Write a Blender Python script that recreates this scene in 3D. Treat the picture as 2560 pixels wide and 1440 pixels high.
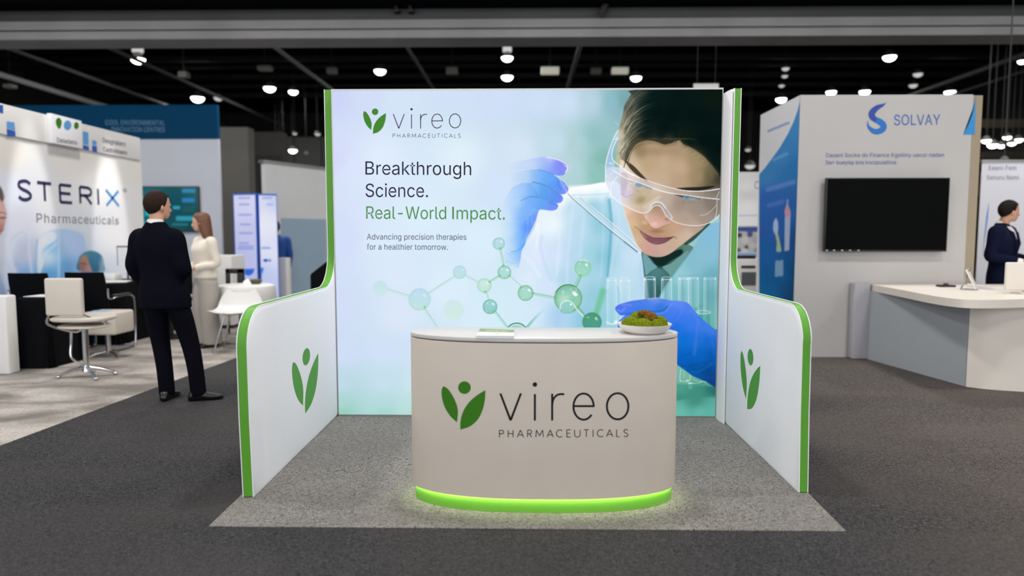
import bpy, bmesh, math, random
import numpy as np
from mathutils import Vector, Matrix, Euler
from mathutils.geometry import delaunay_2d_cdt

for o in list(bpy.data.objects):
    bpy.data.objects.remove(o)
random.seed(7)
rng = np.random.default_rng(11)
SC = bpy.context.scene
COL = SC.collection
PI = math.pi

# ------------------------------------------------------------------ camera
F = 1711.0                       # focal length in pixels of a 2560 px wide frame
CZ = 1.45                        # eye height
TH = math.atan(135 / F)          # pitch, looking down
PS = math.atan(31 / F * math.cos(TH))   # yaw, turned a little to the left
cam = bpy.data.cameras.new('camera')
cam.sensor_width = 36.0
cam.lens = 36.0 * F / 2560.0
cam.clip_end = 200
cam.dof.use_dof = True
cam.dof.focus_distance = 4.5
cam.dof.aperture_fstop = 0.85
co = bpy.data.objects.new('camera', cam)
co.location = (0, 0, CZ)
co.rotation_euler = (PI / 2 - TH, 0, PS)
COL.objects.link(co)
SC.camera = co

# ------------------------------------------------------------------ world, light, exposure
SC.view_settings.view_transform = 'Standard'
SC.view_settings.look = 'None'
SC.view_settings.gamma = 1.0
SC.view_settings.use_curve_mapping = False
SC.view_settings.exposure = 0.0
W = bpy.data.worlds.new('hall')
W.use_nodes = True
W.node_tree.nodes['Background'].inputs[0].default_value = (0.93, 0.96, 1.0, 1)
W.node_tree.nodes['Background'].inputs[1].default_value = 2.3   # the rest of the lit hall behind the camera
SC.world = W
SC.cycles.max_bounces = 6
SC.cycles.diffuse_bounces = 3
SC.cycles.glossy_bounces = 3
SC.cycles.sample_clamp_indirect = 4.0
LAMP_W = 100.0                    # watts of each added overhead lamp

# ------------------------------------------------------------------ picture <-> place
_f = np.array([-math.sin(PS) * math.cos(TH), math.cos(PS) * math.cos(TH), -math.sin(TH)])
_r = np.array([math.cos(PS), math.sin(PS), 0.0])
_u = np.cross(_r, _f)
_C = np.array([0, 0, CZ])


def ray(px, py):
    return _f + _r * (px - 1280) / F - _u * (py - 720) / F


def onZ(px, py, z=0.0):
    d = ray(px, py)
    return Vector(_C + d * (z - CZ) / d[2])


def onY(px, py, y):
    d = ray(px, py)
    return Vector(_C + d * y / d[1])


def onX(px, py, x):
    d = ray(px, py)
    return Vector(_C + d * x / d[0])


def proj(P):
    d = np.asarray(P, float) - _C
    z = d @ _f
    return 1280 + F * (d @ _r) / z, 720 - F * (d @ _u) / z


# ------------------------------------------------------------------ materials
def lin(c):
    c = np.asarray(c, float) / 255.0
    return np.where(c <= 0.04045, c / 12.92, ((c + 0.055) / 1.055) ** 2.4)


def rgba(c):
    return tuple(float(v) for v in lin(c)) + (1.0,)


def mat(name, col, rough=0.5, metal=0.0, emit=None, es=1.0, var=0.0, vscale=20.0, bump=0.0, spec=0.5, bscale=None):
    m = bpy.data.materials.new(name)
    m.use_nodes = True
    nt = m.node_tree
    b = nt.nodes['Principled BSDF']
    b.inputs['Base Color'].default_value = rgba(col)
    b.inputs['Roughness'].default_value = rough
    b.inputs['Metallic'].default_value = metal
    b.inputs['Specular IOR Level'].default_value = spec
    if emit is not None:
        b.inputs['Emission Color'].default_value = rgba(emit)
        b.inputs['Emission Strength'].default_value = es
    if var or bump:
        tc = nt.nodes.new('ShaderNodeTexCoord')
        n = nt.nodes.new('ShaderNodeTexNoise')
        n.inputs['Scale'].default_value = vscale
        n.inputs['Detail'].default_value = 4
        nt.links.new(tc.outputs['Object'], n.inputs['Vector'])
        if var:
            r = nt.nodes.new('ShaderNodeValToRGB')
            l = lin(col)
            r.color_ramp.elements[0].position = 0.3
            r.color_ramp.elements[1].position = 0.7
            r.color_ramp.elements[0].color = tuple(float(v) for v in l * (1 - var)) + (1,)
            r.color_ramp.elements[1].color = tuple(float(min(1, v)) for v in l * (1 + var)) + (1,)
            nt.links.new(n.outputs['Fac'], r.inputs['Fac'])
            nt.links.new(r.outputs['Color'], b.inputs['Base Color'])
        if bump:
            n2 = n
            if bscale:
                n2 = nt.nodes.new('ShaderNodeTexNoise')
                n2.inputs['Scale'].default_value = bscale
                n2.inputs['Detail'].default_value = 3
                nt.links.new(tc.outputs['Object'], n2.inputs['Vector'])
            bp = nt.nodes.new('ShaderNodeBump')
            bp.inputs['Strength'].default_value = bump
            bp.inputs['Distance'].default_value = 0.01
            nt.links.new(n2.outputs['Fac'], bp.inputs['Height'])
            nt.links.new(bp.outputs['Normal'], b.inputs['Normal'])
    return m


def carpet(name, dark, midc, light, squig=95.0, bump=0.5, patch=None, pscale=0.5, pamt=0.5, x_tint=None):
    """cut-pile carpet: fine flecks and short dark squiggles, larger soft patches of another dye"""
    m = bpy.data.materials.new(name)
    m.use_nodes = True
    nt = m.node_tree
    N, L = nt.nodes, nt.links
    b = N['Principled BSDF']
    b.inputs['Roughness'].default_value = 0.95
    b.inputs['Specular IOR Level'].default_value = 0.1
    tc = N.new('ShaderNodeTexCoord')
    n = N.new('ShaderNodeTexNoise')
    n.inputs['Scale'].default_value = squig
    n.inputs['Detail'].default_value = 3
    n.inputs['Roughness'].default_value = 0.65
    n.inputs['Distortion'].default_value = 1.6
    L.new(tc.outputs['Object'], n.inputs['Vector'])
    r = N.new('ShaderNodeValToRGB')
    e = r.color_ramp.elements
    e[0].position, e[0].color = 0.36, rgba(dark)
    e[1].position, e[1].color = 0.66, rgba(light)
    k = e.new(0.47)
    k.color = rgba(midc)
    L.new(n.outputs['Fac'], r.inputs['Fac'])
    out = r.outputs['Color']
    if patch is not None:
        n3 = N.new('ShaderNodeTexNoise')
        n3.inputs['Scale'].default_value = pscale
        n3.inputs['Detail'].default_value = 5
        n3.inputs['Distortion'].default_value = 0.4
        mp = N.new('ShaderNodeMapping')
        mp.inputs['Scale'].default_value = (1.0, 2.2, 1.0)
        L.new(tc.outputs['Object'], mp.inputs['Vector'])
        L.new(mp.outputs['Vector'], n3.inputs['Vector'])
        r3 = N.new('ShaderNodeValToRGB')
        r3.color_ramp.elements[0].position = 0.38
        r3.color_ramp.elements[1].position = 0.62
        r3.color_ramp.elements[0].color = (0, 0, 0, 1)
        r3.color_ramp.elements[1].color = (pamt, pamt, pamt, 1)
        L.new(n3.outputs['Fac'], r3.inputs['Fac'])
        mx = N.new('ShaderNodeMix')
        mx.data_type = 'RGBA'
        L.new(r3.outputs['Color'], mx.inputs[0])
        L.new(out, mx.inputs[6])
        mx.inputs[7].default_value = rgba(patch)
        out = mx.outputs[2]
    if x_tint is not None:  # colour gets lighter and warmer smoothly towards higher X
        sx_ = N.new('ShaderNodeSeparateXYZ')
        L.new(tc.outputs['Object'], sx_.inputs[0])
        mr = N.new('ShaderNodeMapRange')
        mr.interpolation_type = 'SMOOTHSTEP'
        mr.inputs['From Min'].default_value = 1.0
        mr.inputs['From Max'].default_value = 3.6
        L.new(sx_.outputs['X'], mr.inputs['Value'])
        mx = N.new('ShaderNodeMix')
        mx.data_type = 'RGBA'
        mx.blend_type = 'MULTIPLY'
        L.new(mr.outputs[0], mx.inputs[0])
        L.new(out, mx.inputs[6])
        mx.inputs[7].default_value = x_tint
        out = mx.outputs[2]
    L.new(out, b.inputs['Base Color'])
    bp = N.new('ShaderNodeBump')
    bp.inputs['Strength'].default_value = bump
    bp.inputs['Distance'].default_value = 0.006
    L.new(n.outputs['Fac'], bp.inputs['Height'])
    L.new(bp.outputs['Normal'], b.inputs['Normal'])
    return m


M = {}
M['white_fabric'] = mat('white_fabric', (243, 242, 245), 0.75, bump=0.05, vscale=400, spec=0.2)
M['white_satin'] = mat('white_satin', (208, 204, 201), 0.32, var=0.01, vscale=6)
M['counter_front'] = mat('counter_front', (210, 198, 186), 0.6, var=0.02, vscale=5, spec=0.3)
M['green_band'] = mat('green_band', (88, 161, 36), 0.5, var=0.03, vscale=30)
M['green_ink'] = mat('green_ink', (58, 122, 24), 0.6, spec=0.2, var=0.03, vscale=40)
M['green_print'] = mat('green_print', (88, 158, 62), 0.6, spec=0.2, var=0.02, vscale=40)
M['black_ink'] = mat('black_ink', (22, 22, 20), 0.55, spec=0.2)
M['dark_reveal'] = mat('dark_reveal', (20, 20, 20), 0.7)
M['alu'] = mat('aluminium', (176, 174, 172), 0.35, metal=0.8, var=0.03, vscale=60)
M['dark_metal'] = mat('dark_metal', (32, 33, 34), 0.6, var=0.1, vscale=8)
M['grey_metal'] = mat('grey_metal', (92, 94, 95), 0.55, var=0.06, vscale=5)
M['chrome'] = mat('chrome', (205, 205, 205), 0.18, metal=1.0, var=0.02)
M['white_plain'] = mat('white_plain', (226, 224, 222), 0.5, var=0.012, vscale=3)
M['white_warm'] = mat('white_warm', (222, 214, 204), 0.5, var=0.015, vscale=4)
M['beige'] = mat('beige', (158, 144, 122), 0.6, var=0.02, vscale=3)
M['black_cloth'] = mat('black_cloth', (13, 14, 17), 0.95, spec=0.1, bump=0.2, vscale=60)
M['black_plastic'] = mat('black_plastic', (16, 16, 18), 0.35, var=0.05)
M['ceiling_black'] = mat('ceiling_black', (9, 10, 12), 0.95, var=0.2, vscale=0.7, spec=0.05)
M['wall_dark'] = mat('wall_dark', (98, 96, 92), 0.9, var=0.06, vscale=1.5)
M['wall_darker'] = mat('wall_darker', (62, 61, 60), 0.9, var=0.1, vscale=1.5)
M['paper'] = mat('paper', (238, 236, 234), 0.6, var=0.01)


def emit_mat(name, col, s):
    m = bpy.data.materials.new(name)
    m.use_nodes = True
    nt = m.node_tree
    b = nt.nodes['Principled BSDF']
    b.inputs['Base Color'].default_value = (0.02, 0.02, 0.02, 1)
    b.inputs['Roughness'].default_value = 0.4
    b.inputs['Emission Color'].default_value = rgba(col)
    b.inputs['Emission Strength'].default_value = s
    return m


M['lamp_glow'] = emit_mat('lamp_glow', (255, 253, 250), 9.0)
M['lamp_dim'] = emit_mat('lamp_dim', (225, 224, 222), 0.8)
M['lamp_faint'] = emit_mat('lamp_faint', (190, 188, 180), 0.22)


# ------------------------------------------------------------------ mesh helpers
def catmull(P, n=6, closed=False):
    P = [np.asarray(p, float) for p in P]
    out = []
    m = len(P)
    rngk = range(m) if closed else range(m - 1)
    for i in rngk:
        if closed:
            a, b, c, d = P[(i - 1) % m], P[i], P[(i + 1) % m], P[(i + 2) % m]
        else:
            b, c = P[i], P[i + 1]
            a = P[i - 1] if i > 0 else 2 * b - c
            d = P[i + 2] if i + 2 < m else 2 * c - b
        for k in range(n):
            t = k / n
            out.append(0.5 * ((2 * b) + (c - a) * t + (2 * a - 5 * b + 4 * c - d) * t * t + (3 * b - a - 3 * c + d) * t ** 3))
    if not closed:
        out.append(P[-1])
    return out


class MB:
    """collects shapes in one bmesh; build() links them as ONE object"""

    def __init__(self):
        self.bm = bmesh.new()

    def box(self, lo, hi, bev=0.0, rot=None):
        c = (Vector(lo) + Vector(hi)) / 2
        s = Vector(hi) - Vector(lo)
        r = bmesh.ops.create_cube(self.bm, size=1.0)
        vs = r['verts']
        for v in vs:
            v.co = Vector((v.co.x * s.x, v.co.y * s.y, v.co.z * s.z))
        if bev > 0:
            es = list({e for v in vs for e in v.link_edges})
            rb = bmesh.ops.bevel(self.bm, geom=es, offset=bev, segments=3, affect='EDGES', profile=0.5)
            vs = list({v for f in rb['faces'] for v in f.verts} | {v for v in vs if v.is_valid})
        for v in vs:
            if rot is not None:
                v.co = rot @ v.co
            v.co = v.co + c
        return self

    def ring_loft(self, rings, cap=True, closed=False):
        bm = self.bm
        R = [[bm.verts.new(tuple(p)) for p in ring] for ring in rings]
        n = len(R[0])
        pairs = list(zip(R[:-1], R[1:]))
        if closed:
            pairs.append((R[-1], R[0]))
        for a, b in pairs:
            for i in range(n):
                j = (i + 1) % n
                bm.faces.new((a[i], a[j], b[j], b[i]))
        if cap and not closed:
            bm.faces.new(R[0][::-1])
            bm.faces.new(R[-1])
        return self

    def tube(self, pts, r, seg=10, cap=True, closed=False):
        pts = [Vector(p) for p in pts]
        n = len(pts)
        rad = r if hasattr(r, '__len__') else [r] * n
        rings = []
        ref = None
        for i, p in enumerate(pts):
            if closed:
                t = pts[(i + 1) % n] - pts[i - 1]
            else:
                t = pts[min(i + 1, n - 1)] - pts[max(i - 1, 0)]
            t.normalize()
            if ref is None:
                ref = Vector((0, 0, 1)) if abs(t.z) < 0.9 else Vector((1, 0, 0))
            u = (ref - t * ref.dot(t))
            if u.length < 1e-6:
                u = t.orthogonal()
            u.normalize()
            ref = u
            w = t.cross(u)
            rr = rad[i]
            rings.append([p + u * (rr * math.cos(2 * PI * k / seg)) + w * (rr * math.sin(2 * PI * k / seg)) for k in range(seg)])
        return self.ring_loft(rings, cap, closed)

    def ell_loft(self, secs, seg=24, ex=2.0):
        """horizontal superellipse sections (cx, cy, z, rx, ry)"""
        rings = []
        for cx, cy, z, rx, ry in secs:
            ring = []
            for k in range(seg):
                a = 2 * PI * k / seg
                c, s = math.cos(a), math.sin(a)
                ring.append((cx + rx * math.copysign(abs(c) ** (2 / ex), c), cy + ry * math.copysign(abs(s) ** (2 / ex), s), z))
            rings.append(ring)
        return self.ring_loft(rings)

    def cyl(self, p0, p1, r0, r1=None, seg=24):
        return self.tube([p0, p1], [r0, r0 if r1 is None else r1], seg)

    def lathe(self, prof, c=(0, 0, 0), seg=40, cap=False):
        rings = [[(c[0] + r * math.cos(2 * PI * k / seg), c[1] + r * math.sin(2 * PI * k / seg), c[2] + z) for k in range(seg)] for r, z in prof]
        return self.ring_loft(rings, cap)

    def sphere(self, c, r, seg=20):
        rr = r if hasattr(r, '__len__') else (r, r, r)
        g = bmesh.ops.create_uvsphere(self.bm, u_segments=seg, v_segments=max(8, seg // 2), radius=1.0)
        for v in g['verts']:
            v.co = Vector((c[0] + v.co.x * rr[0], c[1] + v.co.y * rr[1], c[2] + v.co.z * rr[2]))
        return self

    def prism(self, poly, z0, z1):
        a = [(p[0], p[1], z0) for p in poly]
        b = [(p[0], p[1], z1) for p in poly]
        return self.ring_loft([a, b])

    def extrude(self, poly3, vec):
        a = [Vector(p) for p in poly3]
        return self.ring_loft([a, [p + Vector(vec) for p in a]])

    def face(self, pts):
        self.bm.faces.new([self.bm.verts.new(tuple(p)) for p in pts])
        return self

    def mesh(self, mesh, mw=None):
        n0 = len(self.bm.verts)
        self.bm.from_mesh(mesh)
        if mw is not None:
            self.bm.verts.ensure_lookup_table()
            for v in self.bm.verts[n0:]:
                v.co = mw(v.co)
        return self

    def build(self, name, material, parent=None, world=False, smooth=40, label=None):
        bmesh.ops.recalc_face_normals(self.bm, faces=self.bm.faces)
        me = bpy.data.meshes.new(name)
        self.bm.to_mesh(me)
        self.bm.free()
        return link(name, me, material, parent, world, smooth, label)


def link(name, me, material, parent=None, world=False, smooth=40, label=None):
    me.name = name
    me.materials.clear()
    me.materials.append(material)
    o = bpy.data.objects.new(name, me)
    COL.objects.link(o)
    if smooth:
        me.shade_smooth()
        if smooth < 180:
            me.set_sharp_from_angle(angle=math.radians(smooth))
    if parent is not None:
        o.parent = parent
        if world:
            root = parent
            T = Matrix.Identity(4)
            chain = []
            while root is not None:
                chain.append(root)
                root = root.parent
            for q in reversed(chain):
                T = T @ (Matrix.Translation(q.location) @ q.rotation_euler.to_matrix().to_4x4())
            me.transform(T.inverted())
    elif world:
        co_ = np.empty(len(me.vertices) * 3)
        me.vertices.foreach_get('co', co_)
        co_ = co_.reshape(-1, 3)
        c = Vector(((co_[:, 0].min() + co_[:, 0].max()) / 2, (co_[:, 1].min() + co_[:, 1].max()) / 2, co_[:, 2].min()))
        me.transform(Matrix.Translation(-c))
        o.location = c
    if label:
        o['label'] = label
    return o


def thing(name, label, cat, loc=(0, 0, 0), rz=0.0, group=None):
    o = bpy.data.objects.new(name, None)
    o.empty_display_size = 0.1
    COL.objects.link(o)
    o.location = loc
    o.rotation_euler = (0, 0, rz)
    return tag(o, label, cat, group)


def tag(o, label, cat, group=None, kind='thing'):
    o['label'] = label
    o['category'] = cat
    o['kind'] = kind
    if group:
        o['group'] = group
    return o


def struct(o):
    o['kind'] = 'structure'
    return o


def copy_thing(src, loc, rz, label, group=None):
    c = src.copy()
    COL.objects.link(c)
    c.location = loc
    c.rotation_euler = (0, 0, rz)
    c['label'] = label
    if group:
        c['group'] = group
    for ch in [q for q in bpy.data.objects if q.parent == src]:
        d = ch.copy()
        COL.objects.link(d)
        d.parent = c
        for g in [q for q in bpy.data.objects if q.parent == ch]:
            e = g.copy()
            COL.objects.link(e)
            e.parent = d
    return c


def remesh(mb, voxel, it=6, fac=0.5):
    """one continuous surface out of overlapping closed shapes"""
    bmesh.ops.recalc_face_normals(mb.bm, faces=mb.bm.faces)
    me = bpy.data.meshes.new('tmp')
    mb.bm.to_mesh(me)
    mb.bm.free()
    o = bpy.data.objects.new('tmp', me)
    COL.objects.link(o)
    m = o.modifiers.new('r', 'REMESH')
    m.mode = 'VOXEL'
    m.voxel_size = voxel
    s = o.modifiers.new('s', 'SMOOTH')
    s.iterations = it
    s.factor = fac
    dg = bpy.context.evaluated_depsgraph_get()
    out = bpy.data.meshes.new_from_object(o.evaluated_get(dg))
    bpy.data.objects.remove(o)
    bpy.data.meshes.remove(me)
    return out


# ------------------------------------------------------------------ lettering
FONT = None
try:
    import os
    FONT = bpy.data.fonts.load(os.path.join(bpy.utils.system_resource('DATAFILES', path='fonts'), 'Inter.woff2'))
except Exception:
    FONT = None
_tc = {}


def text_mesh(s, thin=0.0, space=1.0):
    """2D outline mesh of one line of text: vertices (n,2) and faces, left edge at 0, baseline at 0, font size 1"""
    key = (s, thin, space)
    if key in _tc:
        return _tc[key]
    c = bpy.data.curves.new('t', 'FONT')
    c.body = s
    if FONT:
        c.font = FONT
    c.size = 1.0
    c.space_character = space
    c.offset = thin
    c.resolution_u = 6
    c.fill_mode = 'NONE'
    o = bpy.data.objects.new('t', c)
    COL.objects.link(o)
    dg = bpy.context.evaluated_depsgraph_get()
    me = bpy.data.meshes.new_from_object(o.evaluated_get(dg))
    V = np.empty(len(me.vertices) * 3)
    me.vertices.foreach_get('co', V)
    V = V.reshape(-1, 3)[:, :2].copy()
    E_ = [tuple(q.vertices) for q in me.edges]
    bpy.data.objects.remove(o)
    bpy.data.curves.remove(c)
    bpy.data.meshes.remove(me)
    seg = np.array([(V[i], V[j]) for i, j in E_])
    r = delaunay_2d_cdt([Vector((float(x), float(y))) for x, y in V], E_, [], 0, 1e-6)
    V2 = np.array([(v.x, v.y) for v in r[0]])
    Fs = []
    ax, ay, bx, by = seg[:, 0, 0], seg[:, 0, 1], seg[:, 1, 0], seg[:, 1, 1]
    for f in r[2]:
        cx, cy = V2[list(f)].mean(0)
        hit = (ay > cy) != (by > cy)
        with np.errstate(divide='ignore', invalid='ignore'):
            xi = (bx - ax) * (cy - ay) / (by - ay) + ax
        if int((hit & (cx < xi)).sum()) % 2:
            Fs.append(tuple(f))
    V = V2
    V[:, 0] -= V[:, 0].min()
    _tc[key] = (V, Fs)
    return V, Fs


def add_text(mb, s, P0, P1, up=(0, 0, 1), thin=0.0, space=1.0, yscale=1.0, mapf=None):
    """one line of text whose baseline runs from P0 to P1 (place coordinates)"""
    V, Fs = text_mesh(s, thin, space)
    w = V[:, 0].max()
    P0, P1 = Vector(P0), Vector(P1)
    dx = (P1 - P0) / w
    k = dx.length * yscale
    up = Vector(up) * k
    vs = []
    for x, y in V:
        p = P0 + dx * float(x) + up * float(y)
        if mapf:
            p = mapf(p)
        vs.append(mb.bm.verts.new(p))
    for f in Fs:
        try:
            mb.bm.faces.new([vs[i] for i in f])
        except ValueError:
            pass
    return mb


def stroke2d(pts, w, closed=False):
    """flat ribbon polygon strip along pts (2D), returns quads"""
    P = [Vector((p[0], p[1])) for p in pts]
    n = len(P)
    Lq, Rq = [], []
    for i in range(n):
        if closed:
            t = P[(i + 1) % n] - P[i - 1]
        else:
            t = P[min(i + 1, n - 1)] - P[max(0, i - 1)]
        t.normalize()
        nn = Vector((-t.y, t.x)) * (w / 2)
        Lq.append(P[i] + nn)
        Rq.append(P[i] - nn)
    q = []
    for i in range(n if closed else n - 1):
        j = (i + 1) % n
        q.append((Lq[i], Lq[j], Rq[j], Rq[i]))
    return q


def vireo_word(w=13.0):
    """the five thin letters of the word mark, in units of a 1851 px wide sheet, y downward"""
    Q = []
    a = [(645, 523), (711, 697), (778, 523)]
    k = w / 13
    for s_ in (-1, 1):
        Q.append([Vector((711 + s_ * x, y)) for x, y in ((73, 523), (73 - 14 * k, 523), (0, 698 - 21 * k), (0, 698), (7 * k, 698))])
    Q += stroke2d([(867, 527), (867, 698)], w)
    Q += stroke2d([(978, 525), (978, 698)], w)
    Q += stroke2d(catmull([(978, 600), (984, 565), (1004, 538), (1030, 528), (1056, 529)], 6), w)
    Q += stroke2d([(1180 + 65 * math.cos(t), 608 + 84 * math.sin(t)) for t in np.linspace(math.radians(-2), math.radians(-322), 48)], w)
    Q += stroke2d([(1114, 605), (1251, 605)], w)
    Q += stroke2d([(1399 + 69 * math.cos(t), 606 + 84 * math.sin(t)) for t in np.linspace(0, 2 * PI, 56, endpoint=False)], w, True)
    D = [(867 + 14.5 * math.cos(t), 466 + 14.5 * math.sin(t)) for t in np.linspace(0, 2 * PI, 24, endpoint=False)]
    return Q, D


CAPS = {
    'P': [[(0, 0), (0, 1)], [(0, 1), (.45, 1), (.8, .97), (1, .85), (1, .65), (.8, .53), (.45, .5), (0, .5)]],
    'H': [[(0, 0), (0, 1)], [(1, 0), (1, 1)], [(0, .52), (1, .52)]],
    'A': [[(0, 0), (.5, 1)], [(.5, 1), (1, 0)], [(.17, .32), (.83, .32)]],
    'R': [[(0, 0), (0, 1)], [(0, 1), (.45, 1), (.8, .97), (.97, .85), (.97, .65), (.8, .53), (.45, .5), (0, .5)], [(.45, .5), (1, 0)]],
    'M': [[(0, 0), (.08, 1)], [(.08, 1), (.5, .2)], [(.5, .2), (.92, 1)], [(.92, 1), (1, 0)]],
    'C': [[(1, .86), (.82, .97), (.55, 1), (.2, .88), (.02, .6), (.02, .4), (.2, .12), (.55, 0), (.82, .03), (1, .14)]],
    'E': [[(0, 0), (0, 1)], [(0, 1), (1, 1)], [(0, .52), (.9, .52)], [(0, 0), (1, 0)]],
    'U': [[(0, 1), (0, .4), (.08, .15), (.3, .01), (.5, -.01), (.7, .01), (.92, .15), (1, .4), (1, 1)]],
    'T': [[(0, 1), (1, 1)], [(.5, 0), (.5, 1)]],
    'I': [[(.5, 0), (.5, 1)]],
    'X': [[(0, 0), (1, 1)], [(0, 1), (1, 0)]],
    'L': [[(0, 0), (0, 1)], [(0, 0), (1, 0)]],
    'S': [[(.95, .86), (.75, .98), (.45, 1), (.12, .9), (.08, .7), (.3, .56), (.7, .45), (.95, .28), (.88, .1), (.55, 0), (.25, .02), (.02, .14)]]}
CAPS_AT = [('P', 639, 665), ('H', 695, 727), ('A', 753, 795), ('R', 820, 846), ('M', 873, 921), ('A', 945, 986), ('C', 1005, 1043), ('E', 1072, 1097), ('U', 1122, 1158), ('T', 1181, 1214), ('I', 1235, 1247), ('C', 1268, 1306), ('A', 1327, 1368), ('L', 1392, 1413), ('S', 1438, 1466)]


def caps_line(w=5.0, rise=0.0):
    q = []
    for ch, x0, x1 in CAPS_AT:
        for st in CAPS[ch]:
            pts = catmull([(a, b) for a, b in st], 3) if len(st) > 2 else st
            q += stroke2d([(x0 + (x1 - x0) * a, 806 - 46 * b - rise * (x0 - 639) / 827) for a, b in [(p[0], p[1]) for p in pts]], w)
    return q


EMBLEM = [
    catmull([(278, 477), (303, 490), (332, 528), (358, 580), (372, 636), (366, 709)], 6) + catmull([(366, 709), (322, 668), (288, 612), (271, 556), (267, 505), (278, 477)], 6)[1:-1],
    [(414 + 40.5 * math.cos(t), 486 + 40.5 * math.sin(t)) for t in np.linspace(0, 2 * PI, 40, endpoint=False)],
    catmull([(549, 502), (546, 560), (533, 622), (512, 672), (484, 708), (445, 738), (388, 756)], 6) + catmull([(388, 756), (388, 712), (398, 660), (424, 606), (462, 562), (505, 528), (549, 502)], 6)[1:-1],
]


def add_poly2(mb, poly, mapf):
    vs = [mb.bm.verts.new(mapf(float(p[0]), float(p[1]))) for p in poly]
    f = mb.bm.faces.new(vs)
    bmesh.ops.triangulate(mb.bm, faces=[f])


def add_dense(mb, poly, mapf, n=14):
    """polygon cut into thin vertical slices so that it can follow a curved front"""
    b2 = bmesh.new()
    f = b2.faces.new([b2.verts.new((float(p[0]), float(p[1]), 0)) for p in poly])
    xs = [p[0] for p in poly]
    for k in range(1, n):
        x = min(xs) + (max(xs) - min(xs)) * k / n
        bmesh.ops.bisect_plane(b2, geom=b2.verts[:] + b2.edges[:] + b2.faces[:], plane_co=(x, 0, 0), plane_no=(1, 0, 0))
    bmesh.ops.triangulate(b2, faces=b2.faces[:])
    vm = {v: mb.bm.verts.new(mapf(v.co.x, v.co.y)) for v in b2.verts}
    for f in b2.faces:
        mb.bm.faces.new([vm[v] for v in f.verts])
    b2.free()
# ------------------------------------------------------------------ a painter for printed artwork (flat prints at their real place and size)
class Painter:
    def __init__(self, X, Y):
        self.X, self.Y = X, Y
        self.C = np.zeros((len(X), 3))

    def fill(self, col):
        self.C[:] = col(self.X, self.Y) if callable(col) else np.asarray(col, float)

    def _apply(self, idx, a, col):
        if callable(col):
            c = col(self.X[idx], self.Y[idx])
        else:
            c = np.asarray(col, float)[None, :]
        self.C[idx] = self.C[idx] * (1 - a[:, None]) + c * a[:, None]

    def _sd(self, P, closed, pad):
        P = np.asarray(P, float)
        x0, y0 = P.min(0) - pad
        x1, y1 = P.max(0) + pad
        idx = np.nonzero((self.X > x0) & (self.X < x1) & (self.Y > y0) & (self.Y < y1))[0]
        x, y = self.X[idx], self.Y[idx]
        d = np.full(len(idx), 1e9)
        ins = np.zeros(len(idx), bool)
        tt = np.zeros(len(idx))
        n = len(P)
        m = n if closed else n - 1
        for i in range(m):
            ax, ay = P[i]
            bx, by = P[(i + 1) % n]
            ex, ey = bx - ax, by - ay
            L = ex * ex + ey * ey + 1e-12
            t = np.clip(((x - ax) * ex + (y - ay) * ey) / L, 0, 1)
            q = (x - ax - t * ex) ** 2 + (y - ay - t * ey) ** 2
            k = q < d
            d[k] = q[k]
            tt[k] = (i + t[k]) / m
            if closed:
                c = ((ay > y) != (by > y))
                if ey != 0:
                    ins ^= c & (x < ex * (y - ay) / ey + ax)
        return idx, np.sqrt(d), ins, tt

    def poly(self, P, col, soft=1.2, alpha=1.0, sm=4, af=None):
        if sm:
            P = catmull(P, sm, True)
        idx, d, ins, _ = self._sd(P, True, soft * 1.5)
        if not len(idx):
            return
        s = np.where(ins, d, -d)
        a = np.clip(0.5 + s / soft, 0, 1)
        a = a * a * (3 - 2 * a) * alpha
        if af is not None:
            a = a * np.clip(af(self.X[idx], self.Y[idx]), 0, 1)
        self._apply(idx, a, col)

    def line(self, P, w, col, alpha=1.0, soft=1.0, sm=4, taper=None):
        if sm and len(P) > 2:
            P = catmull(P, sm)
        idx, d, _, t = self._sd(P, False, w + soft * 1.5)
        if not len(idx):
            return
        ww = w
        if taper == 'end':
            ww = w * (1 - t)
        elif taper == 'both':
            ww = w * np.sin(np.pi * np.clip(t, 0.02, 0.98)) ** 0.7
        a = np.clip(0.5 + (ww / 2 - d) / soft, 0, 1) * alpha
        if taper == 'fade':
            a = a * (1 - t)
        self._apply(idx, a, col)

    def disc(self, c, r, col, alpha=1.0, soft=1.2, ry=None):
        ry = ry or r
        idx = np.nonzero((abs(self.X - c[0]) < r + soft * 2) & (abs(self.Y - c[1]) < ry + soft * 2))[0]
        if not len(idx):
            return
        q = np.sqrt(((self.X[idx] - c[0]) / r) ** 2 + ((self.Y[idx] - c[1]) / ry) ** 2)
        a = np.clip(0.5 + (1 - q) * min(r, ry) / soft, 0, 1)
        a = a * a * (3 - 2 * a) * alpha
        self._apply(idx, a, col)

    def blob(self, c, r, col, alpha=1.0, ry=None, ang=0.0):
        ry = ry or r
        R = max(r, ry) * 1.05
        idx = np.nonzero((abs(self.X - c[0]) < R) & (abs(self.Y - c[1]) < R))[0]
        if not len(idx):
            return
        dx, dy = self.X[idx] - c[0], self.Y[idx] - c[1]
        ca, sa = math.cos(ang), math.sin(ang)
        q = ((dx * ca + dy * sa) / r) ** 2 + ((-dx * sa + dy * ca) / ry) ** 2
        a = np.clip(1 - q, 0, 1) ** 1.5 * alpha
        self._apply(idx, a, col)


def shep(cp, p=3.0):
    K = np.array([c[:2] for c in cp], float)
    V = np.array([c[2] for c in cp], float)

    def f(x, y):
        num = np.zeros((len(x), 3))
        den = np.zeros(len(x))
        for k in range(len(K)):
            w = 1.0 / ((x - K[k, 0]) ** 2 + (y - K[k, 1]) ** 2 + 160.0) ** (p / 2)
            num += w[:, None] * V[k]
            den += w
        return num / den[:, None]
    return f


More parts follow.
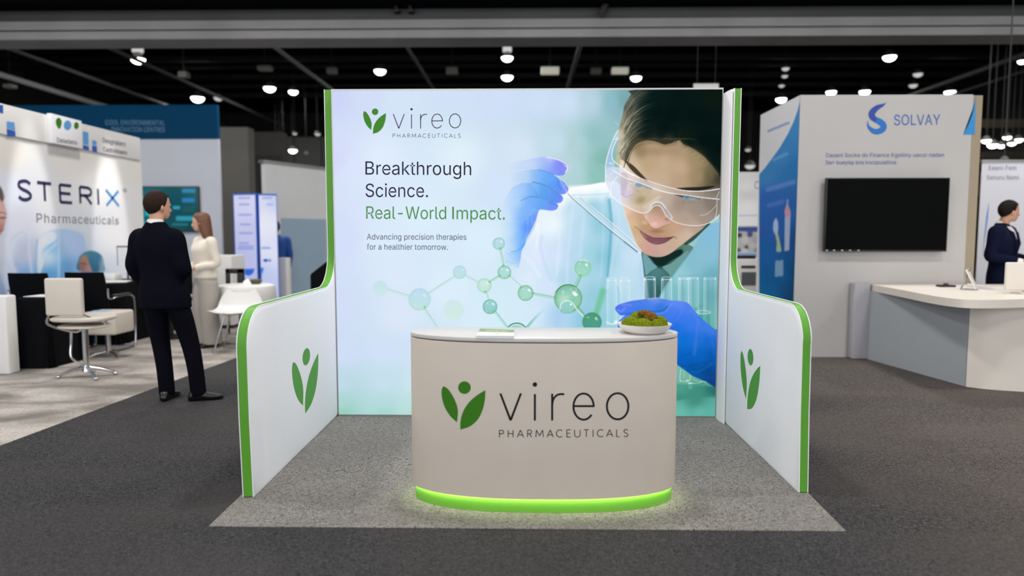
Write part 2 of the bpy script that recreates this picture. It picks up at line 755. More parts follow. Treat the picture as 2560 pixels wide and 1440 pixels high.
def print_panel(name, bl, br, tr, tl, nx, ny, paint, parent, rough=0.5, glow=0.0, base=1.0, bulge=None):
    """a printed sheet: a fine grid whose point colours are the artwork; glow > 0 is a back-lit sheet"""
    bl, br, tr, tl = [np.asarray(p, float) for p in (bl, br, tr, tl)]
    u, v = np.meshgrid(np.linspace(0, 1, nx), np.linspace(0, 1, ny))
    u, v = u.ravel()[:, None], v.ravel()[:, None]
    P = (bl * (1 - u) + br * u) * (1 - v) + (tl * (1 - u) + tr * u) * v
    px, py = proj(P)
    pt = Painter(px, py)
    paint(pt)
    me = bpy.data.meshes.new(name)
    nq = (nx - 1) * (ny - 1)
    me.vertices.add(nx * ny)
    me.vertices.foreach_set('co', P.ravel())
    i, j = np.meshgrid(np.arange(nx - 1), np.arange(ny - 1))
    a = (j * nx + i).ravel()
    q = np.stack([a, a + 1, a + 1 + nx, a + nx], 1).astype(np.int32)
    me.loops.add(nq * 4)
    me.polygons.add(nq)
    me.loops.foreach_set('vertex_index', q.ravel())
    me.polygons.foreach_set('loop_start', np.arange(0, nq * 4, 4, dtype=np.int32))
    me.update()
    me.validate()
    at = me.color_attributes.new('art', 'FLOAT_COLOR', 'POINT')
    c = np.ones((nx * ny, 4), np.float32)
    c[:, :3] = lin(np.clip(pt.C, 0, 255))
    at.data.foreach_set('color', c.ravel())
    m = bpy.data.materials.new(name + '_print')
    m.use_nodes = True
    nt = m.node_tree
    b = nt.nodes['Principled BSDF']
    b.inputs['Roughness'].default_value = rough
    b.inputs['Specular IOR Level'].default_value = 0.2
    an = nt.nodes.new('ShaderNodeAttribute')
    an.attribute_name = 'art'
    if glow:
        b.inputs['Base Color'].default_value = (0.0, 0.0, 0.0, 1)
        b.inputs['Specular IOR Level'].default_value = 0.0
        nt.links.new(an.outputs['Color'], b.inputs['Emission Color'])
        b.inputs['Emission Strength'].default_value = glow
    else:
        mu = nt.nodes.new('ShaderNodeVectorMath')
        mu.operation = 'SCALE'
        mu.inputs[3].default_value = base
        nt.links.new(an.outputs['Color'], mu.inputs[0])
        nt.links.new(mu.outputs[0], b.inputs['Base Color'])
    return link(name, me, m, parent, True, 180)


def Q(ox, oy, s):
    return lambda pts: [(ox + x / s, oy + y / s) for x, y in pts]


# ---- the big back-lit picture of the main stand
def paint_backdrop(p):
    p.fill(shep([
        (835, 235, (205, 213, 247)), (920, 230, (210, 222, 248)), (1000, 235, (213, 229, 248)), (1120, 235, (209, 226, 247)), (1250, 240, (207, 224, 248)),
        (1350, 250, (206, 224, 247)), (1420, 260, (205, 224, 245)), (1480, 255, (186, 212, 228)), (1530, 255, (143, 189, 199)), (1560, 250, (120, 168, 175)),
        (840, 400, (213, 219, 250)), (880, 420, (218, 230, 251)), (950, 400, (223, 237, 252)), (1150, 400, (225, 240, 250)), (1300, 380, (214, 230, 248)), (1390, 360, (198, 222, 236)),
        (1440, 360, (176, 210, 214)), (1490, 340, (148, 194, 196)), (1510, 400, (132, 186, 178)), (1490, 440, (142, 196, 186)), (1440, 440, (176, 212, 214)), (1420, 420, (184, 214, 222)),
        (850, 600, (212, 222, 250)), (960, 600, (220, 235, 252)), (1050, 540, (221, 238, 252)), (1250, 470, (211, 229, 251)), (1200, 600, (219, 238, 252)),
        (850, 760, (211, 222, 248)), (1000, 680, (220, 234, 251)), (1000, 790, (219, 232, 250)), (1120, 720, (220, 238, 251)), (1200, 790, (216, 237, 250)), (1300, 780, (213, 236, 248)), (1260, 810, (212, 238, 246)), (1350, 810, (206, 232, 246)),
        (860, 880, (208, 222, 247)), (960, 880, (209, 226, 248)), (1030, 880, (209, 227, 248)),
        (850, 960, (192, 218, 233)), (960, 960, (199, 224, 240)), (1030, 960, (203, 228, 240)), (850, 1005, (172, 214, 212)), (960, 1005, (182, 220, 222)), (1030, 1010, (190, 226, 224)),
        (855, 1036, (150, 206, 190)), (960, 1036, (166, 214, 204)), (1030, 1036, (180, 221, 214)),
        (1600, 900, (140, 200, 190)), (1720, 900, (130, 195, 175)), (1720, 940, (120, 180, 160)), (1740, 975, (72, 148, 134)), (1740, 1000, (64, 138, 122)), (1750, 1030, (98, 182, 168)), (1700, 1036, (104, 186, 172)), (1785, 1036, (96, 178, 166))]))
    A = Q(1280, 200, 2.879)
    # lab coat, lit shoulder on the far side
    coat = shep([(1330, 560, (236, 244, 255)), (1400, 500, (244, 250, 255)), (1380, 560, (238, 247, 254)), (1470, 470, (252, 254, 255)), (1430, 475, (250, 253, 255)), (1512, 470, (246, 252, 255)),
                 (1340, 640, (222, 234, 253)), (1320, 700, (220, 236, 251)), (1330, 780, (214, 234, 249)), (1300, 810, (213, 236, 248)), (1390, 640, (212, 228, 250)), (1370, 720, (214, 230, 250)),
                 (1430, 520, (190, 222, 242)), (1450, 570, (188, 220, 240)), (1435, 640, (186, 218, 240)), (1400, 790, (176, 212, 241)), (1420, 700, (178, 216, 236)),
                 (1485, 520, (158, 208, 228)), (1500, 560, (146, 202, 222)), (1500, 640, (142, 200, 218)), (1475, 640, (164, 214, 228)), (1490, 740, (150, 205, 220)), (1470, 800, (140, 200, 222)), (1520, 800, (150, 206, 222)),
                 (1545, 520, (196, 226, 244)), (1560, 580, (192, 222, 242)), (1580, 640, (200, 226, 246)), (1560, 700, (194, 224, 240)), (1590, 760, (188, 220, 240)), (1560, 790, (170, 214, 232))])
    p.poly([(1416, 474), (1440, 467), (1480, 461), (1520, 455), (1560, 470), (1612, 620), (1640, 760), (1600, 860), (1290, 860), (1262, 760), (1285, 690), (1296, 655), (1306, 622), (1322, 596), (1334, 575), (1342, 548), (1346, 524), (1392, 500)], coat, 3, sm=2,
           af=lambda x, y: np.clip((x - 1262) / 60, 0, 1) * np.clip((1.4 - (y - 760) / 90), 0, 1) + (x > 1360) * 1.0)
    # folds of the coat
    for pts, w, c, a, s in [
        ([(1436, 490), (1428, 560), (1420, 640), (1416, 720)], 5, (225, 238, 252), .5, 8),
        ([(1462, 495), (1458, 560), (1450, 640)], 7, (214, 236, 248), .45, 10),
        ([(1355, 590), (1352, 620), (1362, 660), (1378, 700)], 5, (190, 206, 246), .55, 8),
        ([(1345, 560), (1344, 590), (1340, 620)], 4, (250, 252, 255), .7, 6),
        ([(1312, 640), (1330, 660), (1350, 690)], 7, (236, 244, 255), .6, 8),
        ([(1400, 520), (1398, 600), (1392, 690)], 5, (232, 242, 254), .6, 8),
        ([(1400, 745), (1396, 780), (1392, 815)], 10, (166, 200, 242), .5, 14),
        ([(1523, 500), (1528, 560), (1523, 640), (1519, 690)], 6, (70, 158, 182), .85, 7),
        ([(1517, 495), (1521, 560), (1516, 650), (1505, 745)], 9, (120, 190, 210), .5, 12),
        ([(1506, 520), (1508, 580), (1503, 690)], 3, (196, 228, 240), .5, 6),
        ([(1541, 500), (1548, 560), (1533, 640), (1519, 720)], 4, (212, 234, 248), .5, 8),
        ([(1430, 488), (1470, 487), (1522, 484)], 3, (150, 206, 230), .6, 5),
        ([(1425, 470), (1470, 468), (1520, 462)], 12, (255, 255, 255), .8, 8),
        ([(1605, 655), (1602, 690), (1608, 735)], 8, (178, 206, 238), .6, 10)]:
        p.line(pts, w, c, a * .8, s)
    B6 = Q(1500, 620, 6.0)
    # shirt and neck
    p.poly([(1602, 626), (1607, 660), (1611, 700), (1612, 760), (1640, 760), (1648, 744), (1680, 690), (1706, 654), (1734, 618), (1700, 600), (1640, 620)], shep([(1610, 650, (70, 120, 128)), (1640, 720, (48, 96, 98)), (1660, 690, (78, 128, 126)), (1625, 700, (74, 124, 128)), (1720, 625, (92, 134, 118)), (1645, 742, (44, 92, 92)), (1650, 655, (22, 48, 46)), (1690, 640, (62, 100, 92))]), 2, sm=0)
    p.poly(B6([(640, 90), (720, 120), (790, 220), (860, 290), (760, 350), (690, 410), (665, 300)]), (112, 162, 168), 4, 1)
    p.poly(B6([(930, 290), (1060, 230), (1200, 120), (1330, 40), (1250, 200), (1150, 330), (1060, 440), (1000, 370)]), (108, 156, 152), 4, 1)
    p.poly(B6([(860, 300), (960, 340), (1040, 430), (900, 690), (860, 745), (835, 600), (700, 440), (760, 360)]), shep([(1640, 680, (84, 134, 136)), (1645, 735, (46, 94, 92)), (1668, 690, (66, 116, 114)), (1620, 700, (58, 106, 112))]), 4, .85)
    p.line(B6([(930, 300), (990, 360), (1050, 440)]), 2.5, (44, 88, 84), .8, 3)
    p.poly(B6([(720, 110), (800, 200), (850, 262), (900, 272), (960, 262), (1050, 200), (1230, 90), (1200, 20), (900, 130)]), (18, 42, 39), 5)
    # near lapel
    p.poly([(1806, 555), (1772, 560), (1750, 590), (1733, 620), (1706, 654), (1680, 690), (1662, 716), (1646, 746), (1650, 900), (1806, 900)], shep([(1790, 590, (134, 190, 220)), (1770, 640, (138, 192, 214)), (1740, 660, (136, 190, 206)), (1780, 690, (112, 174, 190)), (1700, 690, (150, 204, 214)), (1680, 735, (128, 190, 198)), (1720, 740, (118, 184, 190)), (1790, 740, (88, 158, 164)), (1760, 800, (96, 172, 166)), (1790, 820, (90, 165, 158)), (1670, 760, (120, 185, 195))]), 2, sm=0)
    p.line([(1732, 622), (1706, 656), (1680, 692), (1650, 740)], 3, (64, 120, 120), .45, 5)
    p.poly([(1735, 600), (1760, 575), (1775, 560), (1768, 558), (1740, 580), (1712, 606), (1716, 612)], (24, 52, 46), 4, .8)
    face_art(p)
    hand_art(p)
    lab_art(p)
    molecules(p)
    p.C += rng.normal(0, 1.0, p.C.shape)


def face_art(p):
    K = Q(1500, 420, 6.0)
    H = Q(1500, 220, 6.547)
    skin = shep([(1600, 380, (150, 128, 98)), (1640, 372, (178, 152, 120)), (1690, 372, (170, 146, 116)), (1660, 410, (196, 170, 140)), (1620, 410, (190, 164, 130)), (1700, 420, (196, 168, 138)), (1740, 400, (160, 140, 105)), (1745, 440, (160, 138, 104)), (1775, 440, (108, 98, 70)), (1795, 450, (52, 56, 44)), (1788, 470, (92, 82, 66)),
                 (1580, 400, (196, 176, 144)), (1562, 405, (232, 216, 190)), (1556, 425, (246, 236, 226)), (1575, 430, (226, 200, 172)), (1650, 445, (198, 172, 142)), (1700, 455, (186, 158, 128)), (1640, 470, (208, 188, 170)), (1560, 470, (222, 205, 205)), (1595, 495, (168, 148, 104)), (1610, 480, (190, 170, 130)),
                 (1660, 500, (186, 166, 150)), (1700, 510, (150, 132, 118)), (1740, 520, (148, 132, 120)), (1780, 510, (118, 106, 96)), (1710, 545, (172, 150, 136)), (1760, 545, (150, 134, 122)),
                 (1563, 530, (236, 208, 190)), (1580, 545, (210, 172, 142)), (1600, 545, (196, 156, 124)), (1572, 555, (228, 200, 172)), (1585, 575, (206, 174, 136)), (1582, 558, (216, 188, 152)), (1610, 570, (184, 146, 108)), (1640, 580, (176, 138, 106)), (1660, 580, (186, 152, 118)), (1690, 570, (200, 162, 132)), (1740, 572, (186, 160, 142)), (1700, 600, (206, 180, 156)), (1680, 620, (200, 172, 148)),
                 (1595, 600, (212, 184, 150)), (1605, 615, (204, 168, 146)), (1625, 615, (206, 158, 150)), (1650, 620, (206, 170, 156)), (1640, 636, (192, 160, 146)), (1665, 630, (200, 172, 156)), (1720, 590, (206, 184, 166))], 3.5)
    p.poly([(1549, 396), (1550, 440), (1553, 490), (1556, 512), (1561, 530), (1566, 545), (1577, 575), (1588, 603), (1600, 626), (1622, 639), (1647, 643), (1672, 636), (1700, 616), (1733, 590), (1755, 573), (1768, 560), (1790, 542), (1806, 520), (1806, 400), (1760, 340), (1690, 330), (1600, 335), (1560, 370)], skin, 1.6, sm=3)
    p.blob((1637, 378), 60, (150, 126, 96), .35, 14)
    # brows
    p.poly([(1563, 402), (1574, 407), (1588, 418), (1603, 434), (1620, 453), (1613, 452), (1598, 442), (1582, 429), (1570, 415)], (60, 50, 38), 2.5, .92)
    p.poly(K([(1150, 305), (1300, 292), (1480, 285), (1640, 272), (1720, 272), (1640, 308), (1500, 338), (1350, 338), (1220, 322)]), (34, 30, 24), 3.5, .92)
    # nose
    nose = shep([(1640, 520, (158, 126, 98)), (1630, 530, (186, 156, 128)), (1625, 545, (214, 176, 156)), (1612, 543, (232, 204, 190)), (1640, 550, (216, 172, 154)), (1632, 562, (232, 184, 172)), (1655, 560, (226, 178, 166)), (1668, 552, (206, 158, 146)), (1655, 535, (176, 138, 116)), (1640, 568, (224, 176, 164))], 3)
    p.poly(K([(800, 560), (760, 640), (690, 690), (655, 700), (655, 735), (700, 790), (740, 850), (780, 890), (840, 908), (890, 895), (950, 865), (1020, 850), (1055, 825), (1050, 780), (1000, 740), (950, 640), (900, 570)]), nose, 2)
    p.line(K([(655, 712), (665, 760), (715, 810), (745, 865), (790, 900), (840, 912), (895, 898), (960, 868), (1040, 845)]), 1.4, (140, 100, 84), .55, 1.6)
    p.blob((1642, 578), 26, (140, 102, 74), .5, 7)
    p.blob((1668, 548), 10, (110, 72, 62), .4, 6)
    p.blob((1636, 560), 12, (244, 204, 194), .6, 8)
    # mouth
    p.poly(K([(590, 930), (650, 962), (730, 985), (800, 1012), (850, 1005), (930, 1028), (1010, 1040), (1110, 1030), (1050, 1062), (900, 1062), (800, 1056), (680, 1000)]), (196, 138, 132), 2.2, .9)
    p.poly(K([(600, 940), (690, 1000), (790, 1045), (860, 1052), (980, 1048), (1095, 1034), (1040, 1082), (960, 1130), (880, 1150), (820, 1150), (750, 1125), (680, 1068), (632, 1005)]), shep([(1610, 588, (150, 96, 104)), (1625, 600, (132, 86, 96)), (1640, 606, (146, 100, 106)), (1660, 602, (130, 88, 96)), (1675, 596, (106, 72, 76)), (1640, 596, (116, 76, 84))]), 1.6)
    p.line(K([(600, 938), (690, 998), (790, 1043), (860, 1050), (980, 1047), (1110, 1032)]), 1.3, (70, 36, 42), .8, 1.2)
    p.line(K([(520, 880), (560, 905), (604, 940)]), 2, (146, 108, 76), .7, 3)
    p.line(K([(1090, 1035), (1130, 1038), (1150, 1060)]), 2.5, (130, 100, 76), .6, 3.5)
    p.line(K([(640, 960), (655, 1000), (690, 1040)]), 2, (206, 170, 172), .5, 2.5)
    p.line(K([(690, 1090), (770, 1140), (850, 1162), (950, 1140)]), 1.6, (224, 186, 176), .5, 2.5)
    p.blob((1625, 614), 22, (214, 160, 156), .5, 9)
    p.blob((1612, 556), 10, (240, 216, 184), .35, 9)
    p.line([(1557, 512), (1566, 545), (1577, 575), (1588, 603), (1600, 625)], 2.2, (244, 226, 206), .6, 3)
    p.line([(1604, 630), (1622, 639), (1647, 643), (1672, 636), (1700, 616), (1735, 588)], 1.6, (120, 96, 80), .35, 3)
    # eyes behind the lens
    p.disc((1597, 462.5), 9.5, (80, 136, 170), .95, 3, 5.5)
    p.line(K([(440, 195), (520, 205), (600, 225), (680, 265), (770, 300)]), 2.6, (70, 80, 96), .55, 2.5)
    p.line(K([(660, 270), (720, 290), (770, 310)]), 5, (84, 116, 160), .6, 5)
    p.disc((1717, 493.5), 11.5, (104, 146, 158), .95, 3, 7.5)
    p.disc((1717, 492), 4.5, (52, 82, 94), .5, 3)
    p.disc((1713, 491), 1.8, (190, 214, 222), .7, 2)
    p.line(K([(1140, 405), (1200, 410), (1240, 420), (1320, 420), (1400, 440), (1500, 470)]), 3, (40, 36, 34), .75, 2.5)
    p.poly(K([(1145, 400), (1235, 405), (1235, 440), (1200, 430)]), (44, 38, 34), 3, .8)
    p.blob((1740, 498), 20, (150, 186, 196), .4, 8)
    for k in range(12):
        x = 1575 + k * 2.4
        y = 461 + k * 1.6
        p.line([(x, y), (x + .5, y + 5 + (k % 3))], .7, (84, 76, 70), .45, 1.2)
    for k in range(15):
        x = 1706 + k * 3
        y = 500 + 3 * math.sin(k / 14 * PI) - k * .25
        p.line([(x, y), (x + k * .35 - 1.5, y + 7 + (k % 3))], .7, (74, 68, 64), .45, 1.2)
    # hair
    hair = shep([(1560, 300, (150, 144, 120)), (1552, 340, (204, 196, 172)), (1556, 370, (206, 198, 176)), (1575, 250, (96, 100, 88)), (1590, 235, (54, 62, 56)), (1585, 300, (56, 62, 52)), (1580, 345, (58, 58, 46)), (1575, 375, (70, 66, 50)), (1605, 260, (14, 32, 28)), (1620, 300, (6, 24, 21)), (1610, 335, (16, 30, 26)), (1600, 355, (60, 60, 46)),
                 (1700, 250, (6, 22, 20)), (1790, 250, (12, 24, 18)), (1660, 320, (4, 20, 19)), (1700, 340, (14, 28, 22)), (1760, 350, (4, 20, 19)), (1640, 350, (44, 48, 36)), (1670, 352, (50, 50, 38)), (1740, 380, (26, 36, 28)), (1790, 420, (8, 24, 22)), (1640, 240, (8, 26, 23)), (1640, 280, (5, 22, 20)), (1680, 290, (4, 20, 19)), (1740, 290, (5, 21, 20)), (1740, 240, (8, 24, 20)), (1790, 300, (7, 22, 20)), (1790, 360, (5, 20, 19)), (1620, 260, (8, 27, 24)), (1650, 335, (10, 26, 23)), (1690, 320, (8, 24, 21)), (1720, 350, (12, 26, 22)), (1620, 325, (10, 26, 23))], 4.2)
    outl = [(1590, 224), (1578, 236), (1570, 248), (1561, 264), (1556, 290), (1550, 312), (1546, 330), (1547, 345), (1544, 362), (1541, 378), (1543, 392), (1552, 398), (1560, 402), (1564, 404), (1570, 392), (1576, 380), (1584, 368), (1592, 360), (1606, 353), (1622, 351), (1640, 354), (1660, 361), (1676, 360), (1690, 354), (1699, 350), (1708, 360), (1722, 366), (1740, 376), (1757, 388), (1770, 402), (1784, 418), (1796, 434), (1812, 446), (1812, 224)]
    p.poly(outl, hair, 3.0, sm=3)
    r = random.Random(5)
    for k in range(170):
        t = r.random()
        y0 = 262 + 138 * t
        x0 = 1562 - 18 * t + r.uniform(0, 26) * (1 - .3 * t)
        L = r.uniform(18, 62)
        P = [(x0, y0), (x0 + L * .28, y0 - L * .5), (x0 + L * .75, y0 - L * .88), (x0 + L * 1.3, y0 - L * 1.05)]
        v = r.random()
        c = (206, 198, 172) if v > .6 and x0 < 1575 else ((120, 116, 96) if v > .3 else (12, 24, 20))
        p.line(P, r.uniform(.8, 2.0), c, r.uniform(.15, .5), 1.2, taper='fade')
    for k in range(26):
        x0 = 1558 + r.uniform(0, 16)
        y0 = 404 + r.uniform(-4, 20) * (1 if k % 4 == 0 else .2)
        p.line([(x0, y0), (x0 + r.uniform(4, 10), y0 - 22), (x0 + r.uniform(18, 40), y0 - 58)], 1.2, (36, 38, 30) if k % 2 else (160, 150, 120), .55, 1.1, taper='fade')
    p.line([(1558, 424), (1563, 408), (1572, 385)], 1.6, (40, 36, 28), .9, 1.2)
    for k in range(22):
        a = r.random()
        x0 = 1590 + 110 * a
        p.line([(x0, 354 + 6 * math.sin(a * 5)), (x0 + 20, 346), (x0 + 46, 350)], 1.1, (92, 84, 62), .3, 1.4, taper='both')
    p.line([(1698, 352), (1700, 330), (1706, 305)], 2, (44, 50, 38), .5, 3, taper='fade')
    for pts in ([(1572, 378), (1590, 363), (1606, 355), (1640, 356), (1662, 362), (1690, 357)], [(1702, 354), (1722, 368), (1748, 382), (1770, 402), (1796, 434)]):
        p.line(pts, 5, (92, 78, 56), .5, 12)
    p.line([(1690, 350), (1680, 358), (1668, 361)], 1.4, (190, 170, 136), .6, 1.4)
    p.line([(1700, 350), (1712, 362), (1735, 372), (1762, 392)], 2, (70, 62, 44), .6, 3)
    for k in range(24):
        a = r.random()
        x0, y0 = 1704 + 84 * a, 356 + 66 * a
        p.line([(x0, y0), (x0 - 6, y0 + 4), (x0 - 14, y0 + 5)], 1, (70, 60, 44), .35, 1.4, taper='fade')
    for k in range(18):
        a = r.random()
        x0, y0 = 1580 + 22 * a, 376 - 16 * a
        p.line([(x0, y0), (x0 + 8, y0 - 1), (x0 + 22, y0 + 2)], 1, (96, 80, 58), .35, 1.4, taper='fade')
    p.line([(1546, 312), (1541, 309), (1538, 304)], 1, (225, 235, 230), .7, 1)
    p.line([(1558, 276), (1552, 282), (1549, 290)], 1, (200, 215, 210), .5, 1.2)
    # ear sliver and temple
    p.poly([(1542, 386), (1549, 388), (1552, 400), (1549, 412), (1546, 415), (1541, 405)], (206, 190, 150), 2, .8)
    # goggles
    lens = K([(82, 60), (130, -8), (330, -5), (450, 72), (600, 148), (760, 208), (950, 268), (1150, 318), (1300, 343), (1500, 348), (1650, 334), (1800, 306), (1800, 690), (1740, 768), (1600, 838), (1450, 866), (1300, 856), (1150, 820), (1070, 780), (1000, 730), (955, 640), (905, 575), (860, 558), (815, 570), (760, 622), (705, 668), (655, 682), (550, 652), (420, 592), (300, 522), (180, 424), (130, 330), (85, 222)])
    def la(x, y):
        return np.interp(x, [1513, 1535, 1556, 1580, 1620, 1700, 1800], [.84, .76, .60, .34, .18, .10, .14]) * np.interp(y, [420, 470, 560], [1.0, 1.0, 1.1])
    p.poly(lens, shep([(1520, 440, (232, 232, 250)), (1545, 440, (226, 222, 248)), (1560, 500, (236, 230, 250)), (1530, 480, (214, 226, 250)), (1600, 520, (242, 236, 236)), (1640, 480, (226, 220, 224)), (1720, 540, (226, 220, 216)), (1780, 520, (206, 206, 206))]), 1.4, 1, sm=2, af=la)
    p.poly(K([(130, -8), (330, -5), (450, 72), (600, 148), (760, 208), (950, 268), (1150, 318), (1300, 343), (1500, 348), (1790, 310), (1790, 466), (1500, 438), (1300, 408), (1100, 383), (900, 338), (750, 283), (600, 223), (430, 168), (180, 8)]), (236, 230, 240), 2, .13, sm=2)
    p.poly([(1553, 432), (1570, 440), (1567, 470), (1560, 490), (1552, 476)], (160, 146, 160), 6, .35)
    p.poly([(1556, 478), (1578, 474), (1582, 488), (1565, 495)], (214, 196, 232), 6, .5)
    p.line([(1552, 484), (1565, 492), (1582, 486)], 2, (150, 140, 160), .4, 3)
    p.blob((1602, 500), 18, (140, 122, 76), .45, 12, -.5)
    p.poly([(1606, 518), (1624, 503), (1645, 490), (1652, 492), (1634, 512), (1618, 524)], (226, 208, 188), 6, .6)
    p.line(K([(-10, -60), (40, -30), (110, 60), (80, 130)]), 1, (255, 255, 255), .4, 1.5)
    for pts, w, a in [(K([(340, 0), (450, 74), (600, 150), (760, 210), (950, 270), (1150, 320), (1300, 345), (1500, 350), (1650, 336), (1795, 312)]), 2.3, .95),
                      (K([(150, 0), (270, 85), (430, 168), (600, 225), (750, 285), (900, 340), (1100, 385), (1300, 410), (1500, 440), (1785, 470)]), 2.6, .8),
                      (K([(1785, 700), (1740, 768), (1600, 838), (1450, 866), (1300, 856), (1150, 820), (1070, 780)]), 1.6, .85),
                      (K([(655, 682), (550, 652), (420, 592), (300, 522), (180, 424), (130, 330), (85, 222), (82, 60)]), 1.8, .9),
                      (K([(1500, 715), (1600, 690), (1690, 620), (1745, 560)]), 1.8, .45),
                      (K([(1752, 480), (1756, 590), (1742, 700), (1720, 760)]), 1.5, .7),
                      (K([(1745, 450), (1770, 400), (1790, 350)]), 1.5, .6),
                      (K([(160, 400), (170, 250), (260, 130)]), 3, .6),
                      (K([(150, 330), (230, 470), (330, 560)]), 1.2, .5)]:
        p.line(pts, w, (250, 252, 255), a, 1.2)
    p.line(K([(600, 157), (760, 217), (950, 277), (1150, 327), (1300, 353), (1500, 358), (1650, 344)]), .9, (90, 84, 80), .5, 1)
    p.line(K([(1100, 395), (1300, 420), (1500, 450), (1750, 478)]), 1.2, (110, 112, 124), .55, 1.2)
    # nose bridge of the goggles
    br = [(660, 672), (720, 640), (770, 570), (810, 528), (860, 512), (920, 530), (965, 590), (1005, 660), (1050, 720), (1075, 750)]
    p.line(K(br), 7, (206, 208, 212), .75, 2.5)
    p.line(K([(680, 678), (745, 640), (800, 580), (850, 562), (905, 575), (950, 640), (1000, 728), (1060, 775)]), 1.4, (250, 252, 255), .95, 1)
    p.line(K([(740, 600), (790, 530), (860, 508), (930, 528), (990, 610), (1060, 700), (1078, 742), (1060, 755)]), 1.2, (245, 248, 252), .85, 1)
    p.line(K([(790, 560), (850, 538), (910, 550), (960, 610), (1010, 690)]), 1.4, (104, 108, 114), .7, 1.2)
    p.line(K([(980, 620), (1030, 690), (1060, 740)]), 4, (150, 152, 158), .6, 2)
    # temple arm
    p.poly(H([(298, 690), (245, 770), (185, 920), (130, 1080), (95, 1240), (100, 1420), (215, 1330), (240, 1210), (200, 1170), (195, 1080), (220, 960), (262, 860), (300, 820)]), (196, 216, 240), 1.6, .75)
    p.poly(H([(225, 850), (255, 850), (200, 1000), (190, 1130), (215, 1200), (150, 1260), (120, 1230), (150, 1080)]), (150, 190, 228), 2.5, .7)
    p.line(H([(298, 690), (245, 770), (185, 920), (130, 1080), (95, 1240), (88, 1400)]), 1.5, (250, 252, 255), .95, 1.2)
    p.line(H([(300, 820), (262, 870), (215, 980), (197, 1080), (205, 1165), (250, 1215), (330, 1280), (440, 1370), (560, 1440)]), 1.8, (250, 252, 255), .95, 1.2)
    p.line(H([(230, 845), (300, 822)]), 2, (240, 250, 250), .8, 1.2)
    p.disc((1525, 409), 4.5, (176, 196, 236), .8, 1.5)
    p.disc((1526, 408), 2.4, (232, 238, 252), .8, 1.5)
    p.line(H([(110, 1250), (150, 1280), (210, 1262)]), 1.2, (120, 150, 210), .6, 1.2)


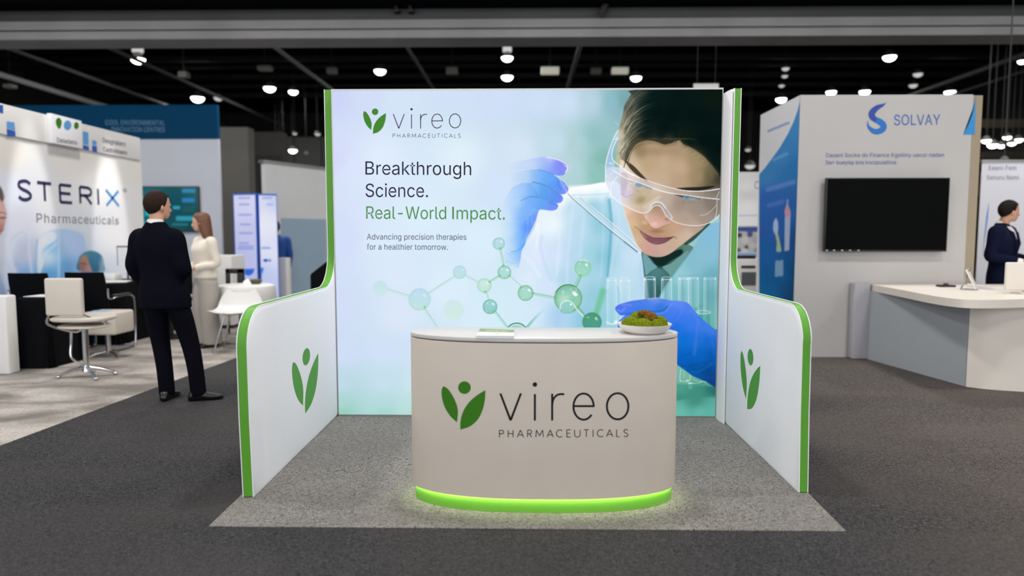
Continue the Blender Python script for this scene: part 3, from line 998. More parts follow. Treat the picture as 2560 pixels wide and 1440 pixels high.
def hand_art(p):
    K = Q(1240, 380, 4.8)
    fade = lambda x, y: np.clip((x - 1274) / 78, 0, 1)
    # wrist and cuff
    p.poly(K([(120, 1390), (60, 1100), (60, 700), (200, 420), (420, 380), (520, 560), (520, 690), (508, 712), (490, 775), (450, 870), (405, 960), (370, 1030), (352, 1100), (320, 1160), (303, 1200), (290, 1290), (262, 1392), (200, 1360)]),
           shep([(1265, 540, (190, 222, 252)), (1290, 500, (176, 212, 250)), (1310, 540, (132, 190, 250)), (1330, 540, (100, 150, 252)), (1322, 570, (92, 146, 252)), (1300, 590, (118, 180, 252)), (1275, 620, (168, 208, 252)), (1308, 620, (104, 172, 254)), (1298, 645, (134, 190, 250)), (1285, 665, (172, 208, 248)), (1330, 525, (140, 176, 252)), (1270, 580, (178, 216, 252))]), 2.0, sm=2, af=lambda x, y: np.clip((x - 1250) / 56, 0, 1) * np.clip((690 - y) / 40, 0, 1))
    # fingers
    p.poly(K([(40, 560), (200, 545), (400, 522), (480, 543), (620, 575), (720, 612), (745, 640), (740, 670), (710, 694), (640, 702), (560, 692), (500, 702), (430, 760), (250, 820), (40, 820)]), shep([(1290, 510, (166, 206, 250)), (1330, 505, (112, 178, 248)), (1350, 515, (98, 166, 246)), (1385, 515, (102, 150, 248)), (1393, 520, (130, 146, 248)), (1320, 530, (130, 186, 250))]), 1.6, sm=3, af=fade)
    p.poly(K([(60, 440), (250, 370), (440, 358), (560, 388), (660, 438), (770, 505), (802, 545), (796, 588), (745, 612), (700, 600), (620, 570), (480, 540), (400, 530), (200, 560), (60, 560)]), shep([(1300, 470, (170, 206, 250)), (1335, 470, (112, 178, 246)), (1360, 485, (94, 164, 242)), (1390, 498, (88, 150, 244)), (1403, 497, (120, 140, 250))]), 1.6, sm=3, af=fade)
    p.poly(K([(80, 290), (300, 225), (500, 208), (600, 235), (700, 275), (770, 325), (845, 385), (868, 430), (858, 480), (805, 508), (760, 490), (660, 430), (560, 385), (440, 355), (250, 360), (80, 380)]), shep([(1310, 440, (172, 204, 250)), (1345, 440, (128, 184, 248)), (1370, 450, (104, 172, 246)), (1395, 462, (88, 156, 246)), (1415, 470, (140, 152, 246)), (1410, 478, (120, 146, 248)), (1395, 478, (88, 150, 246))]), 1.6, sm=3, af=fade)
    p.poly(K([(100, 150), (300, 105), (470, 75), (560, 60), (650, 66), (780, 112), (845, 148), (862, 195), (838, 250), (790, 282), (700, 276), (600, 236), (500, 206), (300, 210), (100, 230)]), shep([(1330, 410, (196, 214, 250)), (1350, 405, (178, 200, 250)), (1370, 415, (148, 182, 250)), (1385, 425, (128, 160, 250)), (1395, 412, (128, 132, 246)), (1412, 420, (150, 140, 244)), (1405, 430, (120, 140, 248)), (1375, 396, (196, 204, 252))]), 1.6, sm=3, af=fade)
    for pts, w, c, a, s in [
        ([(510, 210), (600, 236), (690, 272)], 1.6, (60, 120, 205), .8, 1.4), ([(440, 358), (560, 388), (650, 430), (700, 462), (770, 503)], 2.0, (36, 96, 170), .8, 1.6),
        ([(300, 585), (400, 540), (480, 542), (600, 568), (730, 612)], 1.8, (44, 106, 184), .75, 1.5), ([(640, 430), (650, 400), (640, 370)], 1.5, (66, 130, 214), .6, 1.8),
        ([(745, 345), (750, 400), (790, 450)], 2.2, (50, 112, 220), .7, 2.5), ([(690, 490), (740, 520), (770, 575)], 1.6, (60, 126, 220), .6, 2.2),
        ([(640, 610), (700, 625), (735, 650)], 2.2, (48, 110, 226), .7, 2.2), ([(370, 760), (320, 790), (270, 795)], 1.4, (90, 156, 238), .6, 1.8),
        ([(345, 840), (300, 890), (230, 880)], 1.4, (110, 172, 244), .6, 1.8), ([(350, 830), (345, 940), (320, 1030)], 2.2, (70, 150, 246), .7, 2.4), ([(345, 1110), (300, 1150), (240, 1190), (180, 1198)], 2.2, (66, 146, 246), .7, 2.4),
        ([(130, 1220), (200, 1230), (270, 1200)], 1.5, (120, 180, 248), .6, 2.4), ([(120, 1310), (200, 1335), (260, 1320)], 1.5, (124, 180, 246), .6, 2.4), ([(400, 720), (430, 800), (440, 880)], 1.6, (170, 186, 252), .5, 2.0),
        ([(370, 1030), (385, 880), (372, 790)], 2.0, (150, 196, 252), .5, 2.0), ([(420, 705), (470, 690), (500, 700)], 1.4, (196, 210, 252), .7, 1.4), ([(470, 450), (490, 520), (490, 545)], 1.2, (60, 124, 206), .5, 1.4), ([(590, 510), (620, 560)], 1.3, (60, 124, 206), .5, 1.4)]:
        p.line(K(pts), w, c, a * .7, s + .5)
    for pts, w, c, a in [([(600, 64), (700, 80), (780, 110), (845, 150)], 2, (250, 246, 255), .8), ([(850, 165), (858, 200), (835, 245)], 3.0, (248, 240, 255), .85), ([(820, 155), (850, 180)], 2, (236, 226, 255), .8), ([(700, 276), (760, 315), (845, 385), (868, 430)], 1.3, (240, 240, 255), .8), ([(820, 385), (850, 410)], 2, (196, 190, 250), .7), ([(860, 460), (830, 500)], 1.6, (190, 160, 246), .8), ([(800, 560), (780, 602), (745, 612)], 1.6, (160, 140, 246), .8), ([(742, 650), (715, 692), (640, 702)], 1.6, (150, 140, 250), .8), ([(500, 702), (470, 830), (375, 1025)], 1.3, (130, 130, 250), .7), ([(303, 1200), (290, 1290), (265, 1390)], 1.4, (180, 170, 250), .6)]:
        p.line(K(pts), w, c, a, 1.4)
    # glass pipette
    A = Q(1280, 200, 2.879)
    p.poly(A([(430, 846), (455, 838), (482, 842), (600, 938), (700, 1020), (838, 1138), (930, 1232), (926, 1248), (905, 1240), (805, 1160), (700, 1078), (560, 962)]), (206, 230, 244), 1.2, .6, sm=0)
    p.line(A([(400, 815), (432, 850), (560, 962), (700, 1078), (805, 1160)]), 1.5, (62, 78, 88), .8, 1.0, sm=0)
    p.line(A([(806, 1162), (860, 1204), (905, 1240)]), 2.4, (46, 66, 66), .85, 1.0, sm=0)
    p.line(A([(436, 846), (566, 956), (706, 1070), (810, 1154), (915, 1236)]), 1.2, (250, 253, 255), .9, 1, sm=0)
    p.line(A([(455, 836), (484, 840), (602, 936), (704, 1018), (842, 1136), (932, 1230)]), 1.9, (250, 253, 255), .95, 1, sm=0)
    p.line(A([(488, 845), (602, 941), (704, 1024), (838, 1140), (926, 1228)]), .9, (100, 120, 132), .8, .9, sm=0)
    p.line(A([(905, 1240), (922, 1250), (932, 1240)]), 1.6, (245, 250, 255), .95, 1)
    p.line(A([(330, 690), (390, 800), (402, 820)]), 1.2, (240, 248, 252), .7, 1)


def lab_art(p):
    K = Q(1500, 620, 6.0)
    wht = (236, 248, 252)
    for x0, x1, yt, yb, b, a in [(110, 245, 465, 1160, 0, .55), (300, 445, 470, 1160, 0, .55), (665, 828, 450, 800, 1, .9), (925, 1072, 452, 800, 1, .75), (1180, 1322, 440, 1200, 1, .6), (1335, 1478, 436, 1200, 1, .5), (1560, 1742, 440, 1400, 1, .5)]:
        p.poly(K([(x0, yt), (x1, yt), (x1 + 6, yb), (x0 - 6, yb)]), (196, 226, 238), 1.5, .16, sm=0)
        p.line(K([(x0, yt + 8), (x0 - 3, yb)]), 1.8, wht, a, 1.4, sm=0)
        p.line(K([(x1, yt + 8), (x1 + 4, yb)]), 1.5, wht, a, 1.4, sm=0)
        p.line(K([(x0 + 26, yt + 40), (x0 + 24, yb)]), 2.2, wht, a * .45, 2.5, sm=0)
        p.line(K([(x1 - 24, yt + 60), (x1 - 22, yb)]), 1.5, wht, a * .4, 2.5, sm=0)
        p.line(K([(x0 + 60, yt + 60), (x0 + 62, yb)]), 5, (60, 128, 136), .2 * b, 5, sm=0)
        cx, rx = (x0 + x1) / 2, (x1 - x0) / 2
        p.line(K([(cx + rx * math.cos(t), yt + 20 * math.sin(t)) for t in np.linspace(0, 2 * PI, 24)]), 1.4, wht, a, 1.2, sm=0)
        for xx in (x0 + 14, x1 - 16):
            p.disc(K([(xx, yt + 26)])[0], 2.2, (255, 255, 255), .85 * a + .1, 1.5)
        if b and x0 > 1100:
            p.line(K([(x0, yt - 14), (cx, yt - 26), (x1, yt - 14)]), 1.6, (70, 134, 138), .6, 2)
    p.poly(K([(670, 480), (700, 480), (735, 760), (675, 780)]), (196, 222, 236), 2, .35, sm=0)
    p.poly(K([(735, 490), (800, 500), (805, 760), (745, 760)]), (40, 96, 112), 3, .4, sm=0)
    p.line(K([(262, 580), (285, 700), (290, 820)]), 2.5, (120, 190, 206), .6, 3)
    p.line(K([(100, 1110), (160, 1140), (230, 1130), (280, 1090)]), 3, (240, 248, 255), .8, 3)
    p.blob(K([(240, 1110)])[0], 7, (255, 255, 255), .8)
    p.line(K([(1445, 960), (1500, 985), (1590, 990), (1655, 970)]), 2.2, (206, 240, 236), .8, 1.5)
    p.line(K([(1460, 945), (1560, 935), (1650, 955)]), 1.8, (206, 240, 236), .7, 1.5)
    p.poly(K([(1480, 995), (1650, 985), (1660, 1200), (1600, 1200)]), (60, 146, 136), 4, .4, sm=0)
    p.blob(K([(1435, 915)])[0], 6, (70, 140, 130), .5)
    p.blob(K([(1510, 875)])[0], 8, (96, 156, 156), .5, 5)
    # bench top and tube ends under the arm
    C = Q(1680, 800, 5.54)
    p.poly(C([(-200, 895), (110, 890), (300, 912), (620, 930), (620, 1060), (300, 1080), (-200, 1140)]), shep([(1700, 970, (78, 156, 138)), (1740, 985, (66, 142, 126)), (1785, 980, (36, 110, 100)), (1700, 1000, (64, 140, 122)), (1780, 1000, (72, 150, 138))]), 7)
    for pts, w, a in [([(120, 690), (110, 800), (120, 845)], 2.4, .55), ([(165, 700), (165, 800)], 2.2, .35), ([(250, 750), (255, 820)], 2.4, .5), ([(100, 848), (200, 852), (250, 876), (360, 872), (420, 850)], 1.8, .55), ([(200, 838), (240, 836)], 3.0, .8), ([(235, 880), (270, 874)], 3.2, .85), ([(300, 830), (380, 850), (470, 858)], 1.6, .5), ([(460, 850), (470, 870)], 2, .6)]:
        p.line(C(pts), w, (214, 244, 236), a, 2)
    p.blob((1726, 968), 8, (130, 196, 180), .5)
    # gloved hand holding the rack
    glove = shep([(1545, 770, (82, 112, 240)), (1560, 785, (66, 128, 246)), (1560, 765, (90, 120, 240)), (1600, 757, (84, 132, 236)), (1600, 775, (52, 120, 226)), (1640, 748, (120, 148, 242)), (1650, 770, (40, 118, 214)), (1680, 755, (104, 140, 244)), (1700, 757, (100, 140, 246)), (1680, 775, (70, 126, 240)), (1640, 790, (66, 122, 232)), (1560, 800, (70, 128, 250)),
                  (1720, 775, (78, 130, 240)), (1700, 795, (60, 120, 236)), (1690, 820, (30, 112, 224)), (1730, 810, (56, 122, 236)), (1760, 815, (66, 126, 232)), (1780, 825, (70, 124, 226)), (1710, 850, (10, 112, 214)), (1740, 850, (30, 112, 216)), (1770, 850, (20, 104, 206)), (1710, 890, (4, 100, 196)), (1745, 890, (8, 100, 190)), (1780, 890, (6, 88, 174)), (1730, 920, (6, 82, 160)), (1770, 930, (8, 70, 142)), (1784, 955, (16, 62, 130)), (1706, 910, (12, 92, 180))], 3)
    p.poly(K([(225, 915), (262, 860), (330, 832), (480, 792), (640, 772), (860, 752), (1000, 775), (1090, 788), (1250, 800), (1330, 832), (1400, 920), (1500, 1030), (1600, 1120), (1700, 1200), (1738, 1222), (1830, 1280), (1830, 2090)]) + [(1784, 966), (1770, 957), (1756, 950), (1741, 944), (1727, 937), (1700, 917), (1650, 890), (1560, 870), (1544, 812), (1552, 798), (1560, 790), (1548, 786)], glove, 2.2, sm=2)
    for pts, w, c, a, s in [
        (K([(300, 1000), (420, 985), (560, 965), (700, 955), (860, 950), (960, 925), (1020, 870)]), 2.6, (24, 84, 176), .7, 3), (K([(830, 990), (920, 980), (990, 950), (1040, 880), (1090, 830)]), 2.6, (120, 160, 250), .6, 3.5),
        (K([(270, 930), (320, 950), (380, 900)]), 4, (130, 160, 248), .6, 4), (K([(330, 850), (420, 850), (470, 860)]), 4, (140, 160, 240), .5, 4), (K([(600, 800), (620, 840)]), 2, (60, 96, 216), .4, 4), (K([(720, 765), (800, 755), (870, 752)]), 3, (196, 196, 246), .7, 3), (K([(300, 1020), (340, 1018), (365, 1008)]), 3, (180, 200, 246), .7, 3),
        (K([(1240, 880), (1220, 960), (1160, 1080), (1100, 1170)]), 3, (96, 142, 246), .45, 5), (K([(1160, 1090), (1120, 1160), (1090, 1230)]), 1.8, (20, 90, 196), .5, 3), (K([(1380, 930), (1440, 1020), (1480, 1130)]), 6, (110, 150, 246), .3, 8),
        (C([(350, 60), (340, 240), (310, 470)]), 6, (90, 130, 226), .45, 8), (C([(420, 120), (410, 300)]), 3, (60, 130, 220), .35, 6), (C([(130, 640), (250, 640), (380, 600), (560, 560)]), 2.5, (4, 70, 150), .5, 4), (C([(240, 720), (360, 720), (470, 660), (560, 600)]), 2.5, (40, 110, 180), .5, 4), (C([(110, 520), (180, 480), (260, 470)]), 3, (10, 80, 170), .4, 5), (C([(360, 790), (470, 800), (590, 790)]), 2.0, (30, 84, 150), .5, 3), (C([(520, 230), (560, 330), (590, 480)]), 4, (70, 120, 220), .3, 7)]:
        p.line(pts, w, c, a, s)


def molecules(p):
    # blurred stalk
    p.line([(1507, 728), (1500, 752), (1490, 785)], 15, (112, 196, 150), .85, 9)
    def bond(a, b, w, c, al=.8):
        p.line([a, b], w, c, al * .75, 1.6, sm=0)
        dx, dy = b[0] - a[0], b[1] - a[1]
        L = math.hypot(dx, dy)
        nx, ny = dy / L * w * .36, -dx / L * w * .36
        cc = tuple(v * .82 for v in c)
        p.line([(a[0] + nx, a[1] + ny), (b[0] + nx, b[1] + ny)], 1.0, cc, al * .8, 1.1, sm=0)
        p.line([(a[0] - nx * .4, a[1] - ny * .4), (b[0] - nx * .4, b[1] - ny * .4)], 1.0, (232, 248, 244), al * .6, 1.2, sm=0)
    G = (176, 220, 206)
    for a, b, w, c, al in [((967, 724), (1024, 741), 6, (186, 226, 216), .8), ((1070, 735), (1139, 690), 6, (186, 226, 216), .8), ((1161, 688), (1198, 708), 5, (186, 226, 216), .8), ((1225, 704), (1250, 689), 5, (150, 212, 176), .9), ((1250, 623), (1259, 667), 6, (166, 220, 190), .9), ((1274, 690), (1305, 717), 2.2, (170, 206, 206), .9), ((1215, 729), (1221, 751), 5, (180, 222, 222), .8), ((1237, 778), (1268, 818), 6, (150, 208, 206), .85), ((1061, 772), (1093, 820), 6, (180, 224, 216), .8), ((1331, 734), (1388, 745), 7, (150, 212, 190), .95), ((1450, 690), (1436, 722), 9, (130, 200, 170), .95), ((1443, 767), (1466, 796), 7, (110, 182, 140), .95)]:
        bond(a, b, w, c, al)
    p.line([(1318, 818), (1340, 793), (1364, 770)], 6.5, (140, 204, 190), .9, 1.8, taper='fade')
    p.line([(1315, 818), (1336, 795), (1350, 780)], 1.2, (70, 150, 130), .8, 1.2, taper='fade')
    def ball(c, r, top, bot, rim, al=.9, soft=1.6, hl=1.0, rw=1.4):
        def col(x, y):
            t = np.clip((y - c[1] + r) / (2 * r), 0, 1)[:, None]
            q = np.clip(np.sqrt((x - c[0]) ** 2 + (y - c[1]) ** 2) / r, 0, 1)[:, None] ** 4
            b = np.asarray(top, float) * (1 - t) + np.asarray(bot, float) * t
            return b * (1 - .45 * q) + np.asarray(rim, float) * .45 * q
        p.disc(c, r, col, al, soft)
        if hl:
            p.line([(c[0] + r * .97 * math.cos(t), c[1] + r * .97 * math.sin(t)) for t in np.linspace(0, 2 * PI, 40)], rw, rim, .65 * hl, 1.3, sm=0)
            p.disc((c[0] + r * .42, c[1] - r * .38), r * .14, (255, 255, 255), .9 * hl, 1.4)
            p.disc((c[0] + r * .55, c[1] - r * .24), r * .08, (255, 255, 255), .8 * hl, 1.2)
            p.disc((c[0] - r * .38, c[1] - r * .48), r * .09, (255, 255, 255), .65 * hl, 1.2)
            p.disc((c[0] - r * .4, c[1] + r * .62), r * .08, (245, 255, 250), .6 * hl, 1.2)
    ball((950.3, 721.5), 19, (192, 226, 230), (206, 234, 232), (196, 228, 228), .85, 6, 0)
    ball((1134, 775), 26, (206, 231, 234), (208, 236, 224), (208, 234, 228), .85, 8, 0)
    ball((1049, 748.4), 28, (190, 218, 246), (192, 230, 220), (170, 216, 206), .9, 2, .35)
    ball((1149, 680.7), 16.7, (192, 220, 244), (186, 228, 222), (160, 212, 200), .9, 1.8, .4)
    ball((1210.8, 713.7), 17.8, (206, 234, 230), (194, 232, 212), (140, 206, 162), .9, 1.6, .7)
    ball((1261, 680.7), 16.7, (180, 220, 222), (170, 220, 216), (96, 180, 140), .9, 1.5, 1)
    ball((1247, 609), 15, (186, 218, 238), (176, 220, 222), (120, 190, 160), .9, 1.5, .9)
    ball((1225, 766.6), 18.3, (160, 214, 220), (140, 200, 196), (92, 176, 140), .92, 1.5, .9)
    ball((1314, 732.5), 19.5, (168, 214, 208), (170, 222, 196), (88, 172, 118), .92, 1.5, 1)
    ball((1480, 805), 24, (80, 156, 116), (70, 156, 142), (60, 136, 110), .95, 2.0, .6)
    ball((1420.4, 745.7), 35, (136, 198, 180), (168, 222, 190), (72, 150, 84), .92, 1.6, .6, 2)
    p.line([(1420.4 + 34 * math.cos(t), 745.7 + 34 * math.sin(t)) for t in np.linspace(-2.7, -1.0, 24)], 2.4, (56, 130, 66), .8, 1.6, sm=0)
    p.blob((1412, 750), 22, (196, 232, 206), .6)
    p.blob((1432, 752), 16, (112, 184, 160), .4)
    ball((1457, 669.7), 21, (150, 206, 196), (166, 220, 200), (128, 206, 140), .92, 1.6, .9)
    p.line([(1457 + 20 * math.cos(t), 669.7 + 20 * math.sin(t)) for t in np.linspace(-2.0, -.9, 14)], 2.2, (240, 252, 250), .8, 1.3, sm=0)
    p.disc((1416.5, 768), 18.5, (148, 206, 202), .85, 1.6, 15.5)
    p.line([(1400, 774), (1402, 762), (1410, 754), (1420, 752), (1430, 756), (1437, 766), (1446, 778), (1458, 790)], 2.2, (238, 252, 250), .9, 1.3)
    p.line([(1400, 774), (1406, 781), (1418, 783), (1430, 781), (1440, 775)], 1.6, (90, 170, 140), .7, 1.4)
    p.disc((1427, 761), 2.4, (255, 255, 255), .9, 1.4)
    p.poly([(1432, 731), (1442, 733), (1444, 738), (1436, 740)], (244, 252, 252), 1.6, .9)
    p.line([(1426, 722), (1432, 730), (1440, 728), (1441, 722), (1436, 718)], 1.6, (206, 236, 226), .8, 1.3)
    for x, y in [(1450, 688), (1388, 744), (1466, 793), (1332, 733), (1444, 767), (1250, 690), (1274, 689), (1224, 705), (1213, 730), (1234, 780), (1302, 719), (1062, 768), (1251, 621), (1258, 664)]:
        p.disc((x, y), 3.2, (112, 186, 96), .55, 2)
    p.line([(1292 + 25 * math.cos(t), 830 + 22 * math.sin(t)) for t in np.linspace(-PI, 0, 30)], 3, (52, 132, 92), .95, 1.6, sm=0)
    p.disc((1292, 832), 23, (130, 196, 190), .7, 2, 19)
# ------------------------------------------------------------------ the hall
XL, XR, YB, YF = -17.0, 17.0, 34.0, -9.0
HC = 7.4
M['floor_aisle'] = carpet('floor_aisle', (27, 27, 29), (56, 56, 58), (88, 87, 88), squig=75, patch=(76, 73, 72), pscale=0.5, pamt=0.5, x_tint=(2.0, 1.8, 1.6, 1))
M['floor_light'] = carpet('floor_light', (156, 149, 143), (182, 175, 168), (204, 198, 192), squig=50, bump=0.2, patch=(112, 106, 100), pscale=1.1, pamt=0.85)
M['rug'] = carpet('rug', (62, 58, 55), (138, 134, 129), (178, 173, 168), squig=80, bump=0.7, patch=(128, 124, 119), pscale=1.6, pamt=0.4)

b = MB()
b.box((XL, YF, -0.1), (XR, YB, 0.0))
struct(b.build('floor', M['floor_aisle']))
# light marbled carpet of the stands along the aisle
b = MB()
pts = [(-16.5, 3.0), (-3.69, 3.0), (-3.595, 4.53), (-3.38, 7.88), (-2.6, 20.0), (-16.5, 20.0)]
b.prism(pts, 0.0, 0.004)
struct(b.build('floor_light_carpet', M['floor_light'], None, True))
b = MB()
b.box((XL, YF, HC), (XR, YB, HC + 0.1))
struct(b.build('ceiling', M['ceiling_black']))
b = MB()
b.box((XL, YB, 0), (XR, YB + 0.1, HC))
struct(b.build('wall_back', M['wall_darker'], None, True))
b = MB()
b.box((XL - 0.1, YF, 0), (XL, YB, HC))
struct(b.build('wall_left', M['wall_darker'], None, True))
b = MB()
b.box((XR, YF, 0), (XR + 0.1, YB, HC))
struct(b.build('wall_right', M['wall_darker'], None, True))
# two plain dark divider walls deep in the hall
for nm, x0, x1, yt, Y, m in [('wall_partition', 540, 627, 318, 17.0, 'wall_dark'), ('wall_partition_far', 620, 712, 330, 18.5, 'wall_darker')]:
    p0, p1, pt = onY(x0, 600, Y), onY(x1, 600, Y), onY(x0, yt, Y)
    b = MB()
    b.box((p0.x, Y, 0), (p1.x, Y + 0.4, pt.z))
    struct(b.build(nm, M[m], None, True))
# high-level band with faint lit edges on the far side
b = MB()
b.box((-9.6, 25.0, 3.6), (-5.5, 25.2, 4.95))
b.box((-9.6, 24.95, 3.3), (-5.5, 25.25, 3.6))
for k in range(5):
    b.box((-9.5 + k * 1.0, 24.9, 0), (-9.36 + k * 1.0, 25.0, 4.95))
struct(b.build('trim_1', mat('trim_grey', (66, 66, 66), 0.8, var=0.1), None, True))
b = MB()
b.box((8.5, 21.0, 2.6), (16.5, 21.2, 3.3))
b.box((8.5, 20.9, 4.6), (16.5, 21.2, 4.85))
b.box((8.5, 20.9, 3.7), (16.5, 21.2, 3.9))
struct(b.build('trim_2', mat('trim_brown', (66, 58, 46), 0.8, var=0.4, vscale=1.2), None, True))

# big grey crossbeam with ledges
YBM = 12.0
zb = lambda py: onY(1280, py, YBM).z
b = MB()
prof = [(YBM, zb(93)), (YBM, zb(75)), (YBM + 0.09, zb(74)), (YBM + 0.09, zb(68)), (YBM + 0.02, zb(67.5)), (YBM + 0.02, zb(61)), (YBM + 0.07, zb(60)), (YBM + 0.07, zb(44)), (YBM + 0.6, zb(44)), (YBM + 0.6, zb(93))]
b.extrude([(XL, y, z) for y, z in prof], (XR - XL, 0, 0))
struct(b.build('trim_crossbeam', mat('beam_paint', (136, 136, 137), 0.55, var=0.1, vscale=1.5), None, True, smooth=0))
b = MB()
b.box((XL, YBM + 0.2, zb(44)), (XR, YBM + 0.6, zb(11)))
struct(b.build('trim_beam_web', mat('beam_web_shade', (60, 61, 62), 0.6, var=0.12, vscale=1.5), None, True, smooth=0))  # shade on the set-back web is put into this darker grey
b = MB()
b.box((XL, YBM - 0.3, zb(11)), (XR, YBM + 1.2, HC))
struct(b.build('trim_beam_head', M['ceiling_black'], None, True, smooth=0))
# rigging hardware on the beam
def clamp_at(px, label):
    c = onY(px, 18, YBM + 0.1)
    t = thing('rigging_clamp', label, 'clamp', (c.x, c.y, c.z), group='rigging clamps on the crossbeam')
    q = MB()
    q.box((-0.05, -0.06, -0.09), (0.05, 0.12, -0.045), 0.01).box((-0.05, -0.06, 0.05), (0.05, 0.12, 0.09), 0.01).box((-0.018, -0.06, -0.05), (0.018, 0.12, 0.06))
    q.build('jaw', M['dark_metal'], t)
    q = MB()
    q.cyl((0, -0.09, -0.02), (0, 0.0, -0.02), 0.02, seg=10).cyl((-0.03, -0.09, -0.02), (0.03, -0.09, -0.02), 0.01, seg=8)
    q.build('bolt', M['dark_metal'], t)
clamp_at(992, 'dark rigging clamp on the grey crossbeam, further from the hanging strap')
clamp_at(1027, 'dark rigging clamp on the grey crossbeam, closer to the hanging strap')
t = thing('rigging_strap', 'dark strap hanging over the grey crossbeam', 'strap', onY(1508, 30, YBM + 0.1))
q = MB()
o = t.location
q.tube([onY(1522, 0, YBM + 0.12) - o, onY(1512, 14, YBM + 0.02) - o, onY(1506, 28, YBM + 0.02) - o, onY(1504, 44, YBM - 0.0) - o], [0.07, 0.06, 0.05, 0.015], 8)
q.build('webbing', M['dark_metal'], t)
q = MB()
q.box(onY(1504, 30, YBM) - o - Vector((0.05, 0.03, 0.03)), onY(1504, 30, YBM) - o + Vector((0.05, 0.03, 0.03)), 0.01)
q.build('buckle', M['dark_metal'], t)

# ceiling pipes: some run down the hall, some across it
def pipe(name, p0, p1, r, m, label):
    q = MB()
    q.cyl(p0, p1, r, seg=10)
    o = q.build(name, M[m], None, True)
    return struct(o)
zc = 6.9
for k, (px, py, Y1, r, m) in enumerate([(0, 186, 28, .075, 'pipe_l'), (0, 113, 30, .05, 'pipe_d'), (225, 97, 30, .05, 'pipe_d'), (660, 97, 31, .05, 'pipe_m'), (1005, 97, 31, .04, 'pipe_d'), (1455, 97, 32, .05, 'pipe_d'), (2560, 136, 30, .06, 'pipe_d'), (2560, 178, 31, .04, 'pipe_d')]):
    z = 5.6 if m != 'pipe_l' else 5.3
    if m not in M:
        M[m] = mat(m, {'pipe_l': (190, 190, 192), 'pipe_m': (120, 122, 124), 'pipe_d': (84, 87, 90)}[m], 0.5, var=0.1)
    P = onZ(px, py, z)
    pipe('trim_pipe', (P.x, 12.9, z), (P.x, Y1, z), r, m, '')
for py, r in [(145, .07), (190, .07), (237, .08), (165, .04), (214, .05)]:
    z = 6.75
    P = onZ(1280, py, z)
    if P.y < YB - 0.5:
        b = MB()
        b.box((XL, P.y - .1, z - r), (XR, P.y + .1, z + r))
        struct(b.build('trim_truss', M['dark_metal'], None, True))
    else:
        P = onY(1280, py, YB - 1.0)
        b = MB()
        b.box((XL, P.y - .1, P.z - r), (XR, P.y + .1, P.z + r))
        struct(b.build('trim_truss', M['dark_metal'], None, True))

# ------------------------------------------------------------------ hall lamps
ZL = 6.0


def lamp(P, R, label, glow='lamp_glow', light=False, tall=False, group='round hall lamps under the dark ceiling', tilt=0.0, drop=None, energy=LAMP_W):
    t = thing('hall_lamp', label, 'ceiling lamp', P, group=group)
    t.rotation_euler = (0, tilt, 0)
    q = MB()
    q.lathe([(R * math.sin(a) + .0005, -.8 * R * math.cos(a)) for a in np.linspace(0, PI / 2, 9)] + [(R, .01)], (0, 0, 0), 28)
    q.build('diffuser', M[glow], t)
    q = MB()
    q.lathe([(R * 1.03, -0.012), (R * 1.1, 0.0), (R * 1.06, R * 0.25), (R * 0.6, R * 0.6), (R * 0.55, R * 0.9), (0.001, R * 0.9)], (0, 0, 0), 28)
    q.build('housing', M['grey_metal'] if not tall else M['alu'], t)
    h = (drop if drop else HC - P[2])
    q = MB()
    q.cyl((0, 0, R * 0.9), (0, 0, h), 0.009, seg=8)
    q.build('stem', M['dark_metal'], t)
    if tall:
        q = MB()
        q.lathe([(0.001, R * 0.95), (R * 0.75, R * 0.95), (R * 0.8, R * 1.1), (R * 0.8, R * 1.7), (R * 0.7, R * 1.85), (0.001, R * 1.85)], (0, 0, 0), 24)
        q.build('ballast_band', M['lamp_dim'], t)
        q = MB()
        q.lathe([(0.001, R * 1.85), (R * 0.45, R * 1.85), (R * 0.45, R * 2.4), (R * 0.62, R * 2.5), (R * 0.62, R * 3.1), (0.001, R * 3.1)], (0, 0, 0), 20)
        q.build('gear_box', M['alu'], t)
    if light:
        L = bpy.data.lights.new('hall_lamp_light', 'AREA')
        L.shape = 'DISK'
        L.size = R * 2
        L.energy = energy
        L.color = (1.0, 0.975, 0.94)
        lo = bpy.data.objects.new('hall_lamp_light', L)
        COL.objects.link(lo)
        lo.parent = t
        lo.location = (0, 0, -.8 * R - 0.03)
    return t


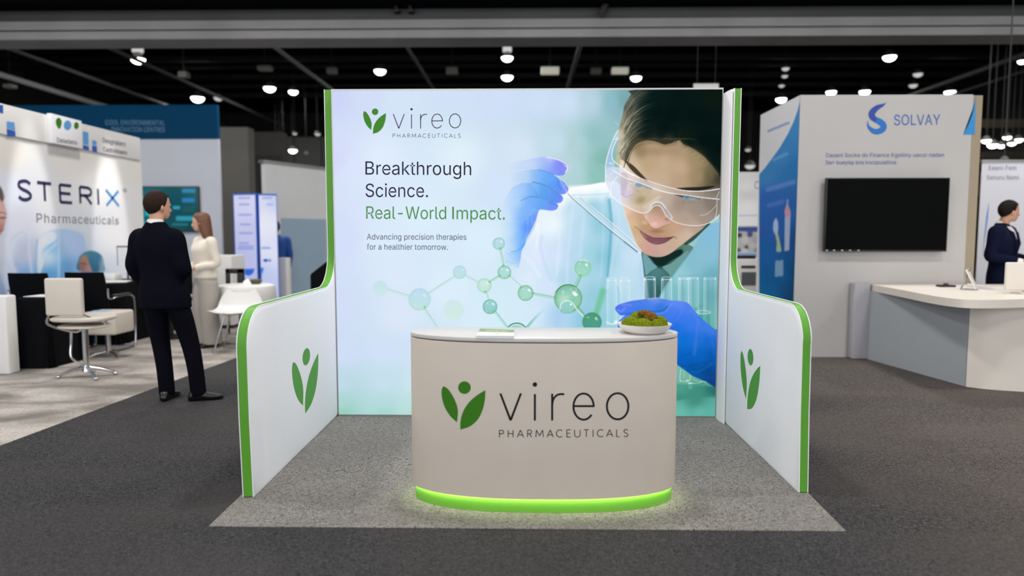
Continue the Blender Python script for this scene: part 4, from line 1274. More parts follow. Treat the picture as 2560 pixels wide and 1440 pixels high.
for px, py, w, lab, g, tall in [
    (345, 147, 40, 'bright round lamp under a stacked silver fixture, above the stand with the big blue band', 'lamp_glow', True),
    (1268, 143, 34, 'bright round lamp with banded fixture, upper of two in line above the printed wall', 'lamp_glow', True),
    (1268, 191, 34, 'bright round lamp, lower of two in line above the middle of the printed wall', 'lamp_glow', False),
    (950, 176, 34, 'bright round lamp above the small leaf logo of the printed wall', 'lamp_glow', False),
    (1590, 193, 32, 'bright round lamp above the dark hair printed on the wall', 'lamp_glow', False),
    (674, 219, 34, 'larger of two round lamps just outside the tall green edge post', 'lamp_glow', False),
    (733, 228, 27, 'smaller of two round lamps just outside the tall green edge post', 'lamp_glow', False),
    (494, 244, 37, 'bright round lamp just above the end of the blue band', 'lamp_glow', False),
    (546, 244, 26, 'dim round lamp beside the corner of the blue band', 'lamp_dim', False),
    (2224, 141, 37, 'biggest bright round lamp above the stand with the swirl logo', 'lamp_glow', False),
    (2295, 184, 27, 'dimmer round lamp above the blue corner triangle, upper of two', 'lamp_dim', False),
    (2283, 212, 24, 'dim round lamp above the blue corner triangle, lower of two', 'lamp_dim', False),
    (1964, 170, 22, 'topmost of a column of small dim lamps beyond the tall green post', 'lamp_dim', False),
    (1962, 189, 18, 'second from top in the column of small dim lamps', 'lamp_dim', False),
    (1954, 213, 17, 'third from top in the column of small dim lamps', 'lamp_dim', False),
    (1953, 247, 30, 'bright round lamp right above the slanting top of the blue side panel', 'lamp_glow', False),
    (2078, 229, 28, 'bright lamp just above the wall top near the swirl logo', 'lamp_glow', False),
    (2162, 228, 30, 'bright lamp just above the wall top between two others over the swirl logo', 'lamp_glow', False),
    (2375, 229, 30, 'bright lamp just above the wall top over the screen corner', 'lamp_glow', False),
    (2556, 152, 24, 'bright round lamp cut by the edge of the picture above the sloping pipe', 'lamp_glow', False),
]:
    w *= .82
    P = onZ(px, py, ZL)
    dep = (P - Vector(_C)).dot(Vector(_f))
    if P.y > YB - 1:
        P = onY(px, py, YB - 2.5)
        dep = (P - Vector(_C)).dot(Vector(_f))
    lamp(P, w / 2 / F * dep, lab, g, g == 'lamp_glow', tall, energy=34)
# faint lamps seen low over the far divider
for px, py, w, lab, g in [(732, 375, 20, 'bright small lamp over the slanted grey panel', 'lamp_glow'), (699, 354, 17, 'dim small lamp, upper of a close pair near the far divider', 'lamp_dim'), (708, 346, 12, 'faint tiny lamp touching the dim one near the far divider', 'lamp_dim'), (737, 333, 11, 'faint tiny lamp straight above the bright small one', 'lamp_dim'), (794, 334, 14, 'faint small lamp close to the tall green post', 'lamp_dim'), (691, 402, 14, 'dim small lamp resting over the end of the slanted grey panel', 'lamp_dim'), (766, 383, 10, 'faint tiny lamp between the bright small one and the green post', 'lamp_faint'),
                          (1870, 373, 14, 'faint small lamp between the green post and blue side panel, upper', 'lamp_dim'), (1875, 413, 24, 'faint wide lamp between the green post and blue side panel, lower', 'lamp_dim')]:
    Yl = 21.0 + (px * 7 % 11) * .3
    P = onY(px, py, Yl)
    lamp(P, w / 2 / F * Yl, lab, g, False, False, 'small far lamps low over the hall')
# cluster of tilted oblong lamps beyond the swirl logo stand
for k, (px, py, w, lab) in enumerate([(2466, 350, 26, 'oblong white lamp of the cluster, closest to the swirl logo stand'), (2482, 361, 30, 'oblong white lamp of the cluster, second from the swirl logo stand'), (2503, 363, 24, 'lowest oblong white lamp of the cluster above the white banner'), (2518, 342, 24, 'upper oblong white lamp in the middle of the cluster'), (2530, 357, 24, 'oblong white lamp of the cluster, second from the picture edge'), (2546, 348, 28, 'oblong white lamp of the cluster closest to the picture edge')]):
    P = onY(px, py, 15.0 + 0.3 * k)
    lamp(P, w * .8 / 2 / F * 15, lab, 'lamp_glow', False, False, 'cluster of oblong lamps')
P = onY(2511, 398, 9.9)
lamp(P, 0.05, 'small lamp peeking over the top of the white banner', 'lamp_glow', False, False, 'cluster of oblong lamps')
# unseen lamps added straight overhead to light the place
n = 0
for Y in (0.4, 4.4, 8.4, 13.8):
    for X in (-9.0, -4.5, 0.0, 4.5, 9.0):
        n += 1
        lamp(Vector((X, Y, ZL)), 0.3, 'added unseen hall lamp overhead, row %s, line %s' % (('before the counter', 'over the counter', 'behind the printed wall', 'behind the crossbeam')[(0.4, 4.4, 8.4, 13.8).index(Y)], {-9.0: 'over the far tables', -4.5: 'over the aisle', 0.0: 'over the middle', 4.5: 'over the desk', 9.0: 'over the far banner'}[X]), 'lamp_glow', True, False, 'added lamps overhead', energy=LAMP_W * (.55 if Y < 1 else 1.0))

# boxes up in the rigging
def rig_box(px, py, w, h, Y, lab, m):
    P = onY(px, py, Y)
    s = Y / F
    t = thing('junction_box', lab, 'junction box', P, group='small boxes in the ceiling rigging')
    q = MB()
    q.box((-w * s / 2, -0.1, -h * s / 2), (w * s / 2, 0.1, h * s / 2), 0.02)
    q.build('casing', M[m], t)
    q = MB()
    q.cyl((0, 0, h * s / 2), (0, 0, HC - P.z), 0.02, seg=6)
    q.build('hanger', M['dark_metal'], t)
M['rig'] = mat('rig_grey', (150, 150, 145), 0.7)
M['rig_white_glow'] = mat('rig_white_glow', (236, 235, 225), 0.7, emit=(236, 232, 214), es=0.35)  # faint glow added to the colour of the pale boxes
for a in [(460, 187, 22, 14, 17, 'grey junction box near the stacked silver fixture lamp', 'rig'), (663, 171, 34, 12, 18, 'wide grey box in the rigging above the pair of round lamps', 'rig'), (1375, 177, 44, 16, 18, 'cream lit box in the rigging over the middle of the printed wall', 'rig_white_glow'), (1130, 177, 28, 16, 19, 'grey box beside the second lamp over the printed wall', 'rig'), (1490, 178, 26, 14, 20, 'small grey box beside the cream box pair', 'rig'), (1550, 177, 40, 14, 20, 'long grey green box beside the lamp above dark hair', 'rig_white_glow'), (25, 216, 24, 9, 17, 'small pale box near the bright sloping pipe', 'rig'), (830, 177, 24, 14, 19, 'pale bent box above the tall green post', 'rig')]:
    rig_box(*a)
# hanging white sign peeping over the printed wall
P = onY(1765, 218, 13.0)
t = thing('hanging_sign', 'plain white sign board peeping over the top of the printed wall', 'sign', (P.x, 13.0, P.z))
s = 13.0 / F
q = MB()
q.box((-30 * s, -0.02, -40 * s), (30 * s, 0.02, 8 * s))
q.build('board', M['white_plain'], t)
q = MB()
for sx in (-1, 1):
    q.cyl((sx * 22 * s, 0, 8 * s), (sx * 22 * s, 0, HC - P.z), 0.003, seg=6)
q.build('cable', M['dark_metal'], t)
# ------------------------------------------------------------------ the main stand
# carpet tile of the stand
ZR = 0.004
b = MB()
b.prism([(-1.566, 3.27), (1.573, 3.27), (1.66, 5.55), (-1.60, 5.55)], 0.0, ZR)
o = b.build('stand_carpet', M['rug'], None, True)
tag(o, 'light grey flecked carpet square under the white counter', 'carpet')

# back-lit printed wall
YP = 5.325
PXL, PXR, PZT = -1.475, 1.503, 2.545
t = thing('display_wall', 'large back-lit printed wall with scientist and molecules behind the counter', 'display wall', (0.014, YP, ZR))
b = MB()
b.box((PXL - 0.006, YP, ZR), (PXR + 0.006, YP + 0.1, 0.018)).box((PXL - 0.006, YP, PZT), (PXR + 0.006, YP + 0.1, PZT + 0.012))
b.box((PXL - 0.006, YP, 0.018), (PXL, YP + 0.1, PZT)).box((PXR, YP, 0.018), (PXR + 0.006, YP + 0.1, PZT))
b.build('frame', M['alu'], t, True, smooth=0)
b = MB()
b.box((PXL, YP + 0.03, 0.02), (PXR, YP + 0.095, PZT - 0.002))
b.build('back_panel', M['white_plain'], t, True)
print_panel('printed_face', (PXL, YP + 0.003, 0.018), (PXR, YP + 0.003, 0.018), (PXR, YP + 0.003, PZT), (PXL, YP + 0.003, PZT), 660, 560, paint_backdrop, t, 0.6, glow=1.0)
YT = YP + 0.0005
M['dark_blue_ink'] = mat('dark_blue_ink', (24, 24, 52), 0.7, spec=0.1)
M['logo_ink'] = mat('logo_ink', (44, 44, 66), 0.7, spec=0.1)
M['green_lit'] = mat('green_lit', (56, 112, 42), 0.8, spec=0.0, emit=(70, 140, 52), es=0.35)
M['green_text'] = mat('green_text', (58, 112, 54), 0.8, spec=0.0, emit=(76, 146, 72), es=0.4)
HCAP = text_mesh('H')[0][:, 1].max()


def px_text(mb, s, x0, x1, b0, b1, cap, mapf, thin=0.0, space=1.0):
    V, _ = text_mesh(s, thin, space)
    w = V[:, 0].max()
    ys = (cap / HCAP) / (math.hypot(x1 - x0, b1 - b0) / w)
    add_text(mb, s, (x0, b0, 0), (x1, b1, 0), (0, -1, 0), thin, space, ys, mapf)


mp = lambda p: onY(p.x, p.y, YT)
b = MB()
Qs, D = vireo_word(10.5)
fm = lambda u, v: onY(983 + (u - 643) * .2045, 321.5 + (v - 698) * .2087, YT)
for quad in Qs:
    b.face([fm(p[0], p[1]) for p in quad])
add_poly2(b, D, fm)
b.build('logo_lettering', M['logo_ink'], t, True, 0)
b = MB()
for quad in caps_line(5.2):
    b.face([fm(p[0], p[1]) for p in quad])
b.build('logo_subline_lettering', M['logo_ink'], t, True, 0)
b = MB()
for pl in EMBLEM:
    add_poly2(b, pl, lambda u, v: onY(908.3 + (u - 268) * .2014, 271.2 + (v - 446) * .2048, YT))
b.build('emblem', M['green_lit'], t, True, 0, label='green leaf emblem')
for nm, mk, lab, args in [('headline_lettering', 'dark_blue_ink', None, ('Breakthrough', 913.5, 1178, 436.5, 438, 33.2)), ('headline_lettering', 'dark_blue_ink', None, ('Science.', 914, 1070, 492.3, 493, 33.2)), ('headline_lettering', 'green_text', 'green headline lettering', ('Real-World', 915.5, 1115.5, 547, 548, 31.2)), ('caption_lettering', 'logo_ink', None, ('Advancing precision therapies', 917, 1166, 599, 599.6, 14.3)), ('caption_lettering', 'logo_ink', None, ('for a healthier tomorrow.', 917, 1120, 624, 624.8, 14.3))]:
    b = MB()
    px_text(b, *args, mp)
    if mk == 'green_text':
        b.face([mp(Vector((x, y, 0))) for x, y in ((1130.6, 548.1), (1134.8, 548.1), (1134.8, 517), (1130.6, 517))])
        px_text(b, 'mpact.', 1141.5, 1262, 548.2, 549, 31.2, mp)
    b.build(nm, M[mk], t, True, 0, label=lab)


# side wings, white fabric with a green edge
def wing(name, label, prof, xi, xo, emb, ink, slant=0.0):
    """prof: outline in (y, z); inner face at x = xi, outer at xo"""
    sg = 1 if xi > xo else -1
    t = thing(name, label, 'booth wall', ((xi + xo) / 2, prof[0][0], ZR), group='white side wings of the stand')
    prof = [(y, max(z, ZR + .0035)) for y, z in prof]
    sx = lambda y: slant * (y - prof[0][0])
    for x, s, lab in ((xi, sg, 'inner'), (xo, -sg, 'outer')):
        b = MB()
        vs = [b.bm.verts.new((x + sx(y), y, z)) for y, z in prof]
        f = b.bm.faces.new(vs)
        f.normal_update()
        if f.normal.x * s < 0:
            f.normal_flip()
        for th, dp in ((.006, .002), (.009, .003), (.011, .002)):
            bmesh.ops.inset_region(b.bm, faces=[f], thickness=th, depth=dp, use_even_offset=True, use_boundary=True)
        bmesh.ops.triangulate(b.bm, faces=[f])
        b.build('fabric_face', M['white_fabric'], t, True, 180)
    e = 0.003 * sg
    b = MB()
    n = len(prof)
    A = [b.bm.verts.new((xi - e + sx(y), y, z)) for y, z in prof]
    B = [b.bm.verts.new((xo + e + sx(y), y, z)) for y, z in prof]
    for i in range(n):
        j = (i + 1) % n
        b.bm.faces.new((A[i], A[j], B[j], B[i]))
    b.build('green_edge', M['green_band'], t, True, 35, label='bright green edge band')
    for x in (xi, xo):
        b = MB()
        b.tube([(x + sx(y), y - .0015, z + .0015 if z > .1 else z) for y, z in prof], .003, 6, closed=True)
        b.build('piping', M['white_fabric'], t, True)
    x0, x1, yt, yb = emb
    b = MB()
    xe = xi + sg * .0072
    p0, p1 = onX(x0, (yt + yb) / 2, xe), onX(x1, (yt + yb) / 2, xe)
    zt, z0 = onX((x0 + x1) / 2, yt, xe).z, onX((x0 + x1) / 2, yb, xe).z
    for pl in EMBLEM:
        add_poly2(b, pl, lambda u, v: (xe + sg * .0006 + sx(p0.y), p0.y + (p1.y - p0.y) * (u - 268) / 281, zt + (z0 - zt) * (v - 446) / 310))
    b.build('emblem', ink, t, True, 0, label='green leaf emblem')
    return t


def arc(cy, cz, r, a0, a1, n=10):
    return [(cy + r * math.cos(math.radians(a0 + (a1 - a0) * k / n)), cz + r * math.sin(math.radians(a0 + (a1 - a0) * k / n))) for k in range(n + 1)]


Lp = [(3.645, 0.0), (3.625, 0.45), (3.622, 0.84)] + arc(3.835, 0.832, 0.213, 180, 90)[1:] + [(4.3, 1.045), (4.7, 1.045)] + arc(5.10, 1.315, 0.268, 270, 360) + [(5.366, 1.8), (5.366, 2.562), (5.43, 2.562), (5.43, 0.0)]
wing('side_wing', 'white side wing with green edge and leaf emblem beside the aisle with the standing pair', Lp, -1.492, -1.548, (731, 797, 872, 1033), M['green_print'])
Rp = [(3.765, 0.0), (3.785, 0.45), (3.79, 0.84)] + arc(3.99, 0.842, 0.205, 180, 90)[1:] + [(4.4, 1.047), (4.7, 1.047)] + arc(4.935, 1.27, 0.222, 270, 360) + [(5.157, 1.8), (5.152, 2.515), (5.43, 2.53), (5.43, 0.0)]
wing('side_wing', 'white side wing with green edge and leaf emblem beside the rounded corner post', Rp, 1.542, 1.59, (1850, 1899.5, 872, 1028), M['green_print'])
# rounded white corner post between printed wall and wing
b = MB()
pl = [(1.511, 5.40), (1.511, 5.30)] + [(1.511 + .0185 * (1 - math.cos(a)), 5.30 - .145 * math.sin(a)) for a in np.linspace(0.1, PI / 2, 10)] + [(1.5298, 5.155), (1.5298, 5.40)]
b.prism(pl, ZR, 2.512)
o = b.build('corner_post', M['white_fabric'], None, True, 50)
tag(o, 'narrow rounded white corner post between printed wall and side wing', 'post')

# ------------------------------------------------------------------ counter
CX, CW = 0.105, 0.725
ZT, ZS, ZB = 0.922, 0.902, 0.082


def cfront(x, inset=0.0):
    u = min(1.0, abs((x - CX) / (CW - inset)))
    return 3.70 - (0.262 - inset) * (1 - u ** 2.5) ** (1 / 1.9)


def cplan(inset=0.0, n=64):
    w = CW - inset
    pts = []
    for k in range(n + 1):
        a = PI - PI * k / n
        c = math.cos(a)
        x = CX + w * math.copysign(abs(c) ** 0.72, c)
        pts.append((x, cfront(x, inset)))
    for k in range(1, 16):
        a = PI / 2 * k / 15
        pts.append((CX + w - .16 * (1 - math.cos(a)), 3.70 + (.155 - inset) * math.sin(a)))
    for k in range(0, 15):
        a = PI / 2 * (1 - k / 15)
        pts.append((CX - w + .16 * (1 - math.cos(a)), 3.70 + (.155 - inset) * math.sin(a)))
    return pts


t = thing('reception_counter', 'white curved-front counter with leaf logo and glowing green base', 'counter', (CX, 3.6, ZR))


def rounded_slab(name, z0, z1, inset, m, bev, par=t):
    b = MB()
    rings = []
    for z, d in ((z0, bev), (z0 + bev * .3, bev * .3), (z0 + bev, 0), (z1 - bev, 0), (z1 - bev * .3, bev * .3), (z1, bev)):
        rings.append([(x, y, z) for x, y in cplan(inset + d)])
    b.ring_loft(rings)
    return b.build(name, m, par, True, 50)


rounded_slab('countertop', ZS, ZT, 0.0, M['white_satin'], 0.0018)
rounded_slab('shadow_gap', ZS - 0.006, ZS, 0.012, M['dark_reveal'], 0.001)
rounded_slab('body', ZB, ZS - 0.006, 0.0, M['counter_front'], 0.003)
M['green_glow'] = emit_mat('green_glow', (108, 190, 40), 0.12)
_b = M['green_glow'].node_tree.nodes['Principled BSDF']
_b.inputs['Base Color'].default_value = rgba((116, 184, 62))
rounded_slab('lit_base', ZR, ZB + 0.001, 0.018, M['green_glow'], 0.002)
# LED strip tucked under the body, all round the base
b = MB()
a, c = cplan(0.007), cplan(0.014)
b.ring_loft([[(x, y, ZB + 0.002) for x, y in a], [(x, y, ZB - 0.001) for x, y in a], [(x, y, ZB - 0.001) for x, y in c], [(x, y, ZB + 0.002) for x, y in c]], False, True)
b.build('led_strip', emit_mat('led_strip', (236, 244, 200), 26.0), t, True)


def on_counter(px, py, off=0.0012):
    y = 3.45
    for _ in range(7):
        p = onY(px, py, y)
        y = cfront(p.x) - off
    return onY(px, py, y)


b = MB()
Qs, D = vireo_word(13.0)
cm = lambda u, v: on_counter(1000 + u / 2.571, 780 + v / 2.571)
for quad in Qs:
    b.face([cm(p[0], p[1]) for p in quad])
add_poly2(b, D, cm)
b.build('logo_lettering', M['black_ink'], t, True, 0)
b = MB()
for quad in caps_line(5.0, 5.0):
    b.face([cm(p[0], p[1]) for p in quad])
b.build('logo_subline_lettering', M['black_ink'], t, True, 0)
b = MB()
for pl in EMBLEM:
    add_dense(b, pl, cm)
b.build('emblem', M['green_ink'], t, True, 0, label='green leaf emblem')

# brochures in a low stack
zt = ZT + 0.014
FL, FR, BR_, BL_ = onZ(1190, 838.5, zt), onZ(1284, 839.5, zt), onZ(1286, 824.5, zt), onZ(1201, 821.5, zt)
M['brochure_green'] = mat('brochure_green', (124, 154, 104), 0.6)
for k in range(4):
    z0 = ZT + 0.0035 * k
    j = (0.0015 * (k % 2) - .0007, 0.001 * ((k * 7) % 3 - 1))
    lab = ['white brochure lying straight on the counter at the bottom of the stack', 'white brochure second from the bottom of the counter stack', 'white brochure just beneath the green banded one', 'brochure with green header band, topmost of the counter stack'][k]
    tt = thing('brochure', lab, 'brochure', (FL.x + .09, FL.y + .05, z0), group='brochures stacked on the counter')
    b = MB()
    b.prism([(p.x + j[0], p.y + j[1]) for p in (FL, FR, BR_, BL_)], z0 + .0002, z0 + 0.0034)
    b.build('cover', M['paper'], tt, True, 0)
    if k == 3:
        zz = z0 + 0.0037
        f2 = lambda u, v: Vector(((FL.x * (1 - u) + FR.x * u) * (1 - v) + (BL_.x * (1 - u) + BR_.x * u) * v, (FL.y * (1 - u) + FR.y * u) * (1 - v) + (BL_.y * (1 - u) + BR_.y * u) * v, zz))
        b = MB()
        b.face([f2(0, .52), f2(1, .52), f2(1, 1), f2(0, 1)])
        b.build('green_band', M['brochure_green'], tt, True, 0, label='green header band')
        b = MB()
        g3 = lambda p: f2(p.x, p.y) + Vector((0, 0, .0003))
        add_text(b, 'Breakthrough Science', (.2, .68, 0), (.82, .68, 0), (0, 1, 0), 0, 1, 3.4, g3)
        b.build('band_lettering', M['paper'], tt, True, 0)
        b = MB()
        add_text(b, 'vireo', (.34, .2, 0), (.64, .2, 0), (0, 1, 0), 0, 1.1, 2.6, g3)
        b.build('cover_lettering', M['green_print'], tt, True, 0)

# dish of moss
dc = onZ(1611, 831, ZT)
dish = MB()
dish.lathe([(0.001, 0.004), (0.06, 0.004), (0.1, 0.018), (0.13, 0.040), (0.139, 0.050), (0.142, 0.050), (0.141, 0.044), (0.125, 0.018), (0.105, 0.004), (0.088, 0.0), (0.001, 0.0)], (0, 0, 0), 64)
o = dish.build('dish', mat('ceramic_white', (232, 226, 218), 0.4, var=0.01), None, False, 50)
o.location = (dc.x, dc.y, ZT)
tag(o, 'shallow white dish holding moss at the end of the counter', 'dish')
from mathutils import noise as mnoise


def moss_mat(name, a, c):
    m = mat(name, a, 0.95, spec=0.05)
    nt = m.node_tree
    b = nt.nodes['Principled BSDF']
    tc = nt.nodes.new('ShaderNodeTexCoord')
    n = nt.nodes.new('ShaderNodeTexNoise')
    n.inputs['Scale'].default_value = 190
    n.inputs['Detail'].default_value = 3
    r = nt.nodes.new('ShaderNodeValToRGB')
    r.color_ramp.elements[0].position, r.color_ramp.elements[0].color = .35, rgba(a)
    r.color_ramp.elements[1].position, r.color_ramp.elements[1].color = .68, rgba(c)
    nt.links.new(tc.outputs['Object'], n.inputs['Vector'])
    nt.links.new(n.outputs['Fac'], r.inputs['Fac'])
    nt.links.new(r.outputs['Color'], b.inputs['Base Color'])
    return m


M['moss'] = moss_mat('moss', (70, 86, 12), (146, 156, 36))
M['moss_brown'] = moss_mat('moss_brown', (82, 56, 16), (150, 112, 48))


def moss(dx, dy, dz, rx, ry, rz, m, lab, seed):
    bm = bmesh.new()
    bmesh.ops.create_icosphere(bm, subdivisions=5, radius=1.0)
    for v in bm.verts:
        d = v.co.normalized()
        k = 1 + .12 * mnoise.noise(d * 2.2 + Vector((seed, 0, 0))) + .10 * mnoise.noise(d * 5.5 + Vector((0, seed, 0))) + .07 * mnoise.noise(d * 16)
        v.co = Vector((d.x * rx * k, d.y * ry * k, max(d.z, -.5) * rz * k))
    me = bpy.data.meshes.new('moss_clump')
    bm.to_mesh(me)
    bm.free()
    o = link('moss_clump', me, m, None, False, 180)
    o.location = (dc.x + dx, dc.y + dy, ZT + dz)
    tag(o, lab, 'moss', 'moss clumps in the dish')


moss(-.072, -.005, .048, .050, .056, .040, M['moss'], 'green moss mound against the dish rim towards the brochures', 1)
moss(-.028, .04, .056, .054, .048, .050, M['moss'], 'tall green moss mound behind the others in the dish', 2)
moss(-.020, -.062, .045, .052, .042, .038, M['moss'], 'wide green moss mound at the front of the dish', 3)
moss(.050, -.056, .045, .036, .04, .034, M['moss'], 'round green moss mound at the front below the brown ones', 4)
moss(.086, .005, .048, .037, .048, .040, M['moss'], 'green moss mound against the dish rim at the counter end', 5)
moss(-.002, .0, .104, .036, .03, .017, M['moss_brown'], 'flat brown moss clump, topmost in the dish', 6)
moss(.026, -.024, .084, .036, .03, .030, M['moss_brown'], 'round brown moss clump in front of the topmost one', 7)
# ------------------------------------------------------------------ stand with the letters STERIX along the aisle
XS = -6.2
yA, yB = 6.2, onX(357, 500, XS).y
ztop = onX(357, 403, XS).z
t = thing('exhibit_wall', 'long white printed wall lettered STERIX with blue shapes along the aisle', 'exhibit wall', (XS, 8.5, 0))
b = MB()
b.box((XS - 0.12, yA, 0), (XS - 0.012, yB, ztop))
b.build('wall_core', M['white_plain'], t, True)


def paint_sterix(p):
    p.fill(shep([(20, 380, (222, 218, 212)), (200, 400, (224, 220, 214)), (340, 420, (226, 222, 217)), (20, 480, (222, 226, 240)), (120, 500, (222, 222, 224)), (250, 460, (244, 243, 243)), (300, 600, (240, 240, 242)), (340, 600, (232, 228, 224)), (340, 700, (232, 230, 228)),
                 (50, 560, (206, 208, 222)), (120, 560, (216, 218, 224)), (10, 620, (214, 218, 232)), (60, 630, (180, 186, 208)), (30, 690, (140, 168, 214)), (80, 700, (110, 160, 212)), (0, 730, (56, 110, 200)), (40, 800, (60, 120, 206)), (80, 880, (150, 170, 210)), (200, 720, (150, 190, 226)), (120, 760, (80, 146, 210))], 3))
    p.poly([(92, 740), (90, 640), (96, 600), (115, 580), (150, 572), (195, 580), (212, 600), (214, 680), (205, 740)], shep([(110, 600, (206, 212, 220)), (120, 640, (190, 208, 224)), (130, 620, (120, 176, 216)), (125, 690, (90, 156, 210)), (175, 600, (176, 200, 234)), (190, 620, (178, 200, 238)), (165, 670, (104, 166, 218)), (200, 680, (150, 188, 232)), (160, 730, (96, 164, 218))]), 6)
    p.poly([(92, 650), (97, 606), (120, 580), (140, 585), (138, 600), (108, 620), (104, 640), (110, 655), (96, 690)], (212, 216, 222), 6, .8)
    for pts, w, c, a in [([(148, 575), (147, 700), (147, 760)], 4, (190, 210, 232), .8), ([(92, 600), (90, 700), (86, 790)], 3, (90, 140, 200), .5), ([(140, 610), (104, 650), (96, 740), (92, 790)], 5, (196, 212, 232), .7), ([(68, 560), (74, 640), (84, 720), (86, 790)], 8, (198, 204, 222), .7), ([(10, 670), (22, 740), (36, 830)], 16, (204, 208, 224), .8), ([(40, 670), (56, 740), (70, 790)], 10, (176, 188, 216), .7), ([(24, 640), (28, 600), (60, 580), (66, 620), (40, 680)], 3, (170, 178, 200), .5), ([(0, 690), (12, 760), (20, 830)], 10, (46, 100, 200), .6), ([(60, 690), (70, 740), (66, 790)], 8, (48, 110, 200), .5)]:
        p.line(pts, w, c, a, 6)
    # printed scientist in a white coat at the very end
    p.poly([(-150, 800), (-140, 640), (-90, 600), (-40, 590), (0, 600), (30, 640), (44, 800)], shep([(-100, 650, (214, 218, 230)), (0, 650, (206, 212, 228)), (-60, 760, (186, 198, 222)), (20, 760, (176, 190, 218))]), 6, .75)
    p.poly([(-60, 560), (-58, 610), (-30, 640), (-8, 612), (-14, 560)], (180, 132, 120), 4)
    p.poly([(-66, 480), (-30, 466), (-2, 484), (12, 514), (17, 540), (14, 552), (8, 574), (-6, 592), (-30, 596), (-58, 570), (-72, 530)], shep([(-30, 510, (214, 178, 166)), (0, 520, (214, 176, 168)), (12, 545, (200, 156, 146)), (0, 574, (180, 126, 118)), (-40, 570, (190, 144, 132)), (4, 535, (222, 190, 184))]), 4)
    p.poly([(-84, 540), (-82, 490), (-58, 458), (-26, 450), (0, 466), (10, 490), (6, 504), (-8, 492), (-34, 490), (-52, 506), (-58, 540), (-66, 566)], shep([(-60, 480, (60, 48, 42)), (-20, 465, (80, 66, 58)), (5, 490, (110, 92, 84))]), 4)
    p.disc((-52, 548), 8, (196, 148, 136), .9, 3, 13)
    for pts, w, c, a_ in [([(-6, 534), (4, 531), (14, 534)], 3, (92, 70, 62), .6), ([(0, 545), (12, 544)], 4, (76, 58, 56), .75), ([(-10, 576), (2, 578), (9, 574)], 3, (150, 92, 90), .6)]:
        p.line(pts, w, c, a_, 3)
    # printed head with teal cap
    p.poly([(196, 676), (196, 650), (204, 636), (222, 627), (242, 630), (256, 642), (260, 660), (258, 680)], shep([(240, 650, (60, 118, 150)), (255, 675, (30, 80, 112)), (215, 640, (80, 140, 156)), (225, 675, (50, 110, 140))]), 4)
    p.poly([(200, 676), (198, 655), (206, 640), (216, 640), (224, 660), (230, 680), (218, 684)], shep([(205, 650, (176, 132, 116)), (222, 672, (196, 160, 150)), (206, 668, (140, 100, 92))]), 4)
    p.line([(202, 658), (214, 660)], 3, (90, 60, 56), .8, 3)
    p.poly([(196, 690), (208, 680), (226, 680), (240, 694), (236, 720), (190, 720)], (98, 134, 208), 5)
    p.poly([(255, 640), (290, 640), (320, 660), (320, 720), (250, 720)], (216, 222, 236), 14, .5)


print_panel('printed_face', (XS, yA, 0.004), (XS, yB, 0.004), (XS, yB, ztop), (XS, yA, ztop), 260, 180, paint_sterix, t, 0.5, base=1.0)
M['navy_ink'] = mat('navy_ink', (44, 42, 84), 0.6)
M['grey_ink'] = mat('grey_ink', (128, 128, 132), 0.6)
M['sky_ink'] = mat('sky_ink', (66, 150, 214), 0.6)
xw = XS + .003


def wall_text(mb, s, px0, px1, b0, b1, captop, thin=0.0, space=1.0, x=xw):
    P0, P1 = onX(px0, b0, x), onX(px1, b1, x)
    cap = onX(px0, captop, x).z - P0.z
    V, _ = text_mesh(s, thin, space)
    k = (P1 - P0).length / V[:, 0].max()
    add_text(mb, s, P0, P1, (0, 0, 1), thin, space, (cap / HCAP) / k)


cz0, cz1 = onX(47, 498, xw).z, onX(47, 451, xw).z
for nm, mk, lab, chars in (('lettering', 'navy_ink', None, (('S', 47, 79), ('T', 95, 130), ('E', 151, 180), ('R', 201, 229), ('I', 240, 252))), ('blue_letter', 'sky_ink', 'blue letter X', (('X', 266, 297),))):
    b = MB()
    for ch, a0, a1 in chars:
        y0_, y1_ = onX(a0, 500, xw).y, onX(a1, 500, xw).y
        for st in CAPS[ch]:
            pts = catmull(st, 4) if len(st) > 2 else st
            pts = [(y0_ + (y1_ - y0_) * q_[0], cz0 + (cz1 - cz0) * q_[1]) for q_ in pts]
            for quad in stroke2d(pts, .042):
                b.face([(xw, q_[0], q_[1]) for q_ in quad])
    b.build(nm, M[mk], t, True, 0, label=lab)
b = MB()
wall_text(b, 'Pharmaceuticals', 92, 297, 556, 561, 533, 0, 1.08)
b.build('small_lettering', M['grey_ink'], t, True, 0)
b = MB()
wall_text(b, '®', 308, 317, 483, 484, 471)
b.build('trademark_sign', M['grey_ink'], t, True, 0)
# header board over the wall
z1 = onX(350, 342, XS + .1).z
b = MB()
b.box((XS - 0.1, yA, ztop), (XS + 0.02, onX(352, 400, XS + .02).y, z1), 0.004)
b.build('header_board', M['white_plain'], t, True)
zh0, zh1 = ztop + 0.03, onX(207, 300, XS + .08).z
b = MB()
b.box((XS + 0.021, onX(130, 330, XS + .08).y, onX(131, 357, XS + .08).z), (XS + 0.08, onX(205, 330, XS + .08).y, onX(131, 284, XS + .08).z), 0.003)
b.build('sign_box', mat('sign_box', (240, 240, 244), 0.5), t, True)


def hx(px, py):
    return onX(px, py, XS + .083)


